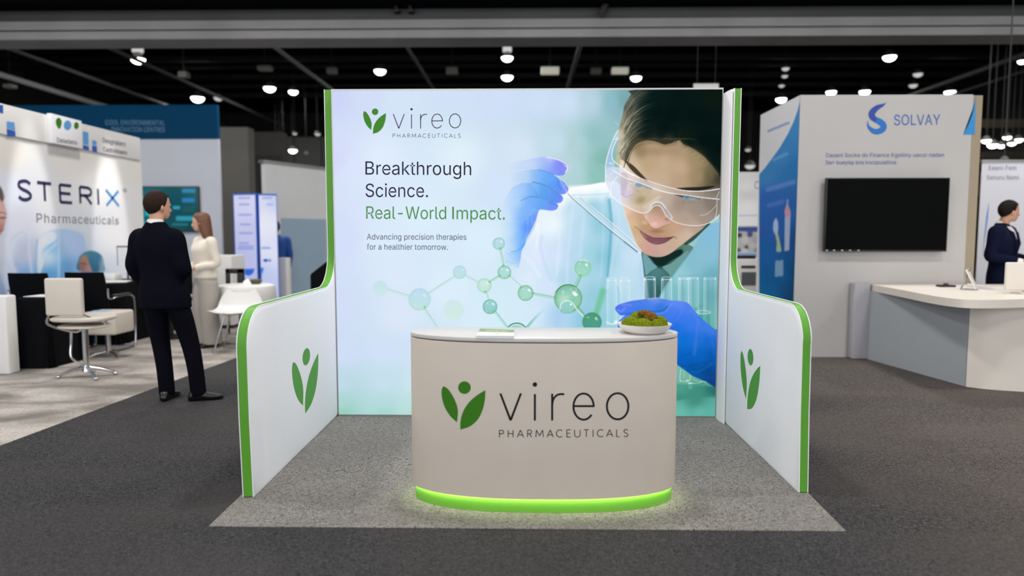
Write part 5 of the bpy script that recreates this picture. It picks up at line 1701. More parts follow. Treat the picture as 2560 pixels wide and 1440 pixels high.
M['blue_print'] = mat('blue_print', (40, 86, 176), 0.6)
M['sky_print'] = mat('sky_print', (96, 156, 214), 0.6)
b = MB()
add_poly2(b, catmull([(140, 300), (147, 294), (154, 302), (153, 314), (148, 322), (141, 312)], 4, True), hx)
add_poly2(b, [(191 + 6 * math.cos(a), 314 + 9 * math.sin(a)) for a in np.linspace(0, 6.1, 16)], hx)
b.build('green_icons', M['green_ink'], t, True, 0, label='green icons')
b = MB()
add_poly2(b, [(169 + 9.5 * math.cos(a), 313 + 12 * math.sin(a)) for a in np.linspace(0, 6.1, 20)], hx)
b.build('blue_icon', M['sky_print'], t, True, 0, label='light blue icon')
xt = XS + .023
hq = lambda px, py: onX(px, py, xt)
for q4, in [([(17, 322), (38, 328), (39, 341), (18, 340)],), ([(207, 362), (222, 366), (223, 376), (208, 373)],), ([(230, 364), (242, 366), (243, 381), (231, 378)],), ([(-2, 262), (8, 263), (8, 284), (-2, 281)],)]:
    b = MB()
    add_poly2(b, q4, hq)
    b.build('blue_square', M['blue_print'], t, True, 0)

for q4, in [([(17, 303), (36, 306), (38, 326), (17, 320)],), ([(207, 328), (221, 331), (222, 363), (208, 360)],), ([(230, 350), (241, 352), (242, 364), (231, 362)],)]:
    b = MB()
    add_poly2(b, q4, hq)
    b.build('light_square', M['sky_print'], t, True, 0)
b = MB()
wall_text(b, 'Datadatro', 143, 193, 355, 362, 344, 0, x=XS + .083)
b.build('sign_lettering', M['black_ink'], t, True, 0)
b = MB()
wall_text(b, 'Desgnabers', 257, 314, 356, 366, 344, 0, 1.0, xt)
b.build('header_lettering', M['navy_ink'], t, True, 0)
b = MB()
wall_text(b, 'Cadtnithaere', 258, 318, 378, 387, 367, 0, 1.0, xt)
b.build('header_lettering', M['navy_ink'], t, True, 0)
# two ceiling spots wash the printed wall
for yy, lab in ((8.55, 'ceiling spot lamp washing the STERIX wall near its first letters'), (10.2, 'ceiling spot lamp washing the STERIX wall near its last letters')):
    L = thing('spot_lamp', lab, 'spot lamp', (XS + 1.15, yy, 5.9), group='ceiling spots over the printed wall')
    b = MB()
    b.cyl((0, 0, .12), (0, 0, HC - 5.9), .012, seg=8)
    b.build('stem', M['dark_metal'], L)
    b = MB()
    b.cyl((0.04, 0, 0.14), (-0.03, 0, -0.05), .05, .065, 18)
    b.build('lamp_head', M['dark_metal'], L)
    d = bpy.data.lights.new('spot_lamp_light', 'SPOT')
    d.energy = 900
    d.spot_size = math.radians(13)
    d.spot_blend = 0.45
    d.shadow_soft_size = 0.06
    d.color = (1, .98, .95)
    lo = bpy.data.objects.new('spot_lamp_light', d)
    COL.objects.link(lo)
    lo.parent = L
    lo.location = (-0.04, 0, -0.08)
    lo.rotation_euler = Vector((-1.15, 0, -4.7)).to_track_quat('-Z', 'Y').to_euler()

# ---- furniture in front of that wall
b = MB()
p = onZ(26, 938)
b.box((p.x - .5, p.y, 0.004), (p.x - .01, p.y + .16, .82), 0.02)
o = b.build('pedestal', M['white_plain'], None, True, 50)
tag(o, 'white block pedestal at the very edge of the picture below the STERIX wall', 'pedestal')


def draped_table(name, x0, y0, x1, y1, h, lab, flare=.04, folds=20):
    t = thing(name, lab, 'table', ((x0 + x1) / 2, (y0 + y1) / 2, .004))
    b = MB()
    rings = []
    n = 160
    for z, fl, am in ((.003, flare, .018), (h * .45, flare * .5, .012), (h - .05, .006, .004), (h - .008, .0, 0), (h, -.01, 0)):
        ring = []
        for k in range(n):
            a = 2 * PI * k / n
            c, s = math.cos(a), math.sin(a)
            ex = 12
            X = math.copysign(abs(c) ** (2 / ex), c) * ((x1 - x0) / 2 + fl)
            Y = math.copysign(abs(s) ** (2 / ex), s) * ((y1 - y0) / 2 + fl)
            w = am * math.sin(folds * a + 2 * math.sin(3 * a))
            ring.append((X + c * w, Y + s * w, z))
        rings.append(ring)
    b.ring_loft(rings)
    b.build('table_cover', M['black_cloth'], t)
    return t


draped_table('draped_table', -5.47, 7.22, -5.12, 7.72, .76, 'narrow black draped table end with papers below the STERIX wall', .03)
draped_table('draped_table', -5.8, 8.75, -5.3, 10.4, .80, 'long black draped table behind the white swivel chair')
b = MB()
b.prism([(-.16, -.12), (.15, -.13), (.17, .1), (-.14, .13)], 0, .006)
o = b.build('paper_sheet', M['paper'])
o.location = (-5.3, 7.45, .7658)
tag(o, 'white paper sheet lying on the narrow black draped table', 'paper', 'papers on the black tables')
b = MB()
b.prism([(-.2, -.15), (.2, -.15), (.2, .15), (-.2, .15)], 0, .012)
o = b.build('paper_pile', M['paper'])
o.location = (-5.55, 9.1, .8045)
o.rotation_euler = (0, 0, .3)
tag(o, 'low pile of white papers on the long black draped table', 'papers', 'papers on the black tables')
# framed sheet on a little stand
P = onY(318, 665, 9.6)
t = thing('sign_holder', 'white sheet in a dark frame on a stand by the teal capped head', 'sign holder', (P.x, 9.6, .804))
b = MB()
w, h0, h1 = .13, onY(318, 664, 9.6).z - .804, onY(318, 618, 9.6).z - .804
b.box((-w, 0, h0), (w, .012, h1)).build('sheet', M['paper'], t)
b = MB()
b.box((-w - .012, .004, h1 - .0), (w + .012, .02, h1 + .018)).box((-w - .012, .004, h0), (-w, .02, h1))
b.build('frame', M['black_plastic'], t)
b = MB()
b.cyl((0, .012, .01), (0, .012, h0 + .01), .014, seg=8).lathe([(.001, 0), (.1, 0), (.1, .012), (.001, .014)], (0, .012, 0), 24)
b.build('stand_foot', M['dark_metal'], t)
b = MB()
P = onY(280, 678, 9.35)
b.box((P.x - .13, 9.25, .804), (P.x + .08, 9.45, .804 + .10), .01)
o = b.build('white_box', M['white_plain'], None, True)
tag(o, 'low white box on the long black table beside the framed sheet', 'box')


# white swivel chair seen from behind
P = onZ(218, 943)
t = thing('swivel_chair', 'white swivel chair with high square back on four chrome feet', 'chair', (P.x, P.y, .004), .0)
Yc = P.y
zt_, zb_ = onY(160, 696, Yc - .1).z, onY(160, 790, Yc - .1).z
x0, x1 = onY(117, 740, Yc - .1).x - P.x, onY(209, 740, Yc - .1).x - P.x
M['chair_white'] = mat('chair_white', (206, 197, 186), 0.5, var=0.02, vscale=6)
b = MB()
b.box((x0, -.14, zb_), (x1, -.08, zt_), .022)
b.build('backrest', M['chair_white'], t, False, 50)
b = MB()
zs = onY(210, 797, Yc).z
b.ell_loft([((x0 + x1) / 2 + .1, .02, zs - .02, .26, .2), ((x0 + x1) / 2 + .1, .02, zs - .006, .28, .215), ((x0 + x1) / 2 + .1, .02, zs + .012, .28, .215), ((x0 + x1) / 2 + .1, .02, zs + .02, .26, .2)], 40, 3.2)
b.build('seat_pad', M['chair_white'], t)
b = MB()
zq = onY(210, 815, Yc).z
b.ell_loft([(.0, 0, zq - .02, .20, .16), (.0, 0, zq - .008, .235, .19), (.0, 0, zq + .006, .235, .19), (.0, 0, zq + .012, .22, .17)], 40, 2.4)
b.build('seat', M['chair_white'], t)
b = MB()
b.tube(catmull([(x0 + .03, -.12, zb_ + .02), (x0 + .0, -.1, zs - .05), (-.1, -.02, zq - .06), (-.02, 0, zq - .03)], 5), .012, 8)
b.tube(catmull([(x1 - .03, -.12, zb_ + .02), (x1 + .1, -.05, zs - .02), (.22, 0, zq + .06), (.2, 0, zq)], 5), .012, 8)
b.build('back_support', M['chrome'], t)
b = MB()
b.cyl((0.0, 0, .09), (0.0, 0, zq - .01), .03, seg=16).cyl((0, 0, .06), (0, 0, .12), .045, .03, 16)
b.build('column', M['chrome'], t)
b = MB()
b.tube(catmull([(-.14, .0, zq - .02), (-.16, .02, .35), (-.15, .0, .2), (-.02, 0, .1)], 6), .013, 8)
b.build('side_tube', M['chrome'], t)
for k, a in enumerate((200, 320, 25, 110)):
    a = math.radians(a)
    b = MB()
    b.tube([(0.02 * math.cos(a), 0.02 * math.sin(a), .10), (.13 * math.cos(a), .13 * math.sin(a), .075), (.25 * math.cos(a), .25 * math.sin(a), .03)], [.022, .018, .014], 8)
    lg = b.build('leg', M['chrome'], t)
    b = MB()
    b.sphere((.25 * math.cos(a), .25 * math.sin(a), .018), (.026, .026, .018), 12)
    b.build('glide', M['chrome'], lg)

# second white round table on chrome foot
P = onZ(258, 890)
t = thing('side_table', 'white cube topped side table with blue leaflet beside the swivel chair', 'side table', (P.x + .13, P.y - .1, .004))
za = onY(270, 778, P.y - .1).z
b = MB()
xa, xb = onY(228, 790, P.y - .1).x - P.x - .13, onY(312, 790, P.y - .1).x - P.x - .13
b.box((xa, -.2, za - .26), (xb, .2, za), .03)
b.build('table_block', M['chair_white'], t, False, 50)
b = MB()
b.cyl((0, 0, .05), (0, 0, za - .25), .028, seg=14)
b.build('column', M['chrome'], t)
for k, a in enumerate((210, 330, 90)):
    a = math.radians(a)
    b = MB()
    b.tube([(0, 0, .07), (.12 * math.cos(a), .12 * math.sin(a), .05), (.2 * math.cos(a), .2 * math.sin(a), .015)], [.018, .015, .012], 8)
    b.build('leg', M['chrome'], t)
b = MB()
b.prism([(-.1, -.07), (.1, -.07), (.1, .07), (-.1, .07)], 0, .003)
o = b.build('leaflet', mat('leaflet_blue', (150, 194, 232), 0.5))
o.location = (P.x + .08, P.y - .12, za + .0045)
o.rotation_euler = (0, 0, .2)
tag(o, 'light blue leaflet on the white cube topped side table', 'leaflet')


# black armchair with tube frame
def tube_chair(name, label, loc, rz, w=.56, back_top=.95, seat=.45):
    t = thing(name, label, 'chair', loc, rz, 'black tube framed chairs')
    h = w / 2
    b = MB()
    b.box((-h + .03, -.25, seat - .04), (h - .03, .24, seat + .03), .02)
    b.build('seat', M['black_cloth'], t, False, 50)
    b = MB()
    rings = []
    for k in range(9):
        z = seat + .08 + (back_top - seat - .08) * k / 8
        d = -.25 - .08 * (k / 8)
        w2 = (h - .02) * (1 - .05 * (k / 8) ** 6)
        rings.append([(-w2, d + .02, z), (-w2 * .6, d - .02, z), (0, d - .035, z), (w2 * .6, d - .02, z), (w2, d + .02, z), (w2, d + .045, z), (0, d - .0, z), (-w2, d + .045, z)])
    b.ring_loft(rings)
    b.build('backrest', M['black_cloth'], t, False, 60)
    for s in (-1, 1):
        x = s * h
        b = MB()
        b.tube(catmull([(x, -.27, back_top - .2), (x, -.25, seat + .22), (x, -.05, seat + .235), (x, .22, seat + .22), (x, .28, seat + .1), (x, .27, .1), (x, .2, .016), (x, -.2, .014), (x, -.27, .03)], 5), .0125, 8)
        b.build('side_frame', M['chrome'], t)
        b = MB()
        b.box((x - .022, -.18, seat + .235), (x + .022, .18, seat + .26), .008)
        b.build('armrest', M['black_plastic'], t)
    b = MB()
    b.cyl((-h, .25, .02), (h, .25, .02), .011, seg=8).cyl((-h, -.2, seat - .05), (h, -.2, seat - .05), .011, seg=8)
    b.build('cross_bar', M['chrome'], t)
    return t


P = onY(268, 800, 8.55)
ch = tube_chair('armchair', 'wide black armchair with chrome arm in front of the long black table', (P.x + .05, 8.36, .004), .0, .52, .99)
copy_thing(ch, (-5.82, 8.2, .004), .0, 'black armchair mostly hidden by the white swivel chair')
P = onZ(372, 858)
t = thing('bar_chair', 'black chair on a round dark foot beside the man in navy suit', 'chair', (P.x + .05, P.y + .5, .004), .2)
b = MB()
b.lathe([(.001, 0), (.27, 0), (.27, .012), (.05, .035), (.001, .035)], (0, 0, 0), 36)
b.build('round_foot', M['black_plastic'], t)
b = MB()
b.cyl((0, 0, .03), (0, 0, .5), .03, seg=14)
b.build('column', M['black_plastic'], t)
b = MB()
b.box((-.24, -.22, .48), (.24, .22, .56), .03)
b.build('seat', M['black_cloth'], t, False, 50)
b = MB()
b.box((-.24, .2, .58), (.24, .26, 1.0), .025)
b.build('backrest', M['black_cloth'], t, False, 50)
b = MB()
for s in (-1, 1):
    b.tube([(s * .2, .2, .52), (s * .2, .24, .62)], .012, 8)
b.build('back_support', M['chrome'], t)

# ------------------------------------------------------------------ stand with the blue band behind
YB1 = 13.2
xr = onY(544, 300, YB1).x
xl = -14.5
zt1, zf = onY(544, 262, YB1).z, onY(544, 347, YB1).z
t = thing('exhibit_wall', 'tall pale grey wall with a blue band along its top', 'exhibit wall', ((xl + xr) / 2, YB1, 0))
b = MB()
b.box((xl, YB1 + .01, 0.0), (xr, YB1 + .08, zf))
b.build('wall_core', mat('pale_blue_grey', (196, 201, 212), 0.6, var=0.02, vscale=2), t, True)
b = MB()
b.box((xl, YB1 - .02, zf), (xr, YB1 + .08, zt1))
b.build('blue_band', mat('deep_blue', (0, 60, 96), 0.7, var=0.05, vscale=1, spec=0.1), t, True)
b = MB()
mpb = lambda p: onY(p.x, p.y, YB1 - .023)
px_text(b, 'COOL ENVIRONMENTAL', 263, 412, 312, 313, 12, mpb)
px_text(b, 'INNOVATION CENTRES', 278, 412, 329, 330, 12, mpb)
b.build('band_lettering', mat('pale_blue_ink', (92, 136, 168), 0.6), t, True, 0)
# screen on that wall
s0, s1 = onY(345, 580, YB1), onY(499, 466, YB1)
t = thing('display_screen', 'teal lit screen with cyan bars on the pale wall behind the pair', 'screen', ((s0.x + s1.x) / 2, YB1 - .06, s0.z))
b = MB()
b.box((s0.x, YB1 - .06, s0.z), (s1.x, YB1 + .009, s1.z), .008)
b.build('screen_case', M['black_plastic'], t, True)


def paint_screen(p):
    p.fill(shep([(360, 470, (40, 106, 120)), (500, 470, (44, 108, 120)), (430, 520, (26, 84, 98)), (360, 570, (30, 110, 120)), (490, 575, (24, 76, 84)), (440, 570, (30, 84, 92))]))
    for x0, y0, x1, y1, c in [(455, 472, 488, 482, (70, 150, 200)), (455, 495, 486, 506, (60, 140, 206)), (362, 512, 378, 540, (40, 190, 206)), (432, 515, 450, 523, (60, 180, 200)), (440, 540, 484, 552, (60, 170, 196)), (352, 500, 364, 506, (60, 200, 210)), (362, 552, 384, 560, (50, 180, 196)), (430, 558, 470, 564, (50, 130, 140))]:
        p.poly([(x0, y0), (x1, y0), (x1, y1), (x0, y1)], c, 3, .9, sm=0)
    for k in range(5):
        p.line([(456, 517 + k * 3), (486, 517 + k * 3)], 1.5, (84, 130, 110), .4, 2, sm=0)


print_panel('screen_image', (s0.x + .02, YB1 - .062, s0.z + .02), (s1.x - .02, YB1 - .062, s0.z + .02), (s1.x - .02, YB1 - .062, s1.z - .02), (s0.x + .02, YB1 - .062, s1.z - .02), 130, 100, paint_screen, t, 0.3, glow=.8)

# ------------------------------------------------------------------ two-leaf lit banner
YK = 11.6
t = thing('banner_stand', 'two-leaf lavender lit banner with small blue print by the white table', 'banner', onZ(638, 792) * 1.0)
t.location = (onY(638, 600, YK).x, YK, .004)
k0, k1, k2, k3 = onY(582, 484, YK), onY(640, 484, YK - .12), onY(645, 484, YK - .12), onY(692, 484, YK)
for nm, a, c in (('front', k0, k1), ('side', k2, k3)):
    n_ = Vector((c.y - a.y, -(c.x - a.x), 0)).normalized()
    b = MB()
    q = [Vector((a.x, a.y, 0)), Vector((c.x, c.y, 0)), Vector((c.x, c.y, 0)) - n_ * .05, Vector((a.x, a.y, 0)) - n_ * .05]
    b.prism([(v.x, v.y) for v in q], .03, a.z)
    lf = b.build('banner_leaf', mat('banner_blue', (52, 96, 190), 0.4), t, True)

    def paint_k(p, nm=nm):
        if nm == 'front':
            p.fill(shep([(585, 490, (216, 216, 248)), (640, 490, (220, 220, 248)), (600, 640, (190, 194, 234)), (630, 600, (200, 202, 240)), (590, 760, (176, 186, 236)), (635, 770, (170, 182, 236))]))
            c = (120, 140, 214)
            for y, x0, x1 in [(495, 598, 624), (511, 599, 622), (537, 598, 628), (561, 602, 625), (583, 599, 630), (608, 600, 620), (616, 598, 632), (622, 597, 633)]:
                p.line([(x0, y), (x1, y)], 4.5, c, .6, 2, sm=0)
            p.poly([(606, 672), (637, 672), (632, 684), (622, 690), (610, 686)], (44, 100, 216), 2, .95, sm=0)
            p.line([(612, 700), (628, 702)], 6, (70, 120, 220), .6, 3, sm=0)
        else:
            p.fill(shep([(650, 490, (222, 226, 250)), (690, 490, (206, 214, 248)), (660, 560, (236, 238, 252)), (680, 620, (226, 230, 250)), (650, 700, (196, 206, 244)), (690, 760, (184, 198, 244))]))
            for y, x0, x1, c in [(495, 657, 678, (140, 160, 226)), (511, 668, 682, (160, 176, 230)), (620, 656, 674, (120, 144, 220)), (651, 660, 676, (66, 90, 180))]:
                p.line([(x0, y), (x1, y)], 5, c, .7, 2, sm=0)
            p.disc((664, 651), 4, (40, 70, 170), .9, 1.5)
            p.poly([(648, 668), (660, 670), (657, 682), (650, 684)], (60, 120, 226), 2, .9, sm=0)
            p.line([(654, 680), (650, 740)], 4, (90, 140, 230), .7, 3, sm=0)
    e = n_ * .002
    aa, cc = a + (c - a) * .04, c - (c - a) * .04
    print_panel('leaf_print', Vector((aa.x, aa.y, .05)) + e, Vector((cc.x, cc.y, .05)) + e, Vector((cc.x, cc.y, a.z - .03)) + e, Vector((aa.x, aa.y, a.z - .03)) + e, 60, 150, paint_k, lf, 0.4, glow=.92)

# slanted pale panel and white plinth behind the wing
M['panel_grey'] = mat('panel_grey', (206, 207, 208), 0.45, var=0.03, vscale=2)
P0 = onY(668, 600, 12.6)
P1 = onY(1010, 600, 16.4)
zpt = onY(668, 407, 12.6).z
t = thing('divider_panel', 'slanted pale grey divider panel with frosted lower glass behind the side wing', 'divider panel', (P0.x, P0.y, 0))
d_ = Vector((P1.x - P0.x, P1.y - P0.y, 0)).normalized()
n_ = Vector((d_.y, -d_.x, 0))
b = MB()
L_ = (Vector((P1.x, P1.y, 0)) - Vector((P0.x, P0.y, 0))).length
A0 = Vector((P0.x, P0.y, 0))
q = [A0, A0 + d_ * L_, A0 + d_ * L_ - n_ * .1, A0 - n_ * .1]
b.prism([(v.x, v.y) for v in q], 0, zpt)
b.build('panel', M['panel_grey'], t, True, 0)
b = MB()
q = [A0 - d_ * .05 + n_ * .02, A0 + d_ * L_ + n_ * .02, A0 + d_ * L_ - n_ * .12, A0 - d_ * .05 - n_ * .12]
b.prism([(v.x, v.y) for v in q], zpt, zpt + .05)
b.build('top_rail', M['alu'], t, True, 0)
b = MB()
q = [A0 + d_ * .35 + n_ * .015, A0 + d_ * 1.55 + n_ * .015, A0 + d_ * 1.55 + n_ * .005, A0 + d_ * .35 + n_ * .005]
b.prism([(v.x, v.y) for v in q], 0.02, 1.75)
b.build('frosted_glass', mat('frosted_blue', (150, 172, 190), 0.3, var=0.03, vscale=3), t, True, 0)
P = onY(707, 645, 11.9)
b = MB()
b.box((onY(697, 700, 11.9).x, 11.9, 0.0), (onY(718, 700, 11.9).x, 12.1, P.z), .008)
o = b.build('plinth', M['white_plain'], None, True, 50)
tag(o, 'slim white plinth standing between the lavender banner and slanted panel', 'plinth')
# dark chair behind the wing
P = onY(800, 700, 9.4)
t = thing('lounge_chair', 'black high backed chair peeping over the side wing', 'chair', (P.x + .15, 9.4, .004), -.2)
b = MB()
zt2 = onY(815, 655, 9.4).z
zm = onY(772, 690, 9.4).z
b.extrude([(-.31, 0, .45), (-.31, 0, zm), (-.29, 0, zm + .03), (-.06, 0, zt2), (.10, 0, zt2 + .05), (.30, 0, zt2 + .03), (.36, 0, .45)], (0, .09, 0))
b.build('backrest', M['black_cloth'], t, False, 40)
b = MB()
b.box((-.3, -.5, .36), (.33, .05, .48), .03)
b.build('seat', M['black_cloth'], t, False, 50)
for x in (-.26, .3):
    for y in (-.44, .0):
        b = MB()
        b.cyl((x, y, 0), (x, y, .38), .014, .018, 10)
        b.build('leg', M['dark_metal'], t)

# white cloth table with shell chair, counter and chair behind
YW = 9.1
P = onZ(618, 838)
tx = onY(616, 740, YW).x
zw = onY(616, 712, YW).z
t = thing('cloth_table', 'small round table under a smooth white cloth behind the side wing', 'table', (tx, YW, .004))
b = MB()
R_ = (onY(686, 740, YW).x - onY(546, 740, YW).x) / 2
b.lathe([(.001, zw), (R_ - .05, zw), (R_ - .015, zw - .012), (R_, zw - .05), (R_ + .006, zw - .16), (R_ + .01, zw - .28), (R_ - .01, zw - .28), (R_ - .03, zw - .05), (.001, zw - .03)], (0, 0, 0), 48)
b.build('cloth', M['white_plain'], t)
b = MB()
b.cyl((0, 0, .02), (0, 0, zw - .03), .035, seg=14).lathe([(.001, 0), (.26, 0), (.26, .012), (.04, .03), (.001, .03)], (0, 0, 0), 32)
b.build('pedestal_foot', M['alu'], t)
P = onY(590, 775, YW - .74)
t = thing('shell_chair', 'white moulded shell chair drawn up to the cloth table', 'chair', (P.x, YW - .74, .004), .12)
M['shell_white'] = mat('shell_white', (228, 226, 224), 0.35)
zs = onY(590, 778, YW - .74).z
b = MB()
rings = []
for k in range(12):
    u = k / 11
    y = -.24 + .44 * min(u / .6, 1) + (.05 * max(0, u - .6) / .4)
    z = zs - .02 * math.sin(PI * min(u / .6, 1)) + max(0, u - .55) ** 1.3 * .62
    w = .27 if u < .6 else .27 - .10 * ((u - .6) / .4) ** 2
    rings.append([(-w, y, z + .035), (-w * .6, y, z), (0, y, z - .008), (w * .6, y, z), (w, y, z + .035), (w, y + .012, z + .015), (0, y + .012, z - .028), (-w, y + .012, z + .015)])
b.ring_loft(rings)
b.build('shell', M['shell_white'], t, False, 80)
for sx in (-1, 1):
    for sy in (-1, 1):
        b = MB()
        b.tube([(sx * .1, sy * .1, zs - .02), (sx * .22, sy * .22, .0)], [.013, .011], 8)
        b.build('leg', M['chrome'], t)
b = MB()
b.lathe([(.001, 0), (.05, 0), (.075, .03), (.08, .055), (.06, .065), (.001, .066)], (0, 0, 0), 24)
o = b.build('bowl', mat('olive_brown', (84, 78, 54), 0.7))
o.location = (onY(640, 702, YW + .1).x, YW + .1, zw + .0045)
tag(o, 'small olive brown bowl on the white cloth table', 'bowl')
b = MB()
b.tube([(0, 0, 0), (0, 0, .035), (.012, 0, .075)], [.06, .05, .008], 7)
o = b.build('folded_napkin', M['paper'])
o.location = (onY(618, 704, YW).x, YW, zw + .0045)
tag(o, 'folded white napkin standing on the white cloth table', 'napkin')
t = thing('frame_chair', 'dark square framed chair behind the white cloth table', 'chair', (onY(588, 700, 9.75).x, 9.75, .004))
zk = onY(588, 670, 10.0).z
hw = (onY(608, 690, 10).x - onY(563, 690, 10).x) / 2
b = MB()
b.box((-hw, -.02, zk - .07), (hw, .02, zk), .01).box((-hw, -.02, .4), (-hw + .06, .02, zk), .01).box((hw - .1, -.02, .4), (hw, .02, zk), .01)
b.build('back_frame', M['black_plastic'], t)
b = MB()
b.box((-hw, -.02, .42), (hw, .42, .48), .015)
b.build('seat', M['black_cloth'], t)
for x in (-hw + .025, hw - .025):
    for y in (0, .38):
        b = MB()
        b.cyl((x, y, 0), (x, y, .43), .014, seg=8)
        b.build('leg', M['black_plastic'], t)
P = onZ(575, 822)
t = thing('white_counter', 'low white counter with dark plinth behind the woman in cream', 'counter', (P.x, P.y, .004))
x0, x1 = onY(520, 800, P.y).x - P.x, onY(583, 800, P.y).x - P.x
zc2 = onY(575, 640, P.y).z
b = MB()
b.box((x0, 0, .05), (x1, .5, zc2), .01)
b.build('cabinet', M['white_plain'], t)
b = MB()
b.box((x0 + .02, .03, 0), (x1 - .02, .48, .05))
b.build('plinth_base', M['dark_metal'], t)

# ------------------------------------------------------------------ stand with the swirl logo
YS = 8.05
sx0, sx1 = onY(2000, 238, YS).x, onY(2458, 237, YS).x
szt = onY(2200, 237, YS).z
yb_ = 9.36
t = thing('exhibit_block', 'tall white exhibit block lettered SOLVAY with blue side panel', 'exhibit wall', ((sx0 + sx1) / 2, YS, 0))
xm = onY(2434, 240, YS).x
b = MB()
b.box((sx0 + .004, YS, 0.0), (xm, yb_, szt), .004)
b.build('block', mat('block_white', (186, 183, 181), 0.5, var=0.012, vscale=3), t, True, 0)
b = MB()
b.box((xm, YS + .004, 0.0), (sx1, yb_, szt - .01))
b.build('beige_edge', M['beige'], t, True, 0, label='beige corner strip')


def paint_side(p):
    p.fill((216, 216, 220))
    p.poly([(2006, 236), (2000, 252), (1994, 276), (1984, 304), (1970, 334), (1950, 368), (1930, 396), (1912, 420), (1898, 436), (1898, 800), (2010, 800), (2010, 236)],
           shep([(2000, 260, (66, 140, 200)), (1990, 320, (60, 136, 200)), (1950, 390, (62, 136, 198)), (1910, 440, (60, 134, 196)), (1990, 420, (40, 120, 190)), (1920, 500, (44, 102, 186)), (1990, 520, (40, 100, 180)), (1940, 580, (38, 96, 180)), (1990, 600, (20, 76, 140)), (1915, 640, (20, 100, 176)), (1950, 680, (0, 96, 160)), (1990, 680, (0, 72, 124)), (1915, 740, (0, 106, 168)), (1990, 740, (0, 70, 120))]), 1.5, sm=0)
    p.line([(1921, 328), (1972, 307)], 5, (96, 122, 190), .75, 2, sm=0)
    p.line([(1934, 400), (1968, 384)], 7, (120, 176, 224), .6, 2.5, sm=0)
    p.line([(1920, 474), (1984, 455)], 12, (126, 150, 222), .55, 4, sm=0)
    p.line([(1922, 514), (1957, 504)], 10, (112, 138, 214), .5, 4, sm=0)
    # tooth brushes of the advertisement
    p.poly([(1933, 575), (1934, 555), (1940, 546), (1945, 556), (1945, 578), (1939, 586)], (196, 210, 240), 2, .85)
    p.poly([(1938, 584), (1944, 582), (1951, 612), (1953, 628), (1941, 628), (1942, 606)], (190, 206, 150), 2, .85)
    p.poly([(1965, 516), (1971, 516), (1972, 500), (1967, 496)], (150, 180, 226), 2, .7, sm=0)
    p.poly([(1963, 540), (1962, 524), (1968, 512), (1975, 524), (1976, 542)], (216, 160, 176), 2, .9)
    p.poly([(1962, 542), (1976, 542), (1973, 626), (1961, 627)], (190, 200, 222), 2, .85, sm=0)
    p.poly([(1938, 652), (1958, 650), (1958, 690), (1937, 692)], (150, 180, 206), 2, .8, sm=0)


print_panel('printed_side', (sx0, yb_, 0.01), (sx0, YS + .002, 0.01), (sx0, YS + .002, szt - .002), (sx0, yb_, szt - .002), 90, 220, paint_side, t, 0.5)
fs = lambda px, py: onY(px, py, YS - .003)
SO = lambda x, y: (1820 + x / 2.88, 220 + y / 2.88)
M['solvay_blue'] = mat('solvay_blue', (30, 86, 178), 0.5)
M['solvay_navy'] = mat('solvay_navy', (34, 66, 160), 0.5)
M['triangle_blue'] = mat('triangle_blue', (36, 140, 206), 0.5)


def var_ribbon(mb, pts, ws, f, n=6):
    C_ = catmull([(x, y, w) for (x, y), w in zip(pts, ws)], n)
    P = [Vector((c[0], c[1])) for c in C_]
    Lq, Rq = [], []
    for i in range(len(P)):
        tt = (P[min(i + 1, len(P) - 1)] - P[max(i - 1, 0)]).normalized()
        nn = Vector((-tt.y, tt.x)) * C_[i][2] / 2
        Lq.append(P[i] + nn)
        Rq.append(P[i] - nn)
    for i in range(len(P) - 1):
        mb.face([f(*SO(*Lq[i])), f(*SO(*Lq[i + 1])), f(*SO(*Rq[i + 1])), f(*SO(*Rq[i]))])


b = MB()
var_ribbon(b, [(1036, 214), (1062, 228), (1098, 246), (1120, 270), (1114, 296), (1086, 312), (1052, 312), (1022, 290), (1006, 262), (1010, 234)], [30, 40, 46, 46, 44, 42, 38, 26, 12, 2], fs)
b.build('logo_bowl', mat('solvay_mid', (20, 108, 190), 0.5), t, True, 0, label='lower bowl of the swirl logo')
b = MB()
var_ribbon(b, [(1138, 107), (1112, 124), (1076, 140), (1046, 166), (1034, 192), (1046, 216), (1068, 230)], [2, 20, 36, 44, 46, 42, 34], lambda x, y: fs(x, y) - Vector((0, .001, 0)))
b.build('logo_swirl', M['solvay_navy'], t, True, 0, label='upper swirl of the logo')
b = MB()
mps = lambda p: onY(p.x, p.y, YS - .003)
px_text(b, 'SOLVAY', 2235, 2351, 313, 312, 26, mps, .008, 1.02)
b.build('lettering', M['solvay_blue'], t, True, 0)
b = MB()
px_text(b, 'Daoeni Socke do Finance Kgoitiny uecor nadan', 2065, 2360, 393, 392, 10, mps)
b.build('caption_lettering', mat('caption_blue', (62, 84, 150), 0.6), t, True, 0)
b = MB()
px_text(b, 'Serr bueyisp bns kncopuiathna.', 2064, 2243, 411, 410.5, 10, mps)
b.build('caption_lettering', mat('caption_blue', (62, 84, 150), 0.6), t, True, 0)
b = MB()
add_poly2(b, [(2440, 238), (2437, 258), (2430, 288), (2420, 314), (2408, 337), (2437, 336), (2438, 300)], fs)
b.build('blue_triangle', M['triangle_blue'], t, True, 0, label='blue corner triangle')

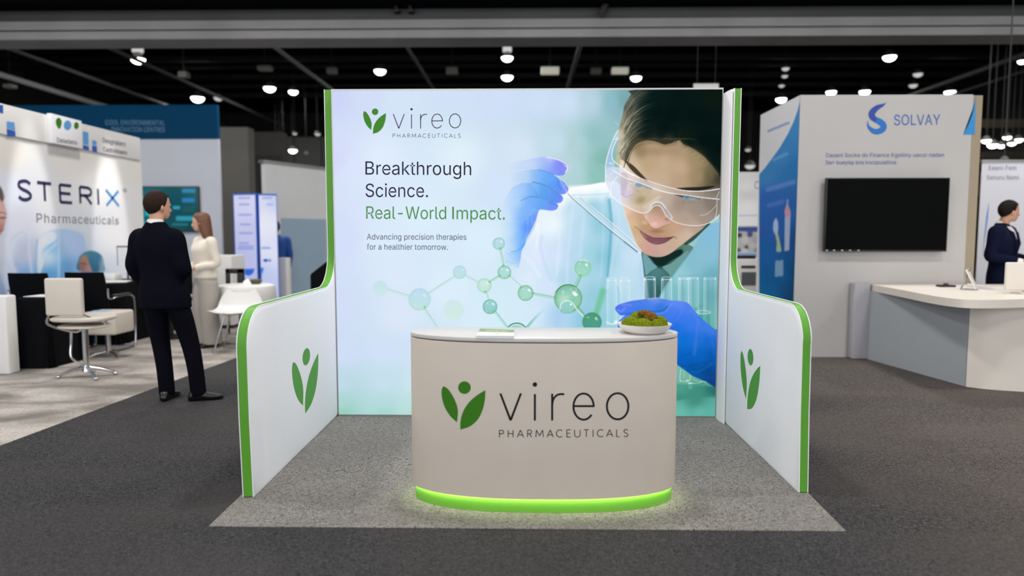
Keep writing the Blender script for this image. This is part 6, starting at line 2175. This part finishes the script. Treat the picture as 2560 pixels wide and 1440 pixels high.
# television
tv0, tv1 = onY(2060, 629, YS - .1), onY(2376, 444, YS - .1)
t = thing('television', 'large black flat screen television on the white block', 'television', ((tv0.x + tv1.x) / 2, YS - .1, tv0.z))
b = MB()
b.box((tv0.x, YS - .1, tv0.z), (tv1.x, YS - .05, tv1.z), .006)
b.build('case', M['black_plastic'], t, True)
b = MB()
b.box((tv0.x + .012, YS - .1015, tv0.z + .02), (tv1.x - .012, YS - .0995, tv1.z - .012))
b.build('screen', mat('tv_glass', (6, 7, 7), 0.45, spec=0.04), t, True)
b = MB()
b.box((tv0.x + .4, YS - .055, tv0.z + .2), (tv1.x - .4, YS - .001, tv1.z - .2))
b.build('wall_bracket', M['dark_metal'], t, True)
b = MB()
for k, px in enumerate((2067, 2085, 2105, 2125, 2146)):
    P = onY(px, 626, YS - .1)
    b.box((P.x - .012, YS - .103, P.z - .006), (P.x + .012, YS - .1, P.z + .006))
b.build('indicator_marks', M['alu'], t, True)

# reception desk of that stand
ZD = .87
t = thing('reception_desk', 'big curved white reception desk with grey side below the television', 'desk', (5.0, 7.0, .002))
c_ = [(4.194, 6.48), (4.33, 6.37), (4.589, 6.274), (5.0, 6.17), (5.6, 6.08), (6.6, 6.02)]
b = MB()
b.prism([(3.97, 7.95), (4.19, 6.50)] + [(6.6, 6.1), (6.6, 7.95)], .004, ZD - .07)
b.build('grey_side', mat('desk_grey', (160, 166, 172), 0.45, var=0.02, vscale=2), t, True, 0, label='blue grey side panel')
b = MB()
cc = [(p[0], p[1]) for p in catmull(c_, 8)]
b.prism([(4.196, 6.49)] + cc + [(6.6, 6.13), (4.25, 6.52)], .004, ZD - .07)
b.build('front_panel', M['white_warm'], t, True, 40, label='warm white curved front')
b = MB()
b.box((3.80, 7.92, .004), (3.985, 8.046, .885), .01)
b.build('end_panel', mat('desk_mauve', (172, 170, 176), 0.5), t, True)
top = [onZ(2165, 709, ZD), onZ(2250, 724, ZD), onZ(2330, 739, ZD), onZ(2385, 746.5, ZD), onZ(2430, 749.5, ZD), onZ(2500, 749.5, ZD), onZ(2560, 748, ZD)]
tp = [(p[0], p[1]) for p in catmull([(min(p.x, 9), min(p.y, 8.0)) for p in top], 8)] + [(6.6, 5.98), (6.6, 8.0), (4.02, 8.03)]
b = MB()
b.prism(tp, ZD - .075, ZD)
o = b.build('worktop', M['white_warm'], t, True, 40)
b = MB()
r0, r1 = onZ(2418, 712, ZD + .03), onZ(2508, 722, ZD + .03)
b.prism([(r0.x, min(r0.y, 7.8)), (r1.x, r1.y), (r1.x + .03, r1.y + .05), (r1.x + .03, r1.y + .25), (r0.x + .1, min(r0.y, 7.8) + .15)], ZD, ZD + .035)
b.build('raised_ledge', M['white_plain'], t, True, 0)
# leaning tablet, black gadget, monitor
P = onZ(2350, 712, ZD)
t = thing('tablet_stand', 'white tablet leaning in a clear stand on the curved desk', 'tablet', (P.x - .1, min(P.y, 7.2), ZD + .001), .9)
b = MB()
b.box((-.10, -.006, 0), (.10, .006, .22), .004, Matrix.Rotation(-.42, 3, 'X'))
b.build('tablet', M['white_plain'], t)
b = MB()
b.box((-.08, .05, 0), (.08, .056, .24), .002, Matrix.Rotation(.30, 3, 'X')).box((-.08, -.06, 0), (.08, .07, .006))
b.build('stand', mat('acrylic_grey', (168, 164, 160), 0.2), t)
P = onZ(2292, 708, ZD)
t = thing('desk_gadget', 'small flat black gadget lying on the curved desk', 'gadget', (P.x, min(P.y, 7.6), ZD + .001))
b = MB()
b.box((-.085, -.05, 0), (.085, .05, .022), .008)
b.build('body', M['black_plastic'], t)
b = MB()
b.cyl((0, 0, .02), (0, 0, .04), .03, .02, 14)
b.build('knob', M['black_plastic'], t)
P = onY(2540, 706, 6.75)
t = thing('monitor', 'pale monitor seen from its back on the desk before the man in navy blazer', 'monitor', (P.x + .12, 6.75, ZD + .001))
b = MB()
x0 = onY(2514, 680, 6.75).x - P.x - .12
zt_ = onY(2530, 656, 6.75).z - ZD
b.box((x0, -.02, .03), (x0 + .55, .02, zt_), .012)
b.build('screen_back', M['white_warm'], t)
b = MB()
b.box((x0 + .2, .0, 0), (x0 + .35, .05, .08), .005).box((x0 + .12, -.05, 0), (x0 + .43, .1, .012), .004)
b.build('stand', M['white_warm'], t)

# white banner behind the man at the desk
YN = 9.6
t = thing('roll_up_banner', 'white banner printed with grey words behind the man in navy blazer', 'banner', (onY(2520, 600, YN).x, YN, .004))
n0, n1 = onY(2456, 402, YN), onY(2700, 402, YN)
b = MB()
b.box((n0.x, YN, .1), (n1.x, YN + .012, n0.z))
b.build('sheet', mat('banner_white', (222, 222, 230), 0.6, var=0.01), t, True)
b = MB()
b.box((n0.x - .01, YN - .01, n0.z - .02), (n1.x + .01, YN + .03, n0.z + .015))
b.build('top_rail', M['alu'], t, True)
b = MB()
b.box((n0.x - .03, YN - .06, 0.004), (n1.x + .03, YN + .08, .11), .01)
b.build('cassette', M['alu'], t, True)
b = MB()
mpn = lambda p: onY(p.x, p.y, YN - .003)
px_text(b, 'Eeeni Fem', 2472, 2541, 425, 425, 11, mpn, 0, 1.05)
px_text(b, 'Senuru Nemi', 2467, 2547, 449, 449, 11, mpn, 0, 1.05)
b.build('lettering', mat('banner_grey_ink', (120, 124, 146), 0.6), t, True, 0)
b = MB()
add_poly2(b, [(2473, 502), (2466, 540), (2456, 640), (2462, 600), (2470, 545)], lambda x, y: onY(x, y, YN - .003))
b.build('blue_streak', M['sky_print'], t, True, 0)

# ------------------------------------------------------------------ white stand seen between the green post and the blue panel
YG = 11.0
t = thing('exhibit_wall', 'white lit wall with a blue stripe between green post and blue panel', 'exhibit wall', (onY(1875, 600, YG).x, YG, 0))
g0, g1 = onY(1800, 430, YG), onY(1990, 430, YG)
b = MB()
b.box((g0.x, YG + .003, 0), (g1.x, YG + .1, g0.z))
b.build('wall_core', M['white_plain'], t, True)


def paint_gap(p):
    p.fill(shep([(1850, 435, (206, 206, 208)), (1900, 435, (204, 204, 208)), (1870, 480, (220, 220, 222)), (1870, 520, (246, 248, 250)), (1870, 560, (246, 248, 250))]))
    p.line([(1800, 540), (1990, 537)], 2.5, (170, 184, 214), .8, 2, sm=0)
    p.poly([(1790, 566), (2000, 566), (2000, 800), (1790, 800)], (196, 196, 198), 2, 1, sm=0)
    p.poly([(1790, 567), (2000, 566), (2000, 578), (1870, 580), (1850, 578), (1790, 580)], (66, 84, 150), 2, .95, sm=0)
    for c, r, k in [((1875, 586), 7, (58, 72, 140)), ((1849, 588), 6, (50, 50, 54)), ((1866, 618), 5, (70, 70, 74)), ((1846, 626), 6, (80, 80, 84)), ((1890, 600), 10, (180, 178, 178)), ((1862, 600), 9, (214, 212, 210)), ((1892, 628), 8, (150, 150, 152)), ((1880, 612), 7, (206, 204, 202)), ((1862, 628), 7, (226, 226, 226))]:
        p.disc(c, r, k, .85, 5)


print_panel('printed_face', (g0.x, YG, .01), (g1.x, YG, .01), (g1.x, YG, g0.z), (g0.x, YG, g0.z), 130, 170, paint_gap, t, 0.5)
b = MB()
px_text(b, 'C', 1886, 1899, 472, 472, 19, lambda p: onY(p.x, p.y, YG - .003))
b.build('lettering', mat('mid_grey_ink', (128, 130, 140), 0.6), t, True, 0)
YH = 10.2
c0, c1, cz = onY(1835, 660, YH), onY(1915, 660, YH), onY(1870, 648, YH).z
t = thing('white_cabinet', 'white cabinet with dark recess between green post and blue panel', 'cabinet', ((c0.x + c1.x) / 2, YH, .002))
b = MB()
b.box((c0.x, YH, .1), (c1.x, YH + .45, cz), .01)
b.build('carcass', M['white_plain'], t, True)
b = MB()
q0, q1 = onY(1853, 713, YH), onY(1902, 680, YH)
b.box((q0.x, YH - .006, q0.z), (q1.x, YH + .01, q1.z))
b.build('dark_recess', mat('cabinet_grey', (92, 98, 98), 0.4), t, True)
b = MB()
q0, q1 = onY(1853, 670, YH), onY(1888, 664, YH)
b.box((q0.x, YH - .006, q0.z), (q1.x, YH + .01, q1.z))
b.build('slot', M['dark_metal'], t, True)
b = MB()
b.box((c0.x, YH + .03, 0), (c1.x, YH + .43, .1))
b.build('plinth_base', M['black_plastic'], t, True)
P = onY(1862, 646, YH + .2)
t = thing('blue_case', 'pale blue lidded dark case on the white cabinet', 'case', (P.x, YH + .2, cz + .001))
b = MB()
b.box((-.16, -.1, 0), (.13, .1, .05), .008)
b.build('case_body', M['black_plastic'], t)
b = MB()
b.box((-.15, -.1, .05), (.15, .12, .1), .01)
b.build('lid', mat('pale_blue', (150, 172, 206), 0.5), t)
# ------------------------------------------------------------------ people
M['suit_navy'] = mat('suit_navy', (11, 12, 22), 0.9, spec=0.06, bump=0.08, vscale=9, var=0.06)
M['suit_blue'] = mat('suit_blue', (18, 23, 46), 0.9, spec=0.08, bump=0.08, vscale=9, var=0.06)
M['trouser_navy'] = mat('trouser_navy', (10, 11, 19), 0.9, spec=0.06, bump=0.08, vscale=9, var=0.06)
M['skin'] = mat('skin', (206, 156, 130), 0.55, var=0.03, vscale=12)
M['hair_dark'] = mat('hair_dark', (40, 27, 20), 0.7, spec=0.15, bump=0.3, vscale=60, var=0.2)
M['hair_black'] = mat('hair_black', (26, 20, 18), 0.7, spec=0.15, bump=0.3, vscale=60, var=0.2)
M['hair_auburn'] = mat('hair_auburn', (108, 68, 44), 0.5, bump=0.4, vscale=50, var=0.25)
M['shirt_white'] = mat('shirt_white', (232, 230, 228), 0.7)
M['shirt_pink'] = mat('shirt_pink', (214, 200, 206), 0.7)
M['cream_knit'] = mat('cream_knit', (222, 212, 198), 0.85, bump=0.25, vscale=120)
M['grey_trouser'] = mat('grey_trouser', (168, 162, 154), 0.85, bump=0.1, vscale=10)
M['shoe_black'] = mat('shoe_black', (14, 13, 13), 0.3)
M['blue_jacket'] = mat('blue_jacket', (30, 74, 146), 0.8)
M['eye_dark'] = mat('eye_dark', (38, 30, 26), 0.3)
M['lip'] = mat('lip', (168, 100, 92), 0.5)


def V3(*a):
    return Vector(a)


def limb(mb, pts, rad, n=5, seg=16):
    C_ = catmull([tuple(p) + (r,) for p, r in zip(pts, rad)], n)
    mb.tube([c[:3] for c in C_], [max(.004, c[3]) for c in C_], seg)


def section_loft(mb, secs, seg=28, ex=2.4, n=4):
    mb.ell_loft([tuple(c) for c in catmull(secs, n)], seg, ex)


def hand(mb, w, d, nrm, thumb, curl=.5, s=1.0):
    """w wrist, d direction to fingertips, nrm back-of-hand normal, thumb +1/-1 side"""
    d = d.normalized()
    nrm = (nrm - d * nrm.dot(d)).normalized()
    sd = d.cross(nrm) * thumb
    P = lambda a, b_, c: w + (d * a + sd * b_ + nrm * c) * s
    rings = []
    for a, hw, ht in ((-.01, .026, .02), (.02, .03, .018), (.055, .04, .016), (.085, .042, .014), (.095, .036, .010)):
        ring = []
        for k in range(14):
            q = 2 * PI * k / 14
            ring.append(P(a, hw * math.cos(q), ht * math.sin(q)))
        rings.append(ring)
    mb.ring_loft(rings)
    for off, L, r in ((.031, .068, .0092), (.0105, .078, .0096), (-.0105, .072, .0092), (-.031, .056, .0082)):
        pts, rad = [], []
        a, c, ang = .082, 0.0, 0.0
        for k in range(5):
            pts.append(P(a, off * (1 + .1 * k / 4), c))
            rad.append(r * s * (1 - .07 * k))
            ang += curl * (.3 if k == 0 else .62)
            a += L / 4 * math.cos(ang)
            c -= L / 4 * math.sin(ang)
        mb.tube(pts, rad, 10)
    mb.tube([P(.012, .026, -.002), P(.035, .046, -.010), P(.06, .056, -.018), P(.082, .055, -.03)], [.0135 * s, .0125 * s, .0105 * s, .008 * s], 10)


HEADSEC = [(0, .052, .000, .022, .026), (0, .042, .014, .042, .047), (0, .026, .040, .056, .070), (0, .012, .075, .066, .087), (0, .004, .110, .071, .095), (0, .000, .140, .074, .099), (0, -.005, .170, .074, .099), (0, -.008, .200, .064, .086), (0, -.010, .222, .044, .06), (0, -.010, .233, .014, .02)]


def person(name, label, loc, rz, s, pose, cloth, group=None):
    """faces +Y before turning; pose and cloth are dictionaries of measures for a 1.80 m figure"""
    t = thing(name, label, 'person', loc, rz, group)
    hz = pose.get('head_z', 1.565)
    hx, hy = pose.get('head_xy', (0, .02))
    hr = Euler((pose.get('nod', 0), 0, pose.get('turn', 0))).to_matrix()
    HP = lambda v: hr @ Vector(v) + Vector((hx, hy, hz))
    S = lambda v: Vector(v) * s
    female = pose.get('female', False)
    sh = pose.get('sh', .185)
    # --- body
    mb = MB()
    hs = []
    for cx, cy, z, rx, ry in catmull(HEADSEC, 3):
        ring = [S(HP((cx + rx * math.cos(2 * PI * k / 24), cy + ry * math.sin(2 * PI * k / 24), z))) for k in range(24)]
        hs.append(ring)
    mb.ring_loft(hs)
    mb.tube([S(HP((0, .092, .122))), S(HP((0, .104, .098))), S(HP((0, .114, .078))), S(HP((0, .094, .066)))], [.009 * s, .011 * s, .0145 * s, .009 * s], 10)
    for sx in (-1, 1):
        mb.sphere(S(HP((sx * .075, -.004, .098))), (.011 * s, .020 * s, .032 * s), 12)
        mb.sphere(S(HP((sx * .03, .082, .128))), (.022 * s, .012 * s, .008 * s), 10)
    mb.sphere(S(HP((0, .092, .047))), (.022 * s, .010 * s, .010 * s), 12)
    limb(mb, [S((0, -.035, 1.44)), S((0, -.02, 1.50)), S(HP((0, -.012, .06)))], [.075 * s, .058 * s, .056 * s], 4)
    section_loft(mb, [(0, 0, .86 * s, .14 * s, .10 * s), (0, 0, 1.1 * s, .13 * s, .085 * s), (0, 0, 1.3 * s, .15 * s, .095 * s), (0, -.01 * s, 1.43 * s, .15 * s, .085 * s), (0, -.02 * s, 1.50 * s, .06 * s, .06 * s)], 20)
    for sd in ('L', 'R'):
        A = pose['arm' + sd]
        limb(mb, [S(A[0]), S((Vector(A[0]) + Vector(A[1])) / 2), S(A[1]), S((Vector(A[1]) + Vector(A[2])) / 2), S(A[2])], [.045 * s, .040 * s, .036 * s, .033 * s, .024 * s])
        hd = pose.get('hand' + sd)
        if hd:
            hand(mb, S(A[2]), Vector(hd[0]), Vector(hd[1]), hd[2], hd[3], s)
        Lg = pose['leg' + sd]
        limb(mb, [S(p) for p in Lg], [r * s for r in (.075, .066, .048, .045, .032)])
    me = remesh(mb, .0075 * s, 3)
    link('body', me, M['skin'], t, False, 180)
    for sx in (-1, 1):
        b = MB()
        b.sphere(S(HP((sx * .031, .083, .114))), (.0125 * s, .008 * s, .007 * s), 12)
        b.build('eye', M['eye_dark'], t, False, 180)
    b = MB()
    b.sphere(S(HP((0, .097, .044))), (.021 * s, .006 * s, .006 * s), 12)
    b.build('lips', M['lip'], t, False, 180)
    # --- trousers
    mb = MB()
    lw = cloth.get('leg_r', (.098, .088, .075, .070, .072))
    for sd in ('L', 'R'):
        Lg = pose['leg' + sd]
        P = [Vector(p) for p in Lg]
        P[-1] = P[-1] + Vector((0, 0, cloth.get('hem', -.02)))
        limb(mb, [S(p) for p in P], [r * s for r in lw])
    hpx = cloth.get('hip_x', 0) * s
    section_loft(mb, [(hpx, .0, .83 * s, .12 * s, .10 * s), (hpx, .0, .92 * s, .178 * s, .128 * s), (hpx, .0, 1.0 * s, .168 * s, .115 * s), (0, .0, 1.10 * s, .155 * s, .105 * s)], 24)
    me = remesh(mb, .013 * s, 8)
    link('trousers', me, cloth['trousers'], t, False, 180)
    # --- jacket or top
    mb = MB()
    section_loft(mb, [(c[0] * s, c[1] * s, c[2] * s, c[3] * s, c[4] * s) for c in cloth['torso']], 32, 2.5)
    for sd in ('L', 'R'):
        A = [Vector(p) for p in pose['arm' + sd]]
        cuff = A[1] + (A[2] - A[1]) * cloth.get('cuff', .96)
        sgn = -1 if sd == 'L' else 1
        r0, r1, r2, r3 = cloth.get('sleeve', (.078, .068, .060, .044))
        limb(mb, [S(A[0] - Vector((sgn * .05, 0, -.005))), S(A[0]), S((A[0] + A[1]) / 2), S(A[1]), S((A[1] + cuff) / 2), S(cuff)], [r0 * s, r0 * s, r1 * s, r2 * s, (r2 + r3) / 2 * s, r3 * s])
    me = remesh(mb, .012 * s, 7)
    link(cloth['top_name'], me, cloth['top'], t, False, 180)
    # --- collar, cuffs
    if cloth.get('collar'):
        b = MB()
        rr = []
        for z, rx, ry, dz in ((1.50, .078, .074, .0), (1.53, .069, .066, .0), (1.562, .063, .062, .0), (1.564, .056, .056, 0)):
            rr.append([S((rx * math.cos(2 * PI * k / 28) + 0, -.022 + ry * math.sin(2 * PI * k / 28), z - .03 * max(0, math.sin(2 * PI * k / 28)))) for k in range(28)])
        b.ring_loft(rr, False)
        b.build('shirt_collar', cloth['collar'], t, False, 60)
    if cloth.get('front'):
        b = MB()
        yq = cloth['front_y']
        for sgn in (1,):
            rows = []
            for k in range(9):
                z = 1.50 - .32 * k / 8
                w = .055 * (1 - k / 8) ** .8 + .006
                y = np.interp(z, [1.1, 1.2, 1.3, 1.4, 1.46, 1.5], yq)
                rows.append([S((-w, y - .01, z)), S((-w * .4, y + .004, z)), S((w * .4, y + .004, z)), S((w, y - .01, z)), S((w, y - .035, z)), S((-w, y - .035, z))])
            b.ring_loft(rows)
        b.build('shirt_front', cloth['front'], t, False, 60)
        b = MB()
        for sgn in (-1, 1):
            b.tube([S((sgn * .075, -.01, 1.505)), S((sgn * .068, float(np.interp(1.42, [1.1, 1.2, 1.3, 1.4, 1.46, 1.5], yq)) + .0, 1.42)), S((sgn * .045, yq[2] + .012, 1.30)), S((sgn * .012, yq[1] + .012, 1.17))], [.012 * s, .02 * s, .018 * s, .006 * s], 8)
        b.build('lapels', cloth['top'], t, False, 60)
    if cloth.get('cuffs'):
        for sd in ('L', 'R'):
            A = [Vector(p) for p in pose['arm' + sd]]
            b = MB()
            d = A[2] - A[1]
            b.tube([S(A[1] + d * .88), S(A[1] + d * 1.04)], [.040 * s, .036 * s], 16)
            b.build('shirt_cuff', cloth['cuffs'], t, False, 60)
    # --- shoes
    for sd in ('L', 'R'):
        f0 = Vector(pose['leg' + sd][-1])
        fd = math.radians(pose.get('foot' + sd, 0))
        R = Matrix.Rotation(fd, 3, 'Z')
        mb = MB()
        rings = []
        for y, w, h, z0 in ((-.085, .022, .03, .006), (-.075, .034, .075, .0), (-.03, .038, .095, .0), (.03, .040, .08, .0), (.09, .048, .056, .0), (.14, .047, .045, .0), (.18, .034, .035, .002), (.197, .014, .022, .006)):
            ring = []
            for k in range(16):
                a = 2 * PI * k / 16
                c, q = math.cos(a), math.sin(a)
                zz = z0 + h / 2 + h / 2 * math.copysign(abs(q) ** .6, q)
                ring.append(S(R @ Vector((w * math.copysign(abs(c) ** .8, c), y, zz)) + Vector((f0.x, f0.y, 0))))
            rings.append(ring)
        mb.ring_loft(rings)
        mb.build('shoe', cloth['shoe'], t, False, 180)
    # --- hair
    st = cloth['hair_style']
    if st == 'short':
        bm = bmesh.new()
        bmesh.ops.create_icosphere(bm, subdivisions=4, radius=1)
        kill = []
        for v in bm.verts:
            d = v.co.copy()
            k = 1 + .03 * mnoise.noise(d * 6)
            p_ = Vector((d.x * .085 * k, -.010 + d.y * .115 * k, .135 + d.z * .115 * k))
            zmin = float(np.interp(p_.y, [-.12, -.07, -.03, .0, .022, .036, .06, .1], [.025, .035, .06, .10, .105, .158, .186, .2]))
            if p_.z < zmin:
                kill.append(v)
            v.co = S(HP(p_))
        bmesh.ops.delete(bm, geom=kill, context='VERTS')
        bmesh.ops.solidify(bm, geom=bm.faces[:], thickness=.008 * s)
        me = bpy.data.meshes.new('hair')
        bm.to_mesh(me)
        bm.free()
        link('hair', me, cloth['hair'], t, False, 180)
    else:
        mb = MB()
        rr = []
        for y, z, rx, ry in ((-.012, .246, .02, .025), (-.014, .240, .05, .06), (-.016, .222, .076, .092), (-.02, .185, .09, .106), (-.026, .135, .094, .104), (-.038, .08, .097, .092), (-.05, .02, .10, .082), (-.06, -.05, .105, .072), (-.068, -.12, .108, .06), (-.07, -.18, .10, .048), (-.07, -.225, .08, .034), (-.07, -.24, .05, .02)):
            ring = []
            for k in range(36):
                a = 2 * PI * k / 36
                yy = y + ry * math.sin(a)
                if z < .165:
                    yy = min(yy, .028 - max(0, .02 - z) * .12)
                w = 1 + .03 * math.sin(k * 2.9 + z * 30)
                ring.append(S(HP((rx * math.cos(a) * w, yy, z))))
            rr.append(ring)
        mb.ring_loft(rr)
        mb.build('hair', cloth['hair'], t, False, 60)
    return t


JACKET = [(0, -.0, .80, .200, .135), (0, 0, .92, .196, .135), (0, 0, 1.06, .178, .120), (0, .005, 1.18, .186, .126), (0, .005, 1.30, .205, .136), (0, -.002, 1.38, .200, .126), (0, -.012, 1.445, .162, .100), (0, -.018, 1.495, .110, .080), (0, -.022, 1.545, .074, .064)]
# man with his back to the viewer
loc = onZ(411, 997)
sM = 1.80 / 1.80
pose = dict(head_z=1.565, head_xy=(0, .01), turn=-.45, nod=-.05,
            armL=[(-.165, -.01, 1.40), (-.218, -.03, 1.16), (-.17, .09, .93)], handL=((.05, .35, -1), (-1, 0, 0), 1, .45),
            armR=[(.165, -.01, 1.40), (.236, -.01, 1.13), (.10, .22, 1.10)], handR=((-1, .3, .1), (0, 1, .3), 1, .7),
            legL=[(-.045, 0, .88), (-.045, .01, .70), (-.02, .015, .48), (.02, -.01, .28), (.05, -.03, .09)], legR=[(.13, 0, .88), (.19, .015, .70), (.25, .02, .48), (.30, .0, .28), (.335, -.02, .09)], footL=8, footR=-62)
navy = dict(trousers=M['trouser_navy'], top=M['suit_navy'], top_name='jacket', torso=JACKET, collar=M['shirt_white'], shoe=M['shoe_black'], hair=M['hair_dark'], hair_style='short', sleeve=(.082, .072, .064, .050), hem=-.055, leg_r=(.100, .090, .076, .068, .066))
JM = [(c[0] + float(np.interp(c[2], [.8, 1.15, 1.4], [.05, .02, 0.0])), c[1], c[2], c[3] + (.018 if c[2] < 1 else 0), c[4]) for c in JACKET]
navy['torso'] = JM
navy['hip_x'] = .04
person('person', 'person in navy suit seen from behind, standing at the carpet edge', (loc.x, loc.y, 0.004), -.10, 1.81 / 1.80, pose, navy)
# woman in cream top, turned towards him
loc = onZ(520, 866)
sW = 1.71 / 1.80
TOP = [(0, .0, .93, .190, .135), (0, .0, 1.02, .176, .124), (0, 0, 1.12, .164, .118), (0, .012, 1.24, .172, .132), (0, .018, 1.32, .178, .138), (0, .0, 1.41, .178, .112), (0, -.012, 1.455, .140, .086), (0, -.02, 1.49, .085, .066), (0, -.022, 1.51, .066, .058)]
pose = dict(female=True, head_z=1.565, head_xy=(0, .03), turn=-.7, nod=-.08,
            armL=[(-.175, -.01, 1.41), (-.245, -.03, 1.13), (-.06, .20, 1.07)], handL=((1, .5, .05), (-.2, 0, 1), -1, .6),
            armR=[(.175, -.01, 1.41), (.235, -.06, 1.15), (.10, .20, 1.06)], handR=((-.8, .7, .15), (0, .2, 1), 1, .6),
            legL=[(-.085, 0, .88), (-.09, .01, .70), (-.092, .015, .48), (-.092, -.01, .28), (-.092, -.02, .09)], legR=[(.085, 0, .88), (.09, .01, .70), (.095, .015, .48), (.10, -.01, .28), (.10, -.03, .09)], footL=8, footR=-14)
cream = dict(trousers=M['grey_trouser'], top=M['cream_knit'], top_name='knit_top', torso=TOP, shoe=M['shoe_black'], hair=M['hair_auburn'], hair_style='long', sleeve=(.07, .062, .055, .044), leg_r=(.118, .122, .122, .124, .13), hem=-.05, cuff=.9)
person('person', 'person with long auburn hair in cream top and wide grey trousers', (loc.x, loc.y, 0.004), 2.5, sW, pose, cream)
# man at the curved desk, in profile
P = onY(2512, 600, 8.5)
pose = dict(head_z=1.565, head_xy=(0, .035), turn=.85, nod=-.1,
            armL=[(-.20, -.01, 1.425), (-.25, -.02, 1.15), (-.12, .25, 1.10)], handL=((.5, 1, .0), (-.3, 0, 1), 1, .5),
            armR=[(.20, -.01, 1.425), (.255, -.03, 1.14), (.17, .25, 1.09)], handR=((-.35, 1, .05), (.3, .1, 1), 1, .5),
            legL=[(-.09, 0, .88), (-.10, .01, .70), (-.105, .015, .48), (-.105, -.01, .28), (-.105, -.03, .09)], legR=[(.09, 0, .88), (.10, .015, .70), (.105, .02, .48), (.105, .0, .28), (.105, -.02, .09)], footL=8, footR=-8)
blazer = dict(trousers=M['trouser_navy'], top=M['suit_blue'], top_name='jacket', torso=JACKET, collar=M['shirt_white'], front=M['shirt_pink'], front_y=[.118, .128, .138, .122, .098, .062], cuffs=M['shirt_white'], shoe=M['shoe_black'], hair=M['hair_black'], hair_style='short', sleeve=(.082, .072, .064, .048), cuff=.9)
person('person', 'person in navy blazer and pale pink shirt standing behind the curved desk', (P.x - .02, 8.5, 0.0), -2.5, 1.85 / 1.80, pose, blazer)
# person in blue jacket partly hidden by the lavender banner
P = onY(690, 600, 12.3)
pose = dict(head_z=1.565, head_xy=(0, .02), turn=0, nod=0,
            armL=[(-.20, -.01, 1.425), (-.25, -.02, 1.15), (-.23, .05, .90)], handL=((.0, .2, -1), (-1, 0, 0), 1, .4),
            armR=[(.20, -.01, 1.425), (.25, -.03, 1.15), (.23, .05, .90)], handR=((.0, .2, -1), (1, 0, 0), -1, .4),
            legL=[(-.09, 0, .88), (-.10, .01, .70), (-.105, .015, .48), (-.105, -.01, .28), (-.105, -.03, .09)], legR=[(.09, 0, .88), (.10, .015, .70), (.105, .02, .48), (.105, .0, .28), (.105, -.02, .09)], footL=8, footR=-8)
blue = dict(trousers=M['trouser_navy'], top=M['blue_jacket'], top_name='jacket', torso=JACKET, collar=M['shirt_white'], shoe=M['shoe_black'], hair=M['hair_dark'], hair_style='short')
person('person', 'person in blue jacket mostly hidden behind the lavender banner', (P.x + .0, 12.3, 0.004), .4, 1.68 / 1.80, pose, blue)

# ------------------------------------------------------------------ details that sit on a part belong to that part
NEST = {'display_wall': {'printed_face': ('logo_lettering', 'logo_subline_lettering', 'emblem', 'headline_lettering', 'caption_lettering')},
        'side_wing': {'fabric_face': ('emblem',), 'green_edge': ('piping',)},
        'reception_counter': {'body': ('logo_lettering', 'logo_subline_lettering', 'emblem'), 'lit_base': ('led_strip',), 'countertop': ('shadow_gap',)},
        'brochure': {'cover': ('green_band', 'band_lettering', 'cover_lettering')},
        'exhibit_wall': {'printed_face': ('lettering', 'blue_letter', 'small_lettering', 'trademark_sign'), 'header_board': ('blue_square', 'light_square', 'header_lettering'), 'sign_box': ('green_icons', 'blue_icon', 'sign_lettering'), 'blue_band': ('band_lettering',)},
        'display_screen': {'screen_case': ('screen_image',)},
        'exhibit_block': {'block': ('lettering', 'logo_bowl', 'logo_swirl', 'caption_lettering', 'blue_triangle')},
        'television': {'case': ('screen', 'indicator_marks')},
        'roll_up_banner': {'sheet': ('lettering', 'blue_streak')},
        'white_cabinet': {'carcass': ('dark_recess', 'slot')},
        'hall_lamp': {'housing': ('diffuser',)},
        'armchair': {'side_frame': ('armrest',)},
        'person': {'body': ('eye', 'lips'), 'jacket': ('shirt_collar', 'shirt_front', 'lapels', 'shirt_cuff')}}
stem_of = lambda o: o.name.split('.')[0]
kids_of = {}
for o in bpy.data.objects:
    if o.parent is not None and o.type == 'MESH':
        kids_of.setdefault(o.parent.name, []).append(o)
for t in [o for o in bpy.data.objects if o.parent is None and stem_of(o) in NEST]:
    kids = kids_of.get(t.name, [])
    for host, guests in NEST[stem_of(t)].items():
        hosts = [k for k in kids if stem_of(k) == host]
        if not hosts:
            continue
        n_ = 0
        for k in kids:
            if stem_of(k) in guests and not any(q.parent == k for q in kids):
                k.parent = hosts[min(n_, len(hosts) - 1) if host in ('side_frame',) else 0]
                n_ += 1
